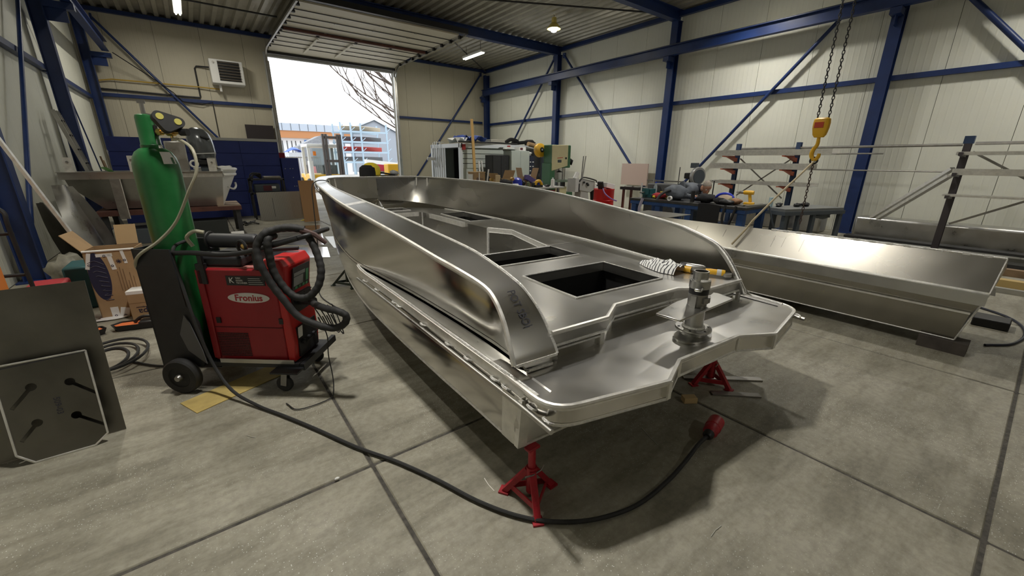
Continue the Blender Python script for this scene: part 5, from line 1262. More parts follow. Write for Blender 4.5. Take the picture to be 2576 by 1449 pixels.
left_back()
# ------------------------------------------------------------------ right and back of the hall
def container():
    t = thing('storage_container', 'white and pale green storage container with open door in the far right corner', 'container', (0, 0, 0))
    x0, x1, y0, y1, h = 7.70, 11.5, 13.2, 15.4, 2.15
    b = MB()
    for x in (x0, x1):
        for y in (y0, y1): b.bb(x-.05, x+.05, y-.05, y+.05, 0, h)
    for y in (y0, y1): b.bb(x0, x1, y-.05, y+.05, h-.14, h)
    for x in (x0, x1): b.bb(x-.05, x+.05, y0, y1, h-.14, h)
    b.obj('frame', mat('container_white', (.72, .76, .80), .45), t)
    g = mat('container_green', (.52, .57, .53), .5)
    MB().bb(x0, x1, y0, y1, h-.03, h-.01).obj('roof', g, t); MB().bb(x0, x1, y1-.02, y1, 0, h-.1).obj('back_wall', g, t); MB().bb(x1-.02, x1, y0, y1, 0, h-.1).obj('side_wall', g, t)
    for k in range(5): MB().bb(x0+.05, x1-.05, y0-.0, y0+.03, 1.30+.17*k, 1.45+.17*k).obj('front_slat', g, t)
    MB().bb(x0+.05, x1-.05, y0+.02, y0+.03, 0, 1.3).obj('front_panel', g, t)
    rows = []
    for k in range(24):
        y = y0+1.15+k*.045; rows.append((x0-.0 if k % 4 < 2 else x0+.04, y))
    MB().grid([[Vector((x, y, 0)) for x, y in rows], [Vector((x, y, h-.12)) for x, y in rows]], False).obj('ribbed_panel', mat('container_white', (.72, .76, .80)), t, solid=.006)
    MB().bb(x0+.02, x0+.06, y0+.10, y0+.20, 0, h-.14).obj('door_post', MATS['container_white'], t)
    MB().bb(x0+.15, x1-.1, y0+.25, y1-.1, 0, .02).obj('inside_floor', DARKS, t); MB().bb(x0+.9, x0+.92, y0+.1, y1-.1, 0, 2.0).obj('inner_wall', BLACK, t)
    for x in (x0+.1, 9.8, 11.3): MB().bb(x-.07, x+.07, y0-.07, y0-.04, 1.93, 2.12).obj('red_clamp', mat('red_clamp', (.35, .03, .03), .5), t)
    MB().cyl((x0-.05, y1-.25, 1.62), (x0-.32, y1-.15, 1.62), .06, n=12).obj('round_stub', WHITE, t)
    b = MB()
    for y in (14.6, 14.85, 15.05, 15.2): b.tube(cr([(x0-.02, y, 1.3), (x0-.08, y, 1.7), (x0-.08, y, 2.15), (x0-.0, y, 2.24), (x0+.12, y, 2.2)], 4), .013, 6)
    tag(b.obj('clamp_rods', ALUM), 'row of bent metal rods hooked over the container end', 'clamp')
    # things on the roof
    tag(MB().grid([[Vector((8.0+.13*i, 13.5+.22*j, 2.19+.20*abs(sin(i*1.7+j*2.1))+.10*abs(sin(i*.8)))) for i in range(9)] for j in range(6)]).obj('blue_tarp', mat('blue_tarp', (.025, .06, .28), .6), solid=.01), 'crumpled blue tarpaulin on the container roof', 'tarpaulin')
    tag(MB().grid([[Vector((7.75+.1*i, 13.45+.2*j, 2.17+.2*abs(sin(i*1.1+j*1.3)))) for i in range(5)] for j in range(5)]).obj('white_sheet', PAPER, solid=.01), 'crumpled white sheet on the left end of the container roof', 'sheet')
    b = MB(); [b.bb(9.15, 9.8, 13.4, 13.9, 2.15+.05*k, 2.19+.05*k) for k in range(4)]; tag(b.obj('stack_of_boards', mat('pale_board', (.55, .52, .45), .7)), 'small stack of pale boards on the container roof', 'board')
    tag(MB().tube(cr([(9.9, 13.5, 2.24), (10.1, 13.4, 2.36), (10.5, 13.5, 2.30), (10.3, 13.6, 2.22), (10.9, 13.45, 2.28), (11.3, 13.5, 2.24)], 5), .07, 8).obj('black_mat_roll', CLOTHB), 'rolled black rubber mat on the container roof', 'mat')
    tag(MB().blob((11.2, 13.6, 2.27), (.3, .2, .12), 6, .3).obj('black_bag', mat('brown_black', (.035, .03, .028), .8)), 'dark bundle on the right end of the container roof', 'bundle')
    tag(MB().bar((7.5, 13.0, 2.195), (10.3, 13.25, 2.195), .04, .06).obj('dark_channel', DARKS), 'long dark channel lying along the front edge of the container roof', 'metal bar')
    tag(MB().tube([(10.6, 12.95, 2.20), (11.05, 12.95, 2.12), (11.5, 12.9, 2.05)], .085, 10).obj('cardboard_tube', CARD), 'thick cardboard tube sticking out towards the yellow hose reel', 'tube')
    tag(MB().bar((8.05, 12.75, .0), (8.05, 12.98, 2.95), .10, .04, (0, 1, 0)).obj('timber_plank', mat('bright_timber', (.58, .36, .12), .55)), 'tall yellow timber plank leaning against the container', 'plank')
    tag(MB().bar((8.3, 12.7, 0), (8.26, 12.9, 1.55), .05, .04).obj('white_batten', PAPER), 'left white batten leaning beside the black cabinet', 'batten')
    tag(MB().bar((8.46, 12.7, 0), (8.38, 12.9, 1.55), .05, .04).obj('white_batten', PAPER), 'right white batten leaning beside the black cabinet', 'batten')
    def cab(name, lb, x0, x1, y0, y1, h, m, doors=2, m2=None):
        t = thing(name, lb, 'cabinet', ((x0+x1)/2, y0, 0)); w = (x1-x0)/2
        MB().bb(-w, w, .02, y1-y0, 0, h).obj('body', m, t)
        for k in range(doors):
            a, c = -w+2*w*k/doors+.006, -w+2*w*(k+1)/doors-.006
            d = MB().bb(a, c, 0, .02, .05, h-.03).obj('door', m2 or m, t)
            MB().bb(c-.05, c-.03, -.02, 0, h*.5, h*.5+.12).obj('handle', STEEL, d)
        return t
    cab('black_cabinet', 'black cabinet standing before the container', 8.55, 9.25, 12.4, 12.9, 1.76, BLACKM)
    cab('grey_cabinet', 'pale grey green steel cabinet in the middle of the container front', 9.3, 10.15, 12.3, 12.8, 1.92, GREY, 2)
    t = cab('drawer_cabinet', 'narrow dark blue drawer cabinet with white labels right of the grey cabinet', 10.2, 10.48, 12.4, 12.8, 1.75, mat('navy_cabinet', (.012, .018, .04), .5), 1)
    for k in range(7):
        for x in (-.06, .07): MB().bb(x-.03, x+.03, -.012, -.001, .55+.16*k, .58+.16*k).obj('label', PAPER, t)
    tag(MB().blob((10.34, 12.6, 1.83), (.12, .1, .07), 3, .4).obj('white_rags', PAPER), 'white rags on top of the narrow drawer cabinet', 'cloth')
    cab('tall_dark_cabinet', 'tall black cabinet with coat between the drawer and blue-grey cabinets', 10.52, 10.85, 12.5, 12.9, 1.95, BLACKM, 1)
    cab('blue_grey_cabinet', 'tall dark blue-grey cabinet left of the band saw', 10.9, 11.6, 12.3, 12.8, 1.95, DGREY, 1)
    tag(MB().blob((9.35, 12.6, 1.98), (.35, .2, .06), 4, .35).obj('plastic_film', mat('clear_film', (.4, .42, .4), .3)), 'crumpled plastic film on top of the grey cabinet', 'plastic')
    o = tag(MB().bb(9.75, 10.05, 12.4, 12.7, 1.921, 2.06).obj('white_carton', PAPER), 'white carton on top of the grey cabinet', 'box'); MB().bb(9.78, 9.9, 12.395, 12.4, 1.95, 2.03).obj('print', mat('maroon', (.1, .02, .03)), o)
    # hose reel on the column side
    t = thing('hose_reel', 'round yellow hose reel hanging above the band saw table', 'hose reel', (8.80, 10.15, 1.88))
    R = Matrix.Rotation(radians(80), 3, 'X')
    MB().lathe([(0, -.09), (.14, -.09), (.20, -.07), (.215, 0), (.20, .07), (.14, .09), (.0, .09)], n=28, rot=R).obj('housing', YEL, t)
    MB().lathe([(.03, .085), (.075, .085), (.075, .11), (.03, .11)], n=20, rot=R).obj('hub', BLACK, t); MB().lathe([(0, .1), (.03, .1), (.03, .115), (0, .115)], n=14, rot=R).obj('hub_cap', LGREY, t)
    MB().bar((0, .05, .05), (.25, .15, .0), .05, .06).obj('arm', STEEL, t); MB().cyl((-.02, -.06, -.19), (-.02, -.06, -1.0), .012, n=6).obj('hose', DARKS, t)
container()

def machines():
    t = thing('band_saw', 'green and cream band saw behind the clutter table', 'band saw', (9.2, 9.6, 0))
    P = [(-.42, 0), (-.10, 0), (-.10, .92), (-.24, .95), (-.26, 1.3), (-.30, 1.6), (-.28, 2.02), (.50, 2.05), (.50, 1.40), (.10, 1.30), (-.36, 1.25), (-.44, .9)]
    MB().bb(-.36, .44, .02, .42, 1.36, 2.04).obj('upper_housing', GREENM, t, bevel=.02)
    MB().bb(-.42, -.22, .02, .42, .0, 1.5).obj('column', GREENM, t, bevel=.015)
    MB().plate([(-.37, 1.27), (.30, 1.42), (.30, 2.045), (-.37, 2.03)], [], .03, frame((0, -.0, 0), (1, 0, 0), (0, 0, 1))).obj('upper_door', CREAM, t, bevel=.01)
    MB().bb(.44, .48, .1, .3, 1.45, 2.02).obj('tension_side', GREENM, t); 
    MB().plate([(.18, 1.62), (.25, 1.62), (.25, 1.68), (.18, 1.68)], [], .004, frame((0, -.004, 0), (1, 0, 0), (0, 0, 1))).obj('switch_plate', BLACK, t)
    MB().plate([(-.14, 1.52), (.02, 1.52), (.02, 1.60), (-.14, 1.60)], [], .004, frame((0, -.004, 0), (1, 0, 0), (0, 0, 1))).obj('data_plate', DGREY, t)
    MB().plate([(-.16, 1.64), (.08, 1.66), (.08, 1.68), (-.16, 1.66)], [], .004, frame((0, -.004, 0), (1, 0, 0), (0, 0, 1))).obj('red_print', mat('red_print', (.5, .08, .05), .5), t)
    MB().bb(-.35, .70, -.25, .45, .94, .99).obj('saw_table', mat('worn_green_table', (.16, .22, .17), .4, .4), t)
    MB().bb(-.20, .28, -.02, .42, .0, .78).obj('lower_housing', CREAM, t, bevel=.015); MB().bb(.28, .6, .02, .42, 0, .6).obj('motor_cover', GREENM, t, bevel=.02)
    MB().bb(.2, .32, .1, .2, .78, .94).obj('table_neck', BLACK, t)
    MB().cyl((.02, .1, 1.25), (.02, .1, 1.40), .02).obj('guide_rod', STEEL, t); MB().lathe([(0, 0), (.11, .01), (.02, .06)], (.0, .05, 1.22), 14).obj('guide_knob', BLACK, t)
    for x in (.22, .30): MB().bar((x, .12, 1.40), (x, .12, 1.0), .05 if x < .3 else .02, .02, (0, 1, 0)).obj('blade_guard', STEEL, t)
    b = MB(); b.tube([(.5, .1, 1.62), (.56, .05, 1.58), (.50, .05, 1.45)], .03, 6); b.blob((.50, .1, 1.55), (.08, .06, .09), 4, .3); b.obj('tension_wheel', BLACK, t)
    MB().bb(-.12, .42, .55, .56, .94, 1.35).obj('back_board', STEEL, t)
    t = thing('sheet_bender', 'grey pedestal machine with motor left of the red drum', 'machine', (9.05, 8.35, 0))
    MB().plate([(-.35, .78), (-.20, .74), (.20, .68), (.42, .78), (.38, 1.0), (-.1, 1.08), (-.28, 1.06)], [], .28, frame((0, 0, 0), (1, 0, 0), (0, 0, 1))).obj('head', mat('grey_machine', (.42, .42, .40), .5), t, bevel=.015)
    MB().plate([(-.22, .0), (.24, .0), (.12, .74), (-.18, .76)], [], .24, frame((0, .02, 0), (1, 0, 0), (0, 0, 1))).obj('pedestal', MATS['grey_machine'], t)
    MB().bb(-.46, -.32, -.02, .3, .72, 1.10).obj('end_block', LGREY, t); MB().bb(-.33, -.28, -.02, .3, .72, .95).obj('black_block', BLACK, t)
    MB().tube(cr([(-.30, -.02, 1.0), (-.22, -.03, 1.10), (-.05, -.03, 1.11), (.38, -.03, 1.02), (.4, -.03, .96)], 3), .02, 6).obj('guard_bar', BLACK, t)
    for x, z in ((-.12, .98), (.02, .94), (.06, .90)): MB().cyl((x, -.005, z), (x, -.05, z), .03, n=10).obj('knob', BLACK, t)
    MB().bb(.34, .56, -.05, .2, .80, .94).obj('switch_box', PAPER, t); MB().bb(.40, .46, -.055, -.05, .86, .90).obj('switch_mark', NAVY, t)
    MB().cyl((.45, .1, .80), (.55, .1, .2), .12, n=12).obj('motor', BLACK, t)
    MB().cyl((-.38, .1, 1.08), (-.28, .1, 1.24), .06, n=12).obj('blade_cover', PAPER, t)
    MB().bb(.42, .47, .0, .04, .55, .60).obj('yellow_tag', YELB, t)
    for k, x in enumerate((9.62, 9.78)): tag(MB().cyl((x, 9.2+.1*k, 0), (10.05, 9.35+.1*k, 1.72), .018, n=6).obj('thin_steel_bar', STEEL), ['left thin steel bar leaning behind the grey machine', 'right thin steel bar leaning behind the grey machine'][k], 'metal bar')
    t = thing('red_drum', 'red steel drum standing left of the blue workbench', 'drum', (8.45, 7.15, 0))
    MB().lathe([(0, .87), (.255, .87), (.265, .88), (.268, .87), (.268, .86), (.262, .85), (.262, .60), (.274, .59), (.262, .58), (.262, .32), (.274, .31), (.262, .30), (.262, .02), (.268, .0), (0, 0)], n=32).obj('body', REDD, t)
    tag(MB().box((8.55, 7.12, .95), (.32, .2, .13), Matrix.Rotation(.2, 3, 'Y')).obj('white_tray', PAPER, bevel=.01), 'white tray lying on the red drum', 'tray')
    tag(MB().box((8.30, 7.15, .97), (.05, .16, .19), Matrix.Rotation(-.3, 3, 'Y')).obj('black_block', BLACK), 'black block leaning on the red drum', 'block')
    tag(MB().tube(cr([(8.22, 7.0, .9), (8.2, 6.9, .78), (8.3, 6.78, .66), (8.45, 6.72, .60)], 4), .016, 6).obj('purple_hose', PURPLE), 'purple hose looped around the red drum', 'hose')
    # roller conveyor behind the bench
    t = thing('roller_stand', 'long black roller stand behind the left end of the workbench', 'stand', (9.1, 6.0, 0))
    MB().bb(-.2, -.12, -1.1, 1.0, .86, .93).obj('rail', BLACKM, t); MB().bb(.12, .2, -1.1, 1.0, .86, .93).obj('rail', BLACKM, t)
    for k in range(8): MB().cyl((-.14, -1+.27*k, .92), (.14, -1+.27*k, .92), .03, n=10).obj('roller', STEEL, t)
    for y in (-1.0, .0, .9):
        for x in (-.16, .16): MB().bb(x-.025, x+.025, y-.025, y+.025, 0, .86).obj('leg', RUST, t)
    tag(MB().bb(11.9, 11.95, 8.3, 9.35, .8, 1.5).obj('pink_board', mat('pink_board', (.55, .43, .38), .7)), 'pale pink board leaning at the right wall behind the workbench', 'board')
machines()

def clutter_table():
    t = thing('clutter_table', 'long grey work table covered with boxes and bottles', 'table', (0, 0, 0))
    MB().bb(6.0, 8.75, 8.95, 9.75, .80, .84).obj('tabletop', mat('table_top_grey', (.50, .50, .48), .45), t)
    for x in (6.1, 7.3, 8.6):
        for y in (9.05, 9.65): MB().bb(x-.03, x+.03, y-.03, y+.03, 0, .8).obj('leg', STEEL, t)
    tag(MB().bb(7.85, 8.45, 9.02, 9.5, .0, .74).obj('red_tool_chest', mat('dark_red_chest', (.22, .02, .025), .5)), 'dark red tool chest under the clutter table', 'tool chest')
    z = .842
    def jar(x, y, r, h, m, name, lb, cat, cap=None):
        t = thing(name, lb, cat, (x, y, z))
        MB().lathe([(0, 0), (r, 0), (r, h*.72), (r*.9, h*.8), (r*.4, h*.86), (r*.4, h*.9), (0, h*.9)], n=16).obj('bottle', m, t)
        MB().lathe([(0, h*.9), (r*.45, h*.9), (r*.45, h), (0, h)], n=12).obj('cap', cap or m, t)
    jar(8.42, 9.1, .055, .25, PAPER, 'white_bottle', 'white plastic bottle on the right end of the clutter table', 'bottle')
    jar(7.48, 9.1, .05, .17, mat('olive_can', (.14, .16, .07), .4), 'olive_can', 'olive green can on the clutter table', 'can')
    jar(7.66, 9.08, .06, .15, BLACK, 'black_jar', 'black jar with pale lid on the clutter table', 'jar', CREAM)
    jar(7.98, 9.2, .035, .16, BLUEP, 'blue_can', 'left small blue can on the clutter table', 'can'); jar(8.07, 9.2, .035, .17, BLUEP, 'blue_can', 'right small blue can on the clutter table', 'can')
    t = thing('yellow_sander', 'yellow and black hand sander on the clutter table', 'tool', (7.80, 9.05, z))
    MB().tube(cr([(-.12, 0, .06), (-.06, 0, .15), (.04, 0, .17), (.11, 0, .12), (.14, 0, .05)], 4), .045, 10).obj('body', YEL, t); MB().bb(-.14, .14, -.06, .06, 0, .06).obj('base', BLACK, t)
    t = thing('blue_helmet', 'blue face mask on the clutter table', 'mask', (7.22, 9.3, z+.115))
    MB().lathe([(.16, -.11), (.165, 0), (.14, .10), (.07, .15), (0, .16)], n=18).obj('shell', BLUEP, t); MB().blob((.18, -.05, -.02), (.07, .1, .09), 3, .2).obj('filter', BLACK, t)
    def openbox(x, y, w, d, h, rz, lb, m=CARDL, flaps=((1, .5), (-1, .9))):
        t = thing('open_carton', lb, 'box', (x, y, z), rz)
        b = MB()
        for (x0, x1, y0, y1) in ((-w/2, w/2, -d/2, -d/2+.006), (-w/2, w/2, d/2-.006, d/2), (-w/2, -w/2+.006, -d/2, d/2), (w/2-.006, w/2, -d/2, d/2)): b.bb(x0, x1, y0, y1, 0, h)
        b.obj('box_body', m, t)
        for s, a in flaps: MB().box((s*(w/2+.125*sin(a)), 0, h+.125*cos(a)), (.006, d, .26), Matrix.Rotation(s*a, 3, 'Y')).obj('flap', CARD if s > 0 else m, t)
    openbox(6.75, 9.35, .50, .36, .24, .3, 'open pale cardboard carton with raised flaps on the clutter table')
    openbox(7.75, 9.5, .44, .36, .28, -.2, 'open brown cardboard carton behind the cans', CARD, ((1, .3), (-1, .2)))
    tag(MB().box((7.72, 9.32, z+.20), (.36, .18, .14), Matrix.Rotation(.45, 3, 'Y')).obj('purple_pack', mat('purple_print', (.10, .08, .30), .5), bevel=.01), 'purple and white printed packet leaning before the brown carton', 'packet')
    tag(MB().box((6.38, 9.05, z+.18), (.15, .03, .36), Matrix.Rotation(.08, 3, 'Y')).obj('plywood_offcut', mat('plywood', (.6, .46, .27), .7), bevel=.012), 'rounded plywood offcut standing on the clutter table', 'wood')
    tag(MB().bar((6.12, 9.2, z+.03), (6.2, 9.2, z+.5), .03, .03).obj('white_stick', PAPER), 'thin white stick standing at the left end of the clutter table', 'stick')
    tag(MB().blob((6.62, 9.08, z+.11), (.28, .12, .12), 5, .3, 14, 8).obj('black_bag', CLOTHB), 'crumpled black bag in front of the open carton', 'bag')
    tag(MB().box((7.03, 9.15, z+.06), (.22, .16, .10), Matrix.Rotation(.4, 3, 'Z')).obj('white_tray', PAPER, bevel=.02), 'white plastic tray left of the blue mask', 'tray')
    for k, (x, y) in enumerate(((6.95, 9.0), (7.3, 9.02), (8.15, 9.05))): tag(MB().blob((x, y, z+.03), (.09, .05, .035), 10+k, .4).obj('hand_tool', BLACK), ['black hand tool left on the table before the white tray', 'black hand tool lying before the blue mask', 'dark hand tool lying beside the white bottle'][k], 'tool')
    for k, x in enumerate((6.25, 6.95)):
        t = thing('brass_clamp', ['brass clamp left of the open carton', 'brass clamp right of the open carton'][k], 'clamp', (x, 9.15, z))
        MB().cyl((0, 0, .0), (0, 0, .26), .014, n=8).obj('rod', STEEL, t); MB().lathe([(0, -.04), (.045, -.04), (.045, .04), (0, .04)], (0, 0, .24), 12, Matrix.Rotation(pi/2, 3, 'X')).obj('knob', BRASS, t)
    t = thing('cardboard_parcel', 'taped cardboard parcel stacked on another box left of the clutter table', 'box', (5.95, 9.4, .97))
    MB().bb(-.17, .17, -.15, .15, 0, .30).obj('box_body', CARD, t); MB().bb(-.03, .0, -.152, -.15, 0, .30).obj('white_tape', PAPER, t); MB().bb(-.18, .18, -.16, .16, .29, .31).obj('lid', CARDL, t)
    MB().lathe([(.018, 0), (.032, 0), (.032, .001), (.018, .001)], (-.07, -.152, .13), 14, Matrix.Rotation(pi/2, 3, 'X')).obj('round_mark', NAVY, t); text('llon', 'print_letters', NAVY, t, frame((.06, -.152, .13), (1, 0, 0), (0, 0, 1)), .07, .0005)
    MB().bb(-.20, -.175, -.1, .1, .02, .25).obj('side_card', PAPER, t)
    tag(MB().bb(5.74, 6.16, 9.2, 9.6, .50, .969).obj('lower_carton', CARDL), 'lower brown carton under the taped parcel', 'box')
    tag(MB().bb(5.72, 6.0 - .02, 9.2, 9.6, 0, .499).obj('plastic_crate', DGREY), 'dark crate supporting the two cartons', 'crate')
clutter_table()

def bench():
    t = thing('workbench', 'long blue steel workbench with black worn top, full of tools', 'workbench', (0, 0, 0))
    x0, x1, y0, y1 = 6.62, 7.45, 2.80, 4.95
    MB().bb(x0, x1, y0, y1, .85, .89).obj('benchtop', mat('worn_bench_top', (.06, .06, .06), .35, .5, var=.4, vscale=7), t)
    MB().bb(x0+.01, x1-.01, y0+.01, y1-.01, .79, .85).obj('apron', BLUEB, t)
    for y in (y0+.08, 3.75, 4.35, y1-.08):
        for x in (x0+.08, x1-.08): MB().bb(x-.05, x+.05, y-.05, y+.05, 0, .79).obj('leg', BLUEB, t)
    t = thing('steel_frame_table', 'dark frame table with thin square legs right of the blue workbench', 'table', (8.12, 2.55, 0), radians(-22))
    MB().bb(-.62, .62, -.25, .25, .80, .84).obj('tabletop', mat('worn_grey_top', (.22, .23, .23), .4, .4), t); MB().bb(-.64, .64, -.27, .27, .74, .80).obj('apron', DGREY, t)
    for x in (-.58, -.3, .0, .58):
        for y in (-.23, .23): MB().bb(x-.03, x+.03, y-.03, y+.03, 0, .74).obj('leg', DGREY, t)
    MB().blob((.42, -.05, .72), (.16, .12, .08), 3, .2).obj('hanging_bag', DGREY, t)
    z = .892
    t = thing('cordless_drill', 'yellow and black cordless drill standing on the workbench', 'drill', (7.05, 3.0, z), radians(100))
    MB().lathe([(0, -.09), (.03, -.09), (.034, -.05), (.034, .04), (.026, .06), (0, .06)], (0, 0, .20), 14, Matrix.Rotation(pi/2, 3, 'Y')).obj('motor_body', YEL, t); MB().lathe([(.024, .06), (.022, .11), (.008, .13), (.006, .17), (0, .17)], (0, 0, .20), 12, Matrix.Rotation(pi/2, 3, 'Y')).obj('chuck', STEEL, t)
    MB().bar((-.03, 0, .19), (-.06, 0, .05), .035, .045, (1, 0, 0)).obj('grip', YEL, t, bevel=.01); MB().bb(-.12, .03, -.04, .04, 0, .05).obj('battery', YEL, t, bevel=.01)
    t = thing('bench_vise', 'teal bench vise on the left end of the workbench', 'vise', (7.05, 4.82, z))
    MB().bb(-.08, .08, -.10, .1, 0, .06).obj('base', TEAL, t); MB().bb(-.06, .12, -.05, .05, .06, .16).obj('jaw', TEAL, t); MB().bb(-.18, -.1, -.05, .05, .06, .17).obj('jaw', TEAL, t); MB().cyl((-.3, 0, .10), (.1, 0, .10), .015, n=8).obj('screw', STEEL, t); MB().cyl((-.29, 0, -.1), (-.27, 0, .28), .012, n=8).obj('handle', LGREY, t)
    t = thing('water_bottle', 'clear plastic water bottle behind the vise', 'bottle', (7.35, 4.90, z))
    MB().lathe([(0, 0), (.035, 0), (.036, .18), (.02, .23), (.014, .24), (.014, .26), (0, .26)], n=14).obj('bottle', mat('clear_plastic', (.6, .7, .75), .1, trans=.7), t); MB().lathe([(0, .26), (.016, .26), (.016, .28), (0, .28)], n=10).obj('cap', BLUEP, t)
    tag(MB().lathe([(.09, .12), (.085, .12), (.05, 0), (0, 0)], n=16).obj('yellow_funnel', mat('pale_yellow', (.7, .58, .12), .5), loc=(7.1, 4.52, z)), 'yellow funnel-shaped cup on the workbench', 'cup')
    t = thing('mitre_saw', 'dark mitre saw with raised round guard behind the crouching man', 'saw', (8.35, 4.55, 0))
    MB().bb(-.25, .25, -.3, .3, .0, .80).obj('cabinet', DGREY, t); MB().bb(-.25, .25, -.35, .35, .80, .88).obj('base', BLACKM, t); MB().bb(-.05, .1, .1, .2, .88, 1.25).obj('arm', BLACKM, t)
    R = Matrix.Rotation(pi/2, 3, 'Y') @ Matrix.Identity(3); R = Matrix.Rotation(1.25, 3, 'Z') @ R
    MB().lathe([(0, -.04), (.17, -.04), (.18, -.03), (.18, .03), (.17, .04), (0, .04)], (.0, .05, 1.28), 28, R).obj('blade_guard', mat('grey_guard', (.36, .36, .35), .4, .3), t); MB().lathe([(0, -.044), (.14, -.044), (.14, .044), (0, .044)], (-.006, .04, 1.27), 24, R).obj('dark_disc', DGREY, t)
    MB().bb(-.1, .1, .14, .30, 1.22, 1.34).obj('motor', BLACK, t, bevel=.02); MB().bb(-.06, .06, .08, .2, 1.44, 1.54).obj('handle', DGREY, t)
    MB().tube([(.0, -.32, .88), (.0, -.32, 1.2), (.0, -.28, 1.2)], .012, 6).obj('hold_down', BLACK, t)
    t = thing('grey_jig_machine', 'dark grey machine with rods on the back of the workbench', 'machine', (8.62, 5.42, 0))
    MB().bb(-.2, .2, -.42, .42, .70, 1.08).obj('body', mat('jig_grey', (.10, .10, .105), .5), t, bevel=.03); MB().bb(-.22, .22, -.45, .45, 0, .7).obj('stand', DARKS, t)
    for yy in (-.2, .15): MB().lathe([(0, -.01), (.12, -.01), (.12, .01), (0, .01)], (-.21, yy, .92), 18, Matrix.Rotation(pi/2, 3, 'Y')).obj('handwheel', DARKS, t)
    MB().bar((-.1, -.45, 1.14), (-.1, .50, 1.14), .03, .03).obj('top_rail', STEEL, t); MB().cyl((-.1, -.30, 1.08), (-.1, -.30, 1.45), .010, n=6).obj('rod', DARKS, t); MB().cyl((-.1, .3, 1.0), (-.1, .3, 1.16), .03, n=8).obj('clamp', STEEL, t)
    # clutter on the bench
    rnd = random.Random(11)
    L = [((7.0, 4.55), (.10, .14, .05), 'red_rag', mat('red_rag', (.4, .03, .04), .8), 'red rag on the workbench beside the vise', 'cloth'), ((6.95, 4.62), (.06, .05, .03), 'yellow_tape', YELB, 'small yellow tape roll beside the red rag', 'tape'),
         ((7.0, 4.22), (.16, .22, .13), 'grey_jacket', JACKET, 'grey jacket heaped on the workbench left of the man', 'jacket'), ((6.95, 3.62), (.13, .17, .07), 'work_hat', CLOTHB, 'black cap on the workbench before the man', 'cap'),
         ((6.9, 3.35), (.08, .1, .05), 'black_gloves', CLOTHB, 'black work gloves on the workbench', 'gloves'), ((6.85, 3.22), (.05, .12, .04), 'black_tool', BLACK, 'black hand grinder on the workbench', 'tool'), ((7.1, 3.35), (.12, .14, .07), 'tan_rag', mat('tan_rag', (.42, .33, .25), .8), 'tan rag below the blue strap on the workbench', 'cloth'),
         ((7.0, 3.14), (.07, .09, .05), 'orange_tool', mat('orange_grey', (.3, .16, .08), .6), 'small orange and grey tool left of the drill', 'tool'), ((7.0, 3.22), (.06, .05, .05), 'olive_rag', mat('olive_rag', (.2, .19, .08), .8), 'olive rag left of the drill', 'cloth'), ((7.2, 3.85), (.08, .2, .03), 'navy_box', mat('navy_box', (.02, .03, .09), .5), 'flat navy case behind the black cap', 'case')]
    for (x, y), r, n, m, lb, ct in L: tag(MB().blob((x, y, z+r[2]), r, rnd.randint(0, 99), .22, 14, 8).obj(n, m), lb, ct)
    tag(MB().tube(cr([(7.1, 3.55, z+.05), (7.1, 3.48, z+.13), (7.1, 3.35, z+.16), (7.1, 3.25, z+.12), (7.1, 3.22, z+.04)], 4), .022, 8).obj('blue_strap', BLUEP), 'blue curved strap arching over the rag on the workbench', 'strap')
    tag(MB().tube(cr([(6.75, 4.45, .40), (6.72, 4.42, .75), (6.74, 4.40, .95), (6.85, 4.25, 1.07), (7.0, 4.1, 1.04)], 4), .025, 8).obj('grey_hose', mat('grey_hose', (.05, .05, .055), .6)), 'dark grey hose standing over the front edge of the workbench', 'hose')
    t = tag(MB().lathe([(.03, -.09), (.034, -.09), (.034, .09), (.03, .09)], n=16, rot=Matrix.Rotation(pi/2, 3, 'X')).obj('mug', BLACK, loc=(6.8, 3.78, z+.095)), 'black cup standing on the workbench before the man', 'cup'); t.rotation_euler = (pi/2, 0, 0)
    tag(MB().lathe([(.028, -.02), (.042, -.02), (.042, .02), (.028, .02)], n=16, rot=Matrix.Rotation(pi/2, 3, 'Y'), c=(6.68, 4.14, z+.043)).obj('tape_roll', PAPER), 'white tape roll standing on the workbench edge', 'tape')
    rows = [[Vector((6.60-.012*sin(j*1.5), 3.55-.09*j+.0*i, .90-.10*i+.01*sin(i+j))) for i in range(7)] for j in range(5)]
    tag(MB().grid(rows).obj('black_apron', CLOTHB, solid=.01), 'black apron hanging over the front of the workbench', 'cloth')
    tag(MB().tube(cr([(6.63, 3.12, .9), (6.58, 3.12, .7), (6.57, 3.05, .50), (6.58, 2.98, .7), (6.62, 2.95, .9)], 4), .022, 6).obj('black_strap', CLOTHB), 'black strap hanging over the front of the workbench', 'strap')
    tag(MB().tube(cr([(6.62, 4.66, .9), (6.57, 4.68, .7), (6.58, 4.62, .5), (6.58, 4.56, .62)], 4), .03, 6).obj('grey_cloth_strip', mat('lilac_grey', (.26, .24, .30), .8)), 'lilac grey cloth hanging from the left end of the workbench', 'cloth')
    for k, (y, a) in enumerate(((2.95, .03), (2.88, .0))): tag(MB().bar((6.8, y, z+.012), (7.4, y-.05, z+.012), .04, .02).obj('alu_offcut', ALUM), ['upper flat aluminium offcut right of the drill', 'lower flat aluminium offcut at the bench corner'][k], 'metal bar')
    tag(MB().tube(cr([(7.4, 2.78, .88), (7.45, 2.70, .6), (7.55, 2.6, .3), (7.6, 2.5, .02)], 4), .014, 6).obj('blue_grey_lead', DGREY), 'dark lead hanging between bench and frame table', 'cable')
    for k, (x, y) in enumerate(((7.85, 2.80), (8.12, 2.62), (8.3, 2.56))): tag(MB().blob((x, y, .84+.03), (.10, .05, .03), 20+k, .35).obj('black_part', BLACK), ['left black machine part on the frame table', 'middle black machine part on the frame table', 'right black machine part on the frame table'][k], 'part')
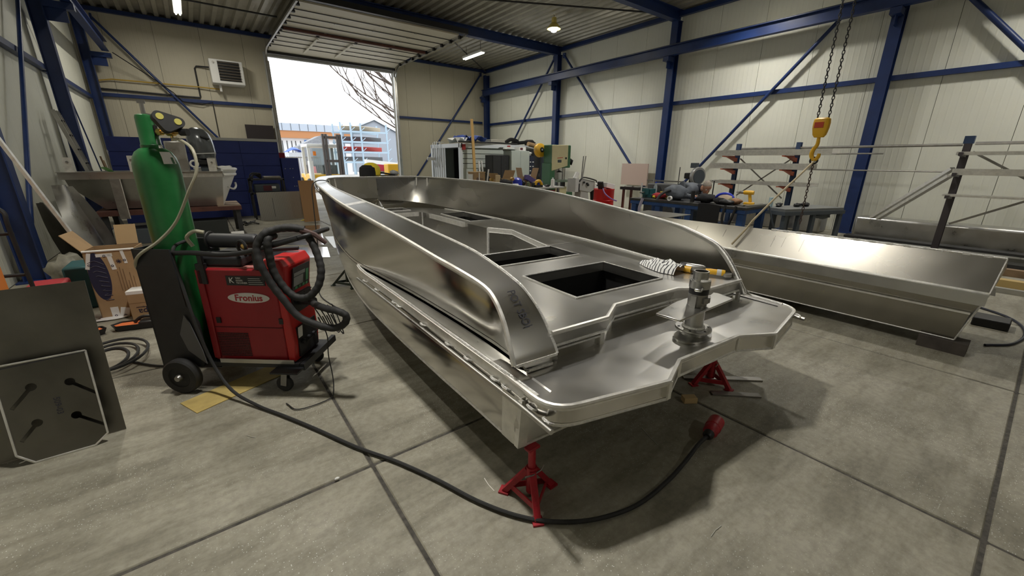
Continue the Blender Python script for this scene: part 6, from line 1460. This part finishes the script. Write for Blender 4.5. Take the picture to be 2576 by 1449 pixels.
    for k in range(2): tag(MB().cyl((7.62+.06*k, 2.86, .84), (7.62+.06*k, 2.86, 1.0), .025, n=10).obj('pale_can', mat('pale_blue_can', (.45, .6, .65), .4)), ['left pale blue can on the frame table', 'right pale blue can on the frame table'][k], 'can')
    tag(MB().blob((6.75, 3.9, .11), (.2, .16, .1), 3, .3).obj('black_bundle', CLOTHB), 'black bundle on the floor under the workbench', 'bundle'); tag(MB().blob((6.5, 4.12, .10), (.16, .14, .10), 8, .35).obj('pale_rag', mat('pale_rag', (.55, .47, .4), .8)), 'pale crumpled rag on the floor before the workbench', 'cloth')
bench()
def man():
    t = thing('person', 'man in grey-blue jacket and jeans bending down over the workbench', 'person', (7.78, 4.5, 0))
    # joints relative to (7.78, 4.5): x towards the wall, -y is where he looks
    J = {'pelvis': ((0, .12, .86), .15), 'belly': ((0, .03, .97), .145), 'chest': ((0, -.10, 1.05), .155), 'upper': ((0, -.22, 1.07), .12), 'neck': ((0, -.31, 1.07), .062), 'neck2': ((-.0, -.36, 1.07), .058),
         'hipL': ((-.10, .13, .82), .10), 'kneeL': ((-.12, .0, .47), .068), 'ankL': ((-.12, .12, .10), .045), 'toeL': ((-.12, -.06, .05), .035),
         'hipR': ((.10, .13, .82), .10), 'kneeR': ((.12, .06, .46), .068), 'ankR': ((.12, .20, .10), .045), 'toeR': ((.12, .02, .05), .035),
         'shL': ((-.18, -.20, 1.04), .072), 'elL': ((-.30, -.14, .94), .05), 'wrL': ((-.36, -.36, .935), .034), 'shR': ((.18, -.20, 1.04), .072), 'elR': ((.20, -.26, .90), .05), 'wrR': ((-.05, -.44, .935), .034)}
    E = [('pelvis', 'belly'), ('belly', 'chest'), ('chest', 'upper'), ('upper', 'neck'), ('neck', 'neck2'), ('pelvis', 'hipL'), ('hipL', 'kneeL'), ('kneeL', 'ankL'), ('ankL', 'toeL'), ('pelvis', 'hipR'), ('hipR', 'kneeR'), ('kneeR', 'ankR'), ('ankR', 'toeR'), ('upper', 'shL'), ('shL', 'elL'), ('elL', 'wrL'), ('upper', 'shR'), ('shR', 'elR'), ('elR', 'wrR')]
    def skin(name, keys, edges, m, parent, root, lv=2, grow=1.):
        ks = list(keys); me = bpy.data.meshes.new(name); me.from_pydata([J[k][0] for k in ks], [(ks.index(a), ks.index(b)) for a, b in edges], [])
        o = bpy.data.objects.new(name, me); COL.objects.link(o)
        sk = o.modifiers.new('skin', 'SKIN'); sk.use_smooth_shade = True
        if not me.skin_vertices: me.attributes.new('skin', 'FLOAT2', 'POINT') if False else None
        bm = bmesh.new(); bm.from_mesh(me); ly = bm.verts.layers.skin.verify()
        for i, v in enumerate(bm.verts): v[ly].radius = (J[ks[i]][1]*grow,)*2; v[ly].use_root = (ks[i] == root)
        bm.to_mesh(me); bm.free()
        s = o.modifiers.new('sub', 'SUBSURF'); s.levels = lv; s.render_levels = lv
        o.data.materials.append(m); o.parent = parent
        return o
    skin('body', J, E, JACKET, t, 'pelvis')
    up = ['pelvis', 'belly', 'chest', 'upper', 'shL', 'elL', 'wrL', 'shR', 'elR', 'wrR']
    skin('jacket', up, [e for e in E if e[0] in up and e[1] in up], JACKET, t, 'pelvis', grow=1.13)
    lo = ['pelvis', 'hipL', 'kneeL', 'ankL', 'hipR', 'kneeR', 'ankR']
    skin('jeans', lo, [e for e in E if e[0] in lo and e[1] in lo], JEANS, t, 'pelvis', grow=1.14)
    for s, y in ((-.12, .05), (.12, .13)): MB().blob((s, y, .055), (.055, .14, .055), 3, .03, 12, 8).obj('shoe', BLACK, t)
    MB().tube([(0, -.27, 1.075), (0, -.34, 1.075)], [.085, .07], 12).obj('collar', mat('navy_collar', (.015, .018, .03), .8), t)
    MB().tube([(0, -.28, 1.07), (0, -.36, 1.075), (0, -.41, 1.06)], [.062, .060, .056], 12).obj('neck', SKIN, t)
    # head: looks down and to the right of the picture
    R = Matrix.Rotation(radians(-42), 4, 'Z') @ Matrix.Rotation(radians(38), 4, 'X') 
    h = Matrix.Translation((-.0, -.43, 1.09)) @ R      # local: -y face, z top
    rows = []
    for (z, rx, ry, oy) in ((-.125, .001, .001, -.045), (-.12, .03, .03, -.045), (-.10, .048, .058, -.035), (-.06, .062, .082, -.015), (-.02, .070, .092, -.003), (.02, .074, .096, .004), (.06, .074, .096, .008), (.09, .064, .084, .010), (.115, .04, .055, .010), (.125, .001, .001, .01)):
        rows.append([h @ Vector((rx*cos(a), oy+ry*sin(a), z)) for a in [2*pi*k/18 for k in range(18)]])
    hd = MB().grid(rows, True, True).obj('head', SKIN, t)
    q = lambda x, y, z: h @ Vector((x, y, z))
    MB().grid([[q(-.006, -.093, .025), q(0, -.10, .03), q(.006, -.093, .025)], [q(-.012, -.095, -.005), q(0, -.115, -.005), q(.012, -.095, -.005)], [q(-.018, -.088, -.03), q(0, -.122, -.028), q(.018, -.088, -.03)], [q(-.012, -.085, -.036), q(0, -.098, -.038), q(.012, -.085, -.036)]]).obj('nose', SKIN, hd)
    for s in (-1, 1):
        MB().blob(q(s*.030, -.083, .012), (.012, .012, .008), 1, 0, 10, 6).obj('eye', PAPER, hd); MB().blob(q(s*.031, -.0925, .011), (.005, .005, .005), 1, 0, 8, 5).obj('iris', BLACK, hd)
        MB().tube([q(s*.014, -.097, .028), q(s*.03, -.094, .034), q(s*.048, -.080, .028)], .005, 5).obj('eyebrow', HAIR, hd)
        MB().blob(q(s*.076, .012, -.002), (.012, .022, .032), 2, .08, 10, 6).obj('ear', SKIN, hd)
    MB().tube([q(-.024, -.082, -.065), q(0, -.092, -.062), q(.024, -.082, -.065)], .006, 6).obj('mouth', mat('lips', (.33, .14, .12), .6), hd)
    rows = []
    for (z, rx, ry, oy) in ((-.05, .064, .05, .045), (-.01, .074, .062, .042), (.03, .0775, .078, .03), (.065, .077, .094, .013), (.095, .066, .084, .013), (.12, .042, .056, .012), (.13, .001, .001, .01)):
        rows.append([h @ Vector((rx*cos(a), oy+ry*sin(a), z)) for a in [2*pi*k/18 for k in range(18)]])
    MB().grid(rows, True, True).obj('hair', HAIR, t)
    for s, w, d in ((-1, Vector(J['wrL'][0]), Vector((-.02, -1, -.10))), (1, Vector(J['wrR'][0]), Vector((-.35, -.9, -.1)))):
        d = d.normalized(); side = d.cross(Vector((0, 0, 1))).normalized(); b = MB()
        b.tube([w, w+d*.04, w+d*.085], [.028, .036, .036], 10)
        for k, L in enumerate((.062, .074, .078, .068)):
            p = w+d*.08+side*(.028-.0185*k); b.tube([p, p+d*L*.5+Vector((0, 0, .006)), p+d*L*.8+Vector((0, 0, -.008)), p+d*L+Vector((0, 0, -.02))], [.0095, .009, .008, .006], 7)
        p = w+d*.03+side*(-.03*s); b.tube([p, p+d*.03-side*.025*s, p+d*.06-side*.03*s], [.012, .011, .007], 7)
        b.obj('hand', SKIN, t)
man()

def racks():
    def post(t, x, y, h):
        MB().ibeam((x, y, 0), (x, y, h), .10, .09, .01, .008, (1, 0, 0)).obj('post', mat('rack_blue', (.03, .06, .14), .5), t)
        MB().bb(x-.45, x+.08, y-.05, y+.05, 0, .08).obj('foot', MATS['rack_blue'], t)
    t = thing('cantilever_rack', 'blue cantilever rack with orange arms and aluminium profiles behind the workbench', 'rack', (0, 0, 0))
    X = 11.0; AR = mat('orange_arm', (.55, .10, .03), .5)
    for y in (5.08, 3.76):
        post(t, X, y, 2.0)
        for z in (1.66, 1.36, 1.0):
            MB().plate([(0, 0), (-.55, .03), (-.55, .05), (0, .05)], [], .06, frame((X-.05, y+.03, z), (1, 0, 0), (0, 0, 1)) @ Matrix.Translation((0, 0, 0))).add([(X-.05, y-.03, z+.0), (X-.05, y+.03, z), (X-.05, y+.03, z-.09), (X-.05, y-.03, z-.09), (X-.6, y-.03, z+.04), (X-.6, y+.03, z+.04)], [(0, 1, 2, 3), (3, 2, 5, 4), (0, 4, 5, 1), (0, 3, 4), (1, 5, 2)]).obj('arm', AR, t)
    for (p, q) in (((X, 5.0, 1.65), (X, 3.9, .75)), ((X, 3.85, 1.65), (X, 4.95, .75))): MB().bar(p, q, .03, .012, (1, 0, 0)).obj('cross_brace', STEEL, t)
    MB().cyl((X-.02, 5.0, 1.88), (X-.02, 1.2, 1.88), .025, n=8).obj('top_rail', STEEL, t)
    prof = [('upper light aluminium channel on the cantilever rack', 1.78, 2.95, 5.35, .10), ('middle aluminium channel on the cantilever rack', 1.48, 3.30, 5.45, .11), ('lower aluminium channel on the cantilever rack', 1.10, 3.2, 5.4, .06)]
    for lb, z, ya, yb, h in prof:
        b = MB(); b.bb(X-.58, X-.12, ya, yb, z-h/2-.01, z-h/2); b.bb(X-.60, X-.58, ya, yb, z-h/2-.01, z+h/2); b.bb(X-.12, X-.10, ya, yb, z-h/2-.01, z+h/2); b.bb(X-.60, X-.54, ya+.0, yb-.1, z+h/2, z+h/2+.006)
        tag(b.obj('aluminium_channel', GROUND), lb, 'profile')
    for k, (z, ya) in enumerate(((1.74, 2.2), (1.42, 1.3))): tag(MB().cyl((X-.3, ya, z), (X-.3, 4.9, z), .014, n=8).obj('long_rod', STEEL), ['upper long thin rod sticking out of the cantilever rack', 'lower long thin rod sticking out of the cantilever rack'][k], 'rod')
    t = thing('cantilever_rack', 'dark cantilever rack with long aluminium profiles at the right edge', 'rack', (0, 0, 0))
    X = 10.4
    for y in (1.08, -1.1):
        MB().ibeam((X, y, 0), (X, y, 2.0), .11, .09, .01, .008, (1, 0, 0)).obj('post', mat('rack_brown', (.06, .05, .055), .5), t)
        MB().bb(X-.5, X+.08, y-.05, y+.05, 0, .10).obj('foot', MATS['rack_brown'], t); MB().bb(X-.06, X+.06, y-.06, y+.06, 1.88, 2.0).obj('post_cap', MATS['rack_blue'], t)
        for z in (1.68, 1.36, 1.0): MB().bar((X, y, z), (X-.5, y, z+.03), .05, .05).obj('arm', MATS['rack_brown'], t)
    for (p, q) in (((X, 1.0, 1.75), (X, -1., .5)), ((X, 1.0, .55), (X, -1.0, 1.75))): MB().bar(p, q, .035, .012, (1, 0, 0)).obj('cross_brace', STEEL, t)
    MB().cyl((X-.02, 1.0, 1.88), (X-.02, -1.1, 1.88), .025, n=8).obj('top_rail', STEEL, t)
    for lb, z, ya, h in (('upper aluminium profile on the right edge rack', 1.72, 1.14, .05), ('broad middle aluminium profile on the right edge rack', 1.43, 1.12, .10), ('lower thin aluminium profile on the right edge rack', 1.05, 1.15, .03)):
        tag(MB().bb(X-.42, X-.10, ya, -1.6, z-h/2, z+h/2).obj('aluminium_profile', GROUND), lb, 'profile')
    for k in range(2): tag(MB().bar((X-.15-.1*k, 1.15, 1.36+.12*(1-k)), (X+.5-.1*k, 2.15-.12*k, .50), .09, .05, (0, 0, 1)).obj('sloping_profile', GROUND), ['upper aluminium profile sloping down from the right edge rack', 'lower aluminium profile sloping down from the right edge rack'][k], 'profile')
    # long stock along the foot of the wall
    tag(MB().bb(11.25, 11.74, -4.0, 2.5, 0, .46).obj('large_profile', ALUM, bevel=.05), 'very long thick aluminium box profile on the floor along the right wall', 'profile')
    tag(MB().bb(11.25, 11.75, 3.1, 6.0, 0, .44).obj('large_profile', ALUM, bevel=.05), 'aluminium box profile on the floor along the wall behind the workbench', 'profile')
    for k, (x, y0, y1, z, w, h, m, lb) in enumerate([(10.9, -2.0, 2.5, .06, .30, .10, DARKS, 'dark steel beam lying before the long tube'), (10.45, -1.5, 2.2, .05, .22, .09, ALUM, 'aluminium bar lying before the dark steel beam'), (9.9, -1.8, 2.35, .04, .3, .08, DARKS, 'broad dark bar on the floor behind the right hull'), (9.2, -2.0, 1.9, .05, .12, .10, WOODD, 'wooden beam on the floor behind the right hull'), (8.3, -2.0, .9, .05, .14, .10, mat('yellow_beam', (.5, .36, .14), .6), 'yellowish wooden beam on the floor right of the hull end'), (7.9, -2.0, .6, .03, .08, .06, ALUM, 'thin aluminium bar beside the yellowish beam')]):
        tag(MB().bb(x-w/2, x+w/2, y0, y1, z-h/2, z+h/2).obj('long_bar', m), lb, 'bar')
    tag(MB().tube(cr([(7.0, .5, .012), (6.6, .0, .012), (6.1, -.15, .012), (5.6, -.1, .012), (5.35, .05, .012)], 5), .012, 6).obj('blue_black_cable', mat('cable_blue_black', (.012, .015, .03), .5)), 'black cable curving on the floor right of the hull end', 'cable')
    tag(MB().bb(6.0, 6.25, -.05, .2, 0, .085).obj('floor_block', BLACK, bevel=.01), 'black block on the floor beyond the hull end', 'block')
racks()

def hoist():
    x, y = 5.92, 1.84
    t = thing('chain_hoist', 'yellow hook block hanging on two chains with slings over the right hull', 'hoist', (x, y, 1.62))
    MB().bb(-.15, .15, -.2, .2, 3.35, 3.65).obj('hoist_body', YEL, t, bevel=.03); MB().cyl((0, 0, 3.65), (0, 0, 4.12), .02).obj('suspension', DARKS, t)
    rows = []
    for (z, rx, ry) in ((.22, .045, .035), (.25, .065, .05), (.32, .085, .06), (.38, .088, .062), (.42, .08, .058), (.435, .05, .04)):
        rows.append([Vector((rx*(1 if cos(a) > 0 else -1)*abs(cos(a))**.6*.55, ry*1.5*(1 if sin(a) > 0 else -1)*abs(sin(a))**.6*.9, z)) for a in [2*pi*k/20 for k in range(20)]])
    b = MB().grid(rows, True, True); b.v; o = len(b.v)
    b.add([rows[-1][k] for k in range(20)], [tuple(range(20))]); b.add([rows[0][k] for k in range(20)], [tuple(reversed(range(20)))])
    hb = b.obj('hook_block', YEL, t)
    MB().box((-.052, .01, .355), (.006, .09, .06)).obj('red_label', mat('red_label', (.5, .05, .01), .5), hb)
    P = cr([(0, 0, .22), (0, 0, .14), (0, .03, .08), (0, .035, .02), (0, 0, -.03), (0, -.035, .0), (0, -.04, .04)], 5)
    MB().tube(P, [.018+.006*sin(pi*i/(len(P)-1)) for i in range(len(P))], 8).obj('hook', YEL, t)
    MB().ring((0, 0, -.04), (1, .3, 0), .035, .012, 18, 6).obj('shackle', BLACK, t)
    def chain(P, Q, r, n=None, m=DARKS):
        P = Vector(P); Q = Vector(Q); d = Q-P; L = d.length; d.normalize(); k = int(L/(r*2.9)); a = Vector((0, 0, 1)) if abs(d.z) < .9 else Vector((1, 0, 0))
        u = d.cross(a).normalized(); v = d.cross(u); b = MB()
        for i in range(k):
            c = P+d*(i+.5)*L/k; w = u if i % 2 else v
            pts = [c+d*r*1.9*sin(q)+w*r*.95*cos(q) for q in [2*pi*j/10 for j in range(10)]]
            b.tube(pts, r*.36, 5, True)
        return b
    for yy in (-.055, .055): chain((0, yy, .43), (0, yy, 3.36), .013).obj('lift_chain', DARKS, t)
    chain((0, 0, -.06), (0, 0, -.80), .012).obj('sling_chain', mat('rusty_chain', (.08, .05, .04), .6), t)
    MB().tube([(-.0, -.01, -.04), (-.33, .04, -.25), (-.66, .095, -.46), (-1.0, .153, -.70), (-1.06, .18, -.79), (-1.15, .265, -.965)], .012, 6).obj('webbing_sling', WEBB, t)
hoist()
# ------------------------------------------------------------------ the yard outside the door
def outside():
    t = thing('yard_building', 'low building with grey fascia and timber band across the yard', 'building', (0, 0, 0))
    Y = 46
    MB().bb(-6, 13.5, Y, Y+8, 0, 3.6).obj('wall', mat('yard_white', (.75, .76, .78), .6), t)
    MB().bb(-6, 13.6, Y-.6, Y+8.2, 4.2, 4.85).obj('fascia', mat('yard_fascia', (.42, .47, .55), .5), t); MB().bb(-6, 13.6, Y-.5, Y+8.1, 3.55, 4.2).obj('timber_band', mat('yard_timber', (.45, .2, .08), .6), t)
    for k in range(12): MB().bb(5+.75*k, 5.04+.75*k, Y-.62, Y-.6, 4.22, 4.83).obj('fascia_joint', DGREY, t)
    for x, m, w in ((9.6, mat('yard_blue', (.05, .2, .6), .5), .9), (10.9, mat('yard_red', (.6, .05, .06), .5), .4)): MB().bb(x-w/2, x+w/2, Y-.05, Y, 1.5, 3.4).obj('coloured_panel', m, t)
    for x in (7.2, 7.6, 8.0, 8.35, 8.8): MB().bb(x-.03, x+.03, Y-.06, Y, .5, 3.3).obj('dark_strip', DARKS, t)
    t = thing('gabled_shed', 'grey shed with pointed roof behind the boat rack', 'shed', (0, 0, 0))
    MB().plate([(18, 0), (28, 0), (28, 3.6), (21.2, 6.8), (18, 5.4)], [], 6, frame((0, 60, 0), (1, 0, 0), (0, 0, 1))).obj('walls', mat('shed_grey', (.30, .33, .38), .6), t)
    MB().bar((21.2, 59.9, 6.85), (28.4, 59.9, 3.5), .3, .12).obj('roof_edge', DGREY, t); MB().bar((21.2, 59.9, 6.85), (17.6, 59.9, 5.3), .3, .12).obj('roof_edge', DGREY, t)
    # boat rack
    t = thing('boat_rack', 'tall pale blue steel rack stacked with small boats', 'rack', (0, 0, 0))
    m = mat('rack_pale_blue', (.42, .56, .68), .5); xs = [8.7, 9.4, 10.1, 12.0]
    for x in xs:
        for y in (31.5, 33.5): MB().bb(x-.05, x+.05, y-.05, y+.05, 0, 4.1).obj('post', m, t)
        for z in (1.4, 2.1, 2.8, 3.5): MB().bar((x-.05, 31.5, z), (x+.3, 31.5, z+.3), .04, .04).obj('knee', m, t)
    for z in (1.4, 2.1, 2.8, 3.5):
        for y in (31.5, 33.5): MB().bb(8.6, 12.1, y-.04, y+.04, z-.06, z+.06).obj('beam', m, t)
    for k, (z, c, lb) in enumerate(((1.5, mat('boat_dark', (.12, .13, .14), .5), 'bottom dark boat in the rack'), (2.2, mat('boat_red', (.5, .07, .06), .5), 'second boat in the rack, red edged'), (2.9, MATS['boat_dark'], 'third dark boat in the rack'), (3.62, mat('boat_tan', (.55, .47, .35), .5), 'tan covered boat on top of the rack'))):
        rows = [[Vector((8.9+3.0*w, 32.5+.7*sin(pi*min(1, .15+w*.9))*s, z+.28*abs(s)**2)) for s in (-1, -.6, 0, .6, 1)] for w in [i/8 for i in range(9)]]
        o = tag(MB().grid(rows).obj('stored_boat', c, solid=.04), lb, 'boat')
    # vehicle: forklift / loader cab with mast
    t = thing('forklift', 'white and yellow forklift with glass cab and dark mast parked in the yard', 'forklift', (5.35, 22.6, 0))
    wh = mat('cab_white', (.72, .72, .68), .5); dk = mat('mast_brown', (.10, .085, .08), .5)
    for x in (-.75, .65):
        for y in (-.1, 1.2): MB().bb(x-.06, x+.06, y-.06, y+.06, .7, 2.2).obj('cab_post', wh if x < 0 else dk, t)
    MB().bb(-.82, .72, -.2, 1.3, 2.15, 2.3).obj('cab_roof', wh, t, bevel=.03); MB().bb(-.8, .75, -.2, 2.2, .35, .85).obj('body', YEL, t, bevel=.04); MB().bb(-.8, -.65, -.25, .2, .35, 1.5).obj('side_panel', wh, t)
    MB().bb(-.6, .6, -.14, -.12, .85, 2.1).obj('windscreen', mat('cab_glass', (.75, .85, .85), .05, trans=.9), t)
    for x in (-.12, .02, .55, .68): MB().bb(x-.05, x+.05, -.55, -.40, .15, 2.75).obj('mast_rail', dk, t)
    for z in (.6, 1.5, 2.6): MB().bb(-.15, .7, -.52, -.42, z-.06, z+.06).obj('mast_cross', dk, t)
    MB().bb(-.1, .6, .3, .8, .85, 1.3).obj('seat', BLACK, t); MB().ring((.1, .1, 1.25), (.2, -1, .8), .18, .02, 18, 6).obj('steering_wheel', BLACK, t)
    R = Matrix.Rotation(pi/2, 3, 'Y')
    for x in (-.8, .75):
        for y in (.1, 1.9): MB().lathe([(0, -.12), (.28, -.12), (.33, -.08), (.33, .08), (.28, .12), (0, .12)], (x, y, .33), 20, R).obj('wheel', RUBBER, t)
    MB().bb(-.58, -.45, -.22, -.16, 1.75, 1.95).obj('orange_light', ORANGE, t)
    t = thing('red_boat', 'red and white boat on the ground right of the forklift', 'boat', (0, 0, 0))
    P = lambda w, s, z: Vector((8.6+2.6*w, 26.5-.4*w+.7*s*sin(pi*min(.75, .08+w*.8)), z))
    top = [P(w/8, -1, 1.60-.30*(w/8)) for w in range(9)]; midd = [P(w/8, -1.0, 1.38-.28*(w/8)) for w in range(9)]; low = [P(w/8, -.5, .95-.15*(w/8)) for w in range(9)]; keel = [P(w/8, 0, .75) for w in range(9)]; ft = [P(w/8, 1, 1.6-.3*(w/8)) for w in range(9)]
    MB().grid([top, midd]).obj('white_band', WHITE, t, solid=.03); MB().grid([midd, low]).obj('red_side', mat('boat_crimson', (.5, .03, .06), .4), t, solid=.03); MB().grid([low, keel, ft]).obj('bottom', WHITE, t, solid=.03)
    MB().bb(9.3, 10.6, 26.0, 26.9, 0, .8).obj('cradle', DARKS, t); MB().tube([(10.6, 26.2, 1.4), (10.9, 26.2, 2.2), (11.4, 26.2, 2.25)], .06, 6).obj('rail', WHITE, t)
    tag(MB().bb(8.2, 10.6, 24.6, 25.4, 0, .75).obj('white_crate', mat('pallet_white', (.75, .76, .78), .5)), 'long white crate below the red boat', 'crate')
    tag(MB().bb(7.9, 8.55, 20.9, 21.5, 0, 1.38).obj('yellow_bin', YEL, bevel=.05), 'yellow plastic bin at the right side of the door', 'bin')
    t = thing('grey_tent', 'grey covered trailer with sloping roof left of the forklift', 'trailer', (0, 0, 0))
    MB().plate([(6.1, 1.2), (8.2, 1.2), (8.2, 3.3), (7.6, 3.2), (6.1, 2.45)], [], 1.5, frame((0, 33, 0), (1, 0, 0), (0, 0, 1))).obj('cover', FABG, t); MB().bb(6.2, 8.1, 33.0, 34.3, 0, 1.2).obj('chassis', DGREY, t)
    t = thing('blue_covered_boat', 'boat under a bright blue cover behind the fence', 'boat', (0, 0, 0))
    MB().grid([[Vector((5.1+.13*i, 31+.4*j, 2.05+.3*sin(pi*i/7)*(1-.12*(j-2)**2))) for i in range(8)] for j in range(5)]).obj('cover', mat('cover_blue', (.03, .12, .6), .5), t, solid=.02); MB().bb(5.15, 5.95, 31.1, 32.5, 0, 2.0).obj('hull', mat('yard_hull', (.6, .62, .65), .5), t)
    t = thing('yard_fence', 'low bar fence in the yard left of the forklift', 'fence', (0, 0, 0))
    MB().bb(4.6, 6.8, 29.98, 30.02, 1.66, 1.72).obj('rail', STEEL, t); MB().bb(4.6, 6.8, 29.98, 30.02, .2, .26).obj('rail', STEEL, t)
    for k in range(19): MB().bb(4.62+.12*k, 4.65+.12*k, 29.985, 30.015, 0, 1.75).obj('bar', STEEL, t)
    tag(MB().blob((5.9, 28.6, .65), (.25, .25, .65), 3, .25).obj('red_buoy', mat('pale_red', (.6, .18, .18), .6)), 'pinkish red covered object before the yard fence', 'object')
    tag(MB().bb(5.2, 6.6, 26.2, 27.0, 0, .55).obj('white_pallet_stack', mat('pallet_white', (.75, .76, .78))), 'low white stack before the yard fence', 'stack')
    tag(MB().blob((8.05, 40, 1.4), (.5, .4, .9), 4, .25).obj('white_bundle', mat('pallet_white', (.75, .76, .78))), 'pale wrapped bundle behind the grey trailer', 'bundle') if False else None
    # bare tree
    t = thing('bare_tree', 'bare branching tree beside the door opening outside', 'tree', (12.6, 27.5, 0))
    bark = mat('bark', (.10, .075, .06), .9)
    tr = MB().tube(cr([(0, 0, 0), (.05, 0, 1.8), (-.05, .1, 3.4), (.1, 0, 5.2), (.0, .1, 7.6)], 5), [.17-.007*i for i in range(21)], 8).obj('trunk', bark, t)
    rnd = random.Random(21); b = MB()
    def br(p, d, L, r, dep):
        P = [p]; q = p; dd = d.normalized()
        for i in range(5):
            dd = (dd+Vector((rnd.uniform(-.16, .16), rnd.uniform(-.16, .16), rnd.uniform(-.04, .12)))).normalized(); q = q+dd*L/5; P.append(q)
            if dep and rnd.random() < .75: br(q, (dd+Vector((rnd.uniform(-.7, .7), rnd.uniform(-.5, .5), rnd.uniform(-.2, .6)))).normalized(), L*rnd.uniform(.35, .6), r*.55, dep-1)
        b.tube(P, [r*(1-.14*i) for i in range(6)], 5)
    for z, a, L in ((2.9, pi*.95, 2.6), (3.4, pi*1.05, 3.4), (4.0, pi*.9, 3.8), (4.6, pi*1.0, 3.6), (5.2, pi*.85, 3.2), (5.6, pi*1.1, 3.2), (4.2, .4, 2.6), (6.4, pi, 3.0), (5.0, 1.5, 2.4)):
        br(Vector((0, 0, z)), Vector((cos(a), .2*sin(a), .45)), L*1.25, .085, 2)
    b.obj('branches', bark, t)
outside()
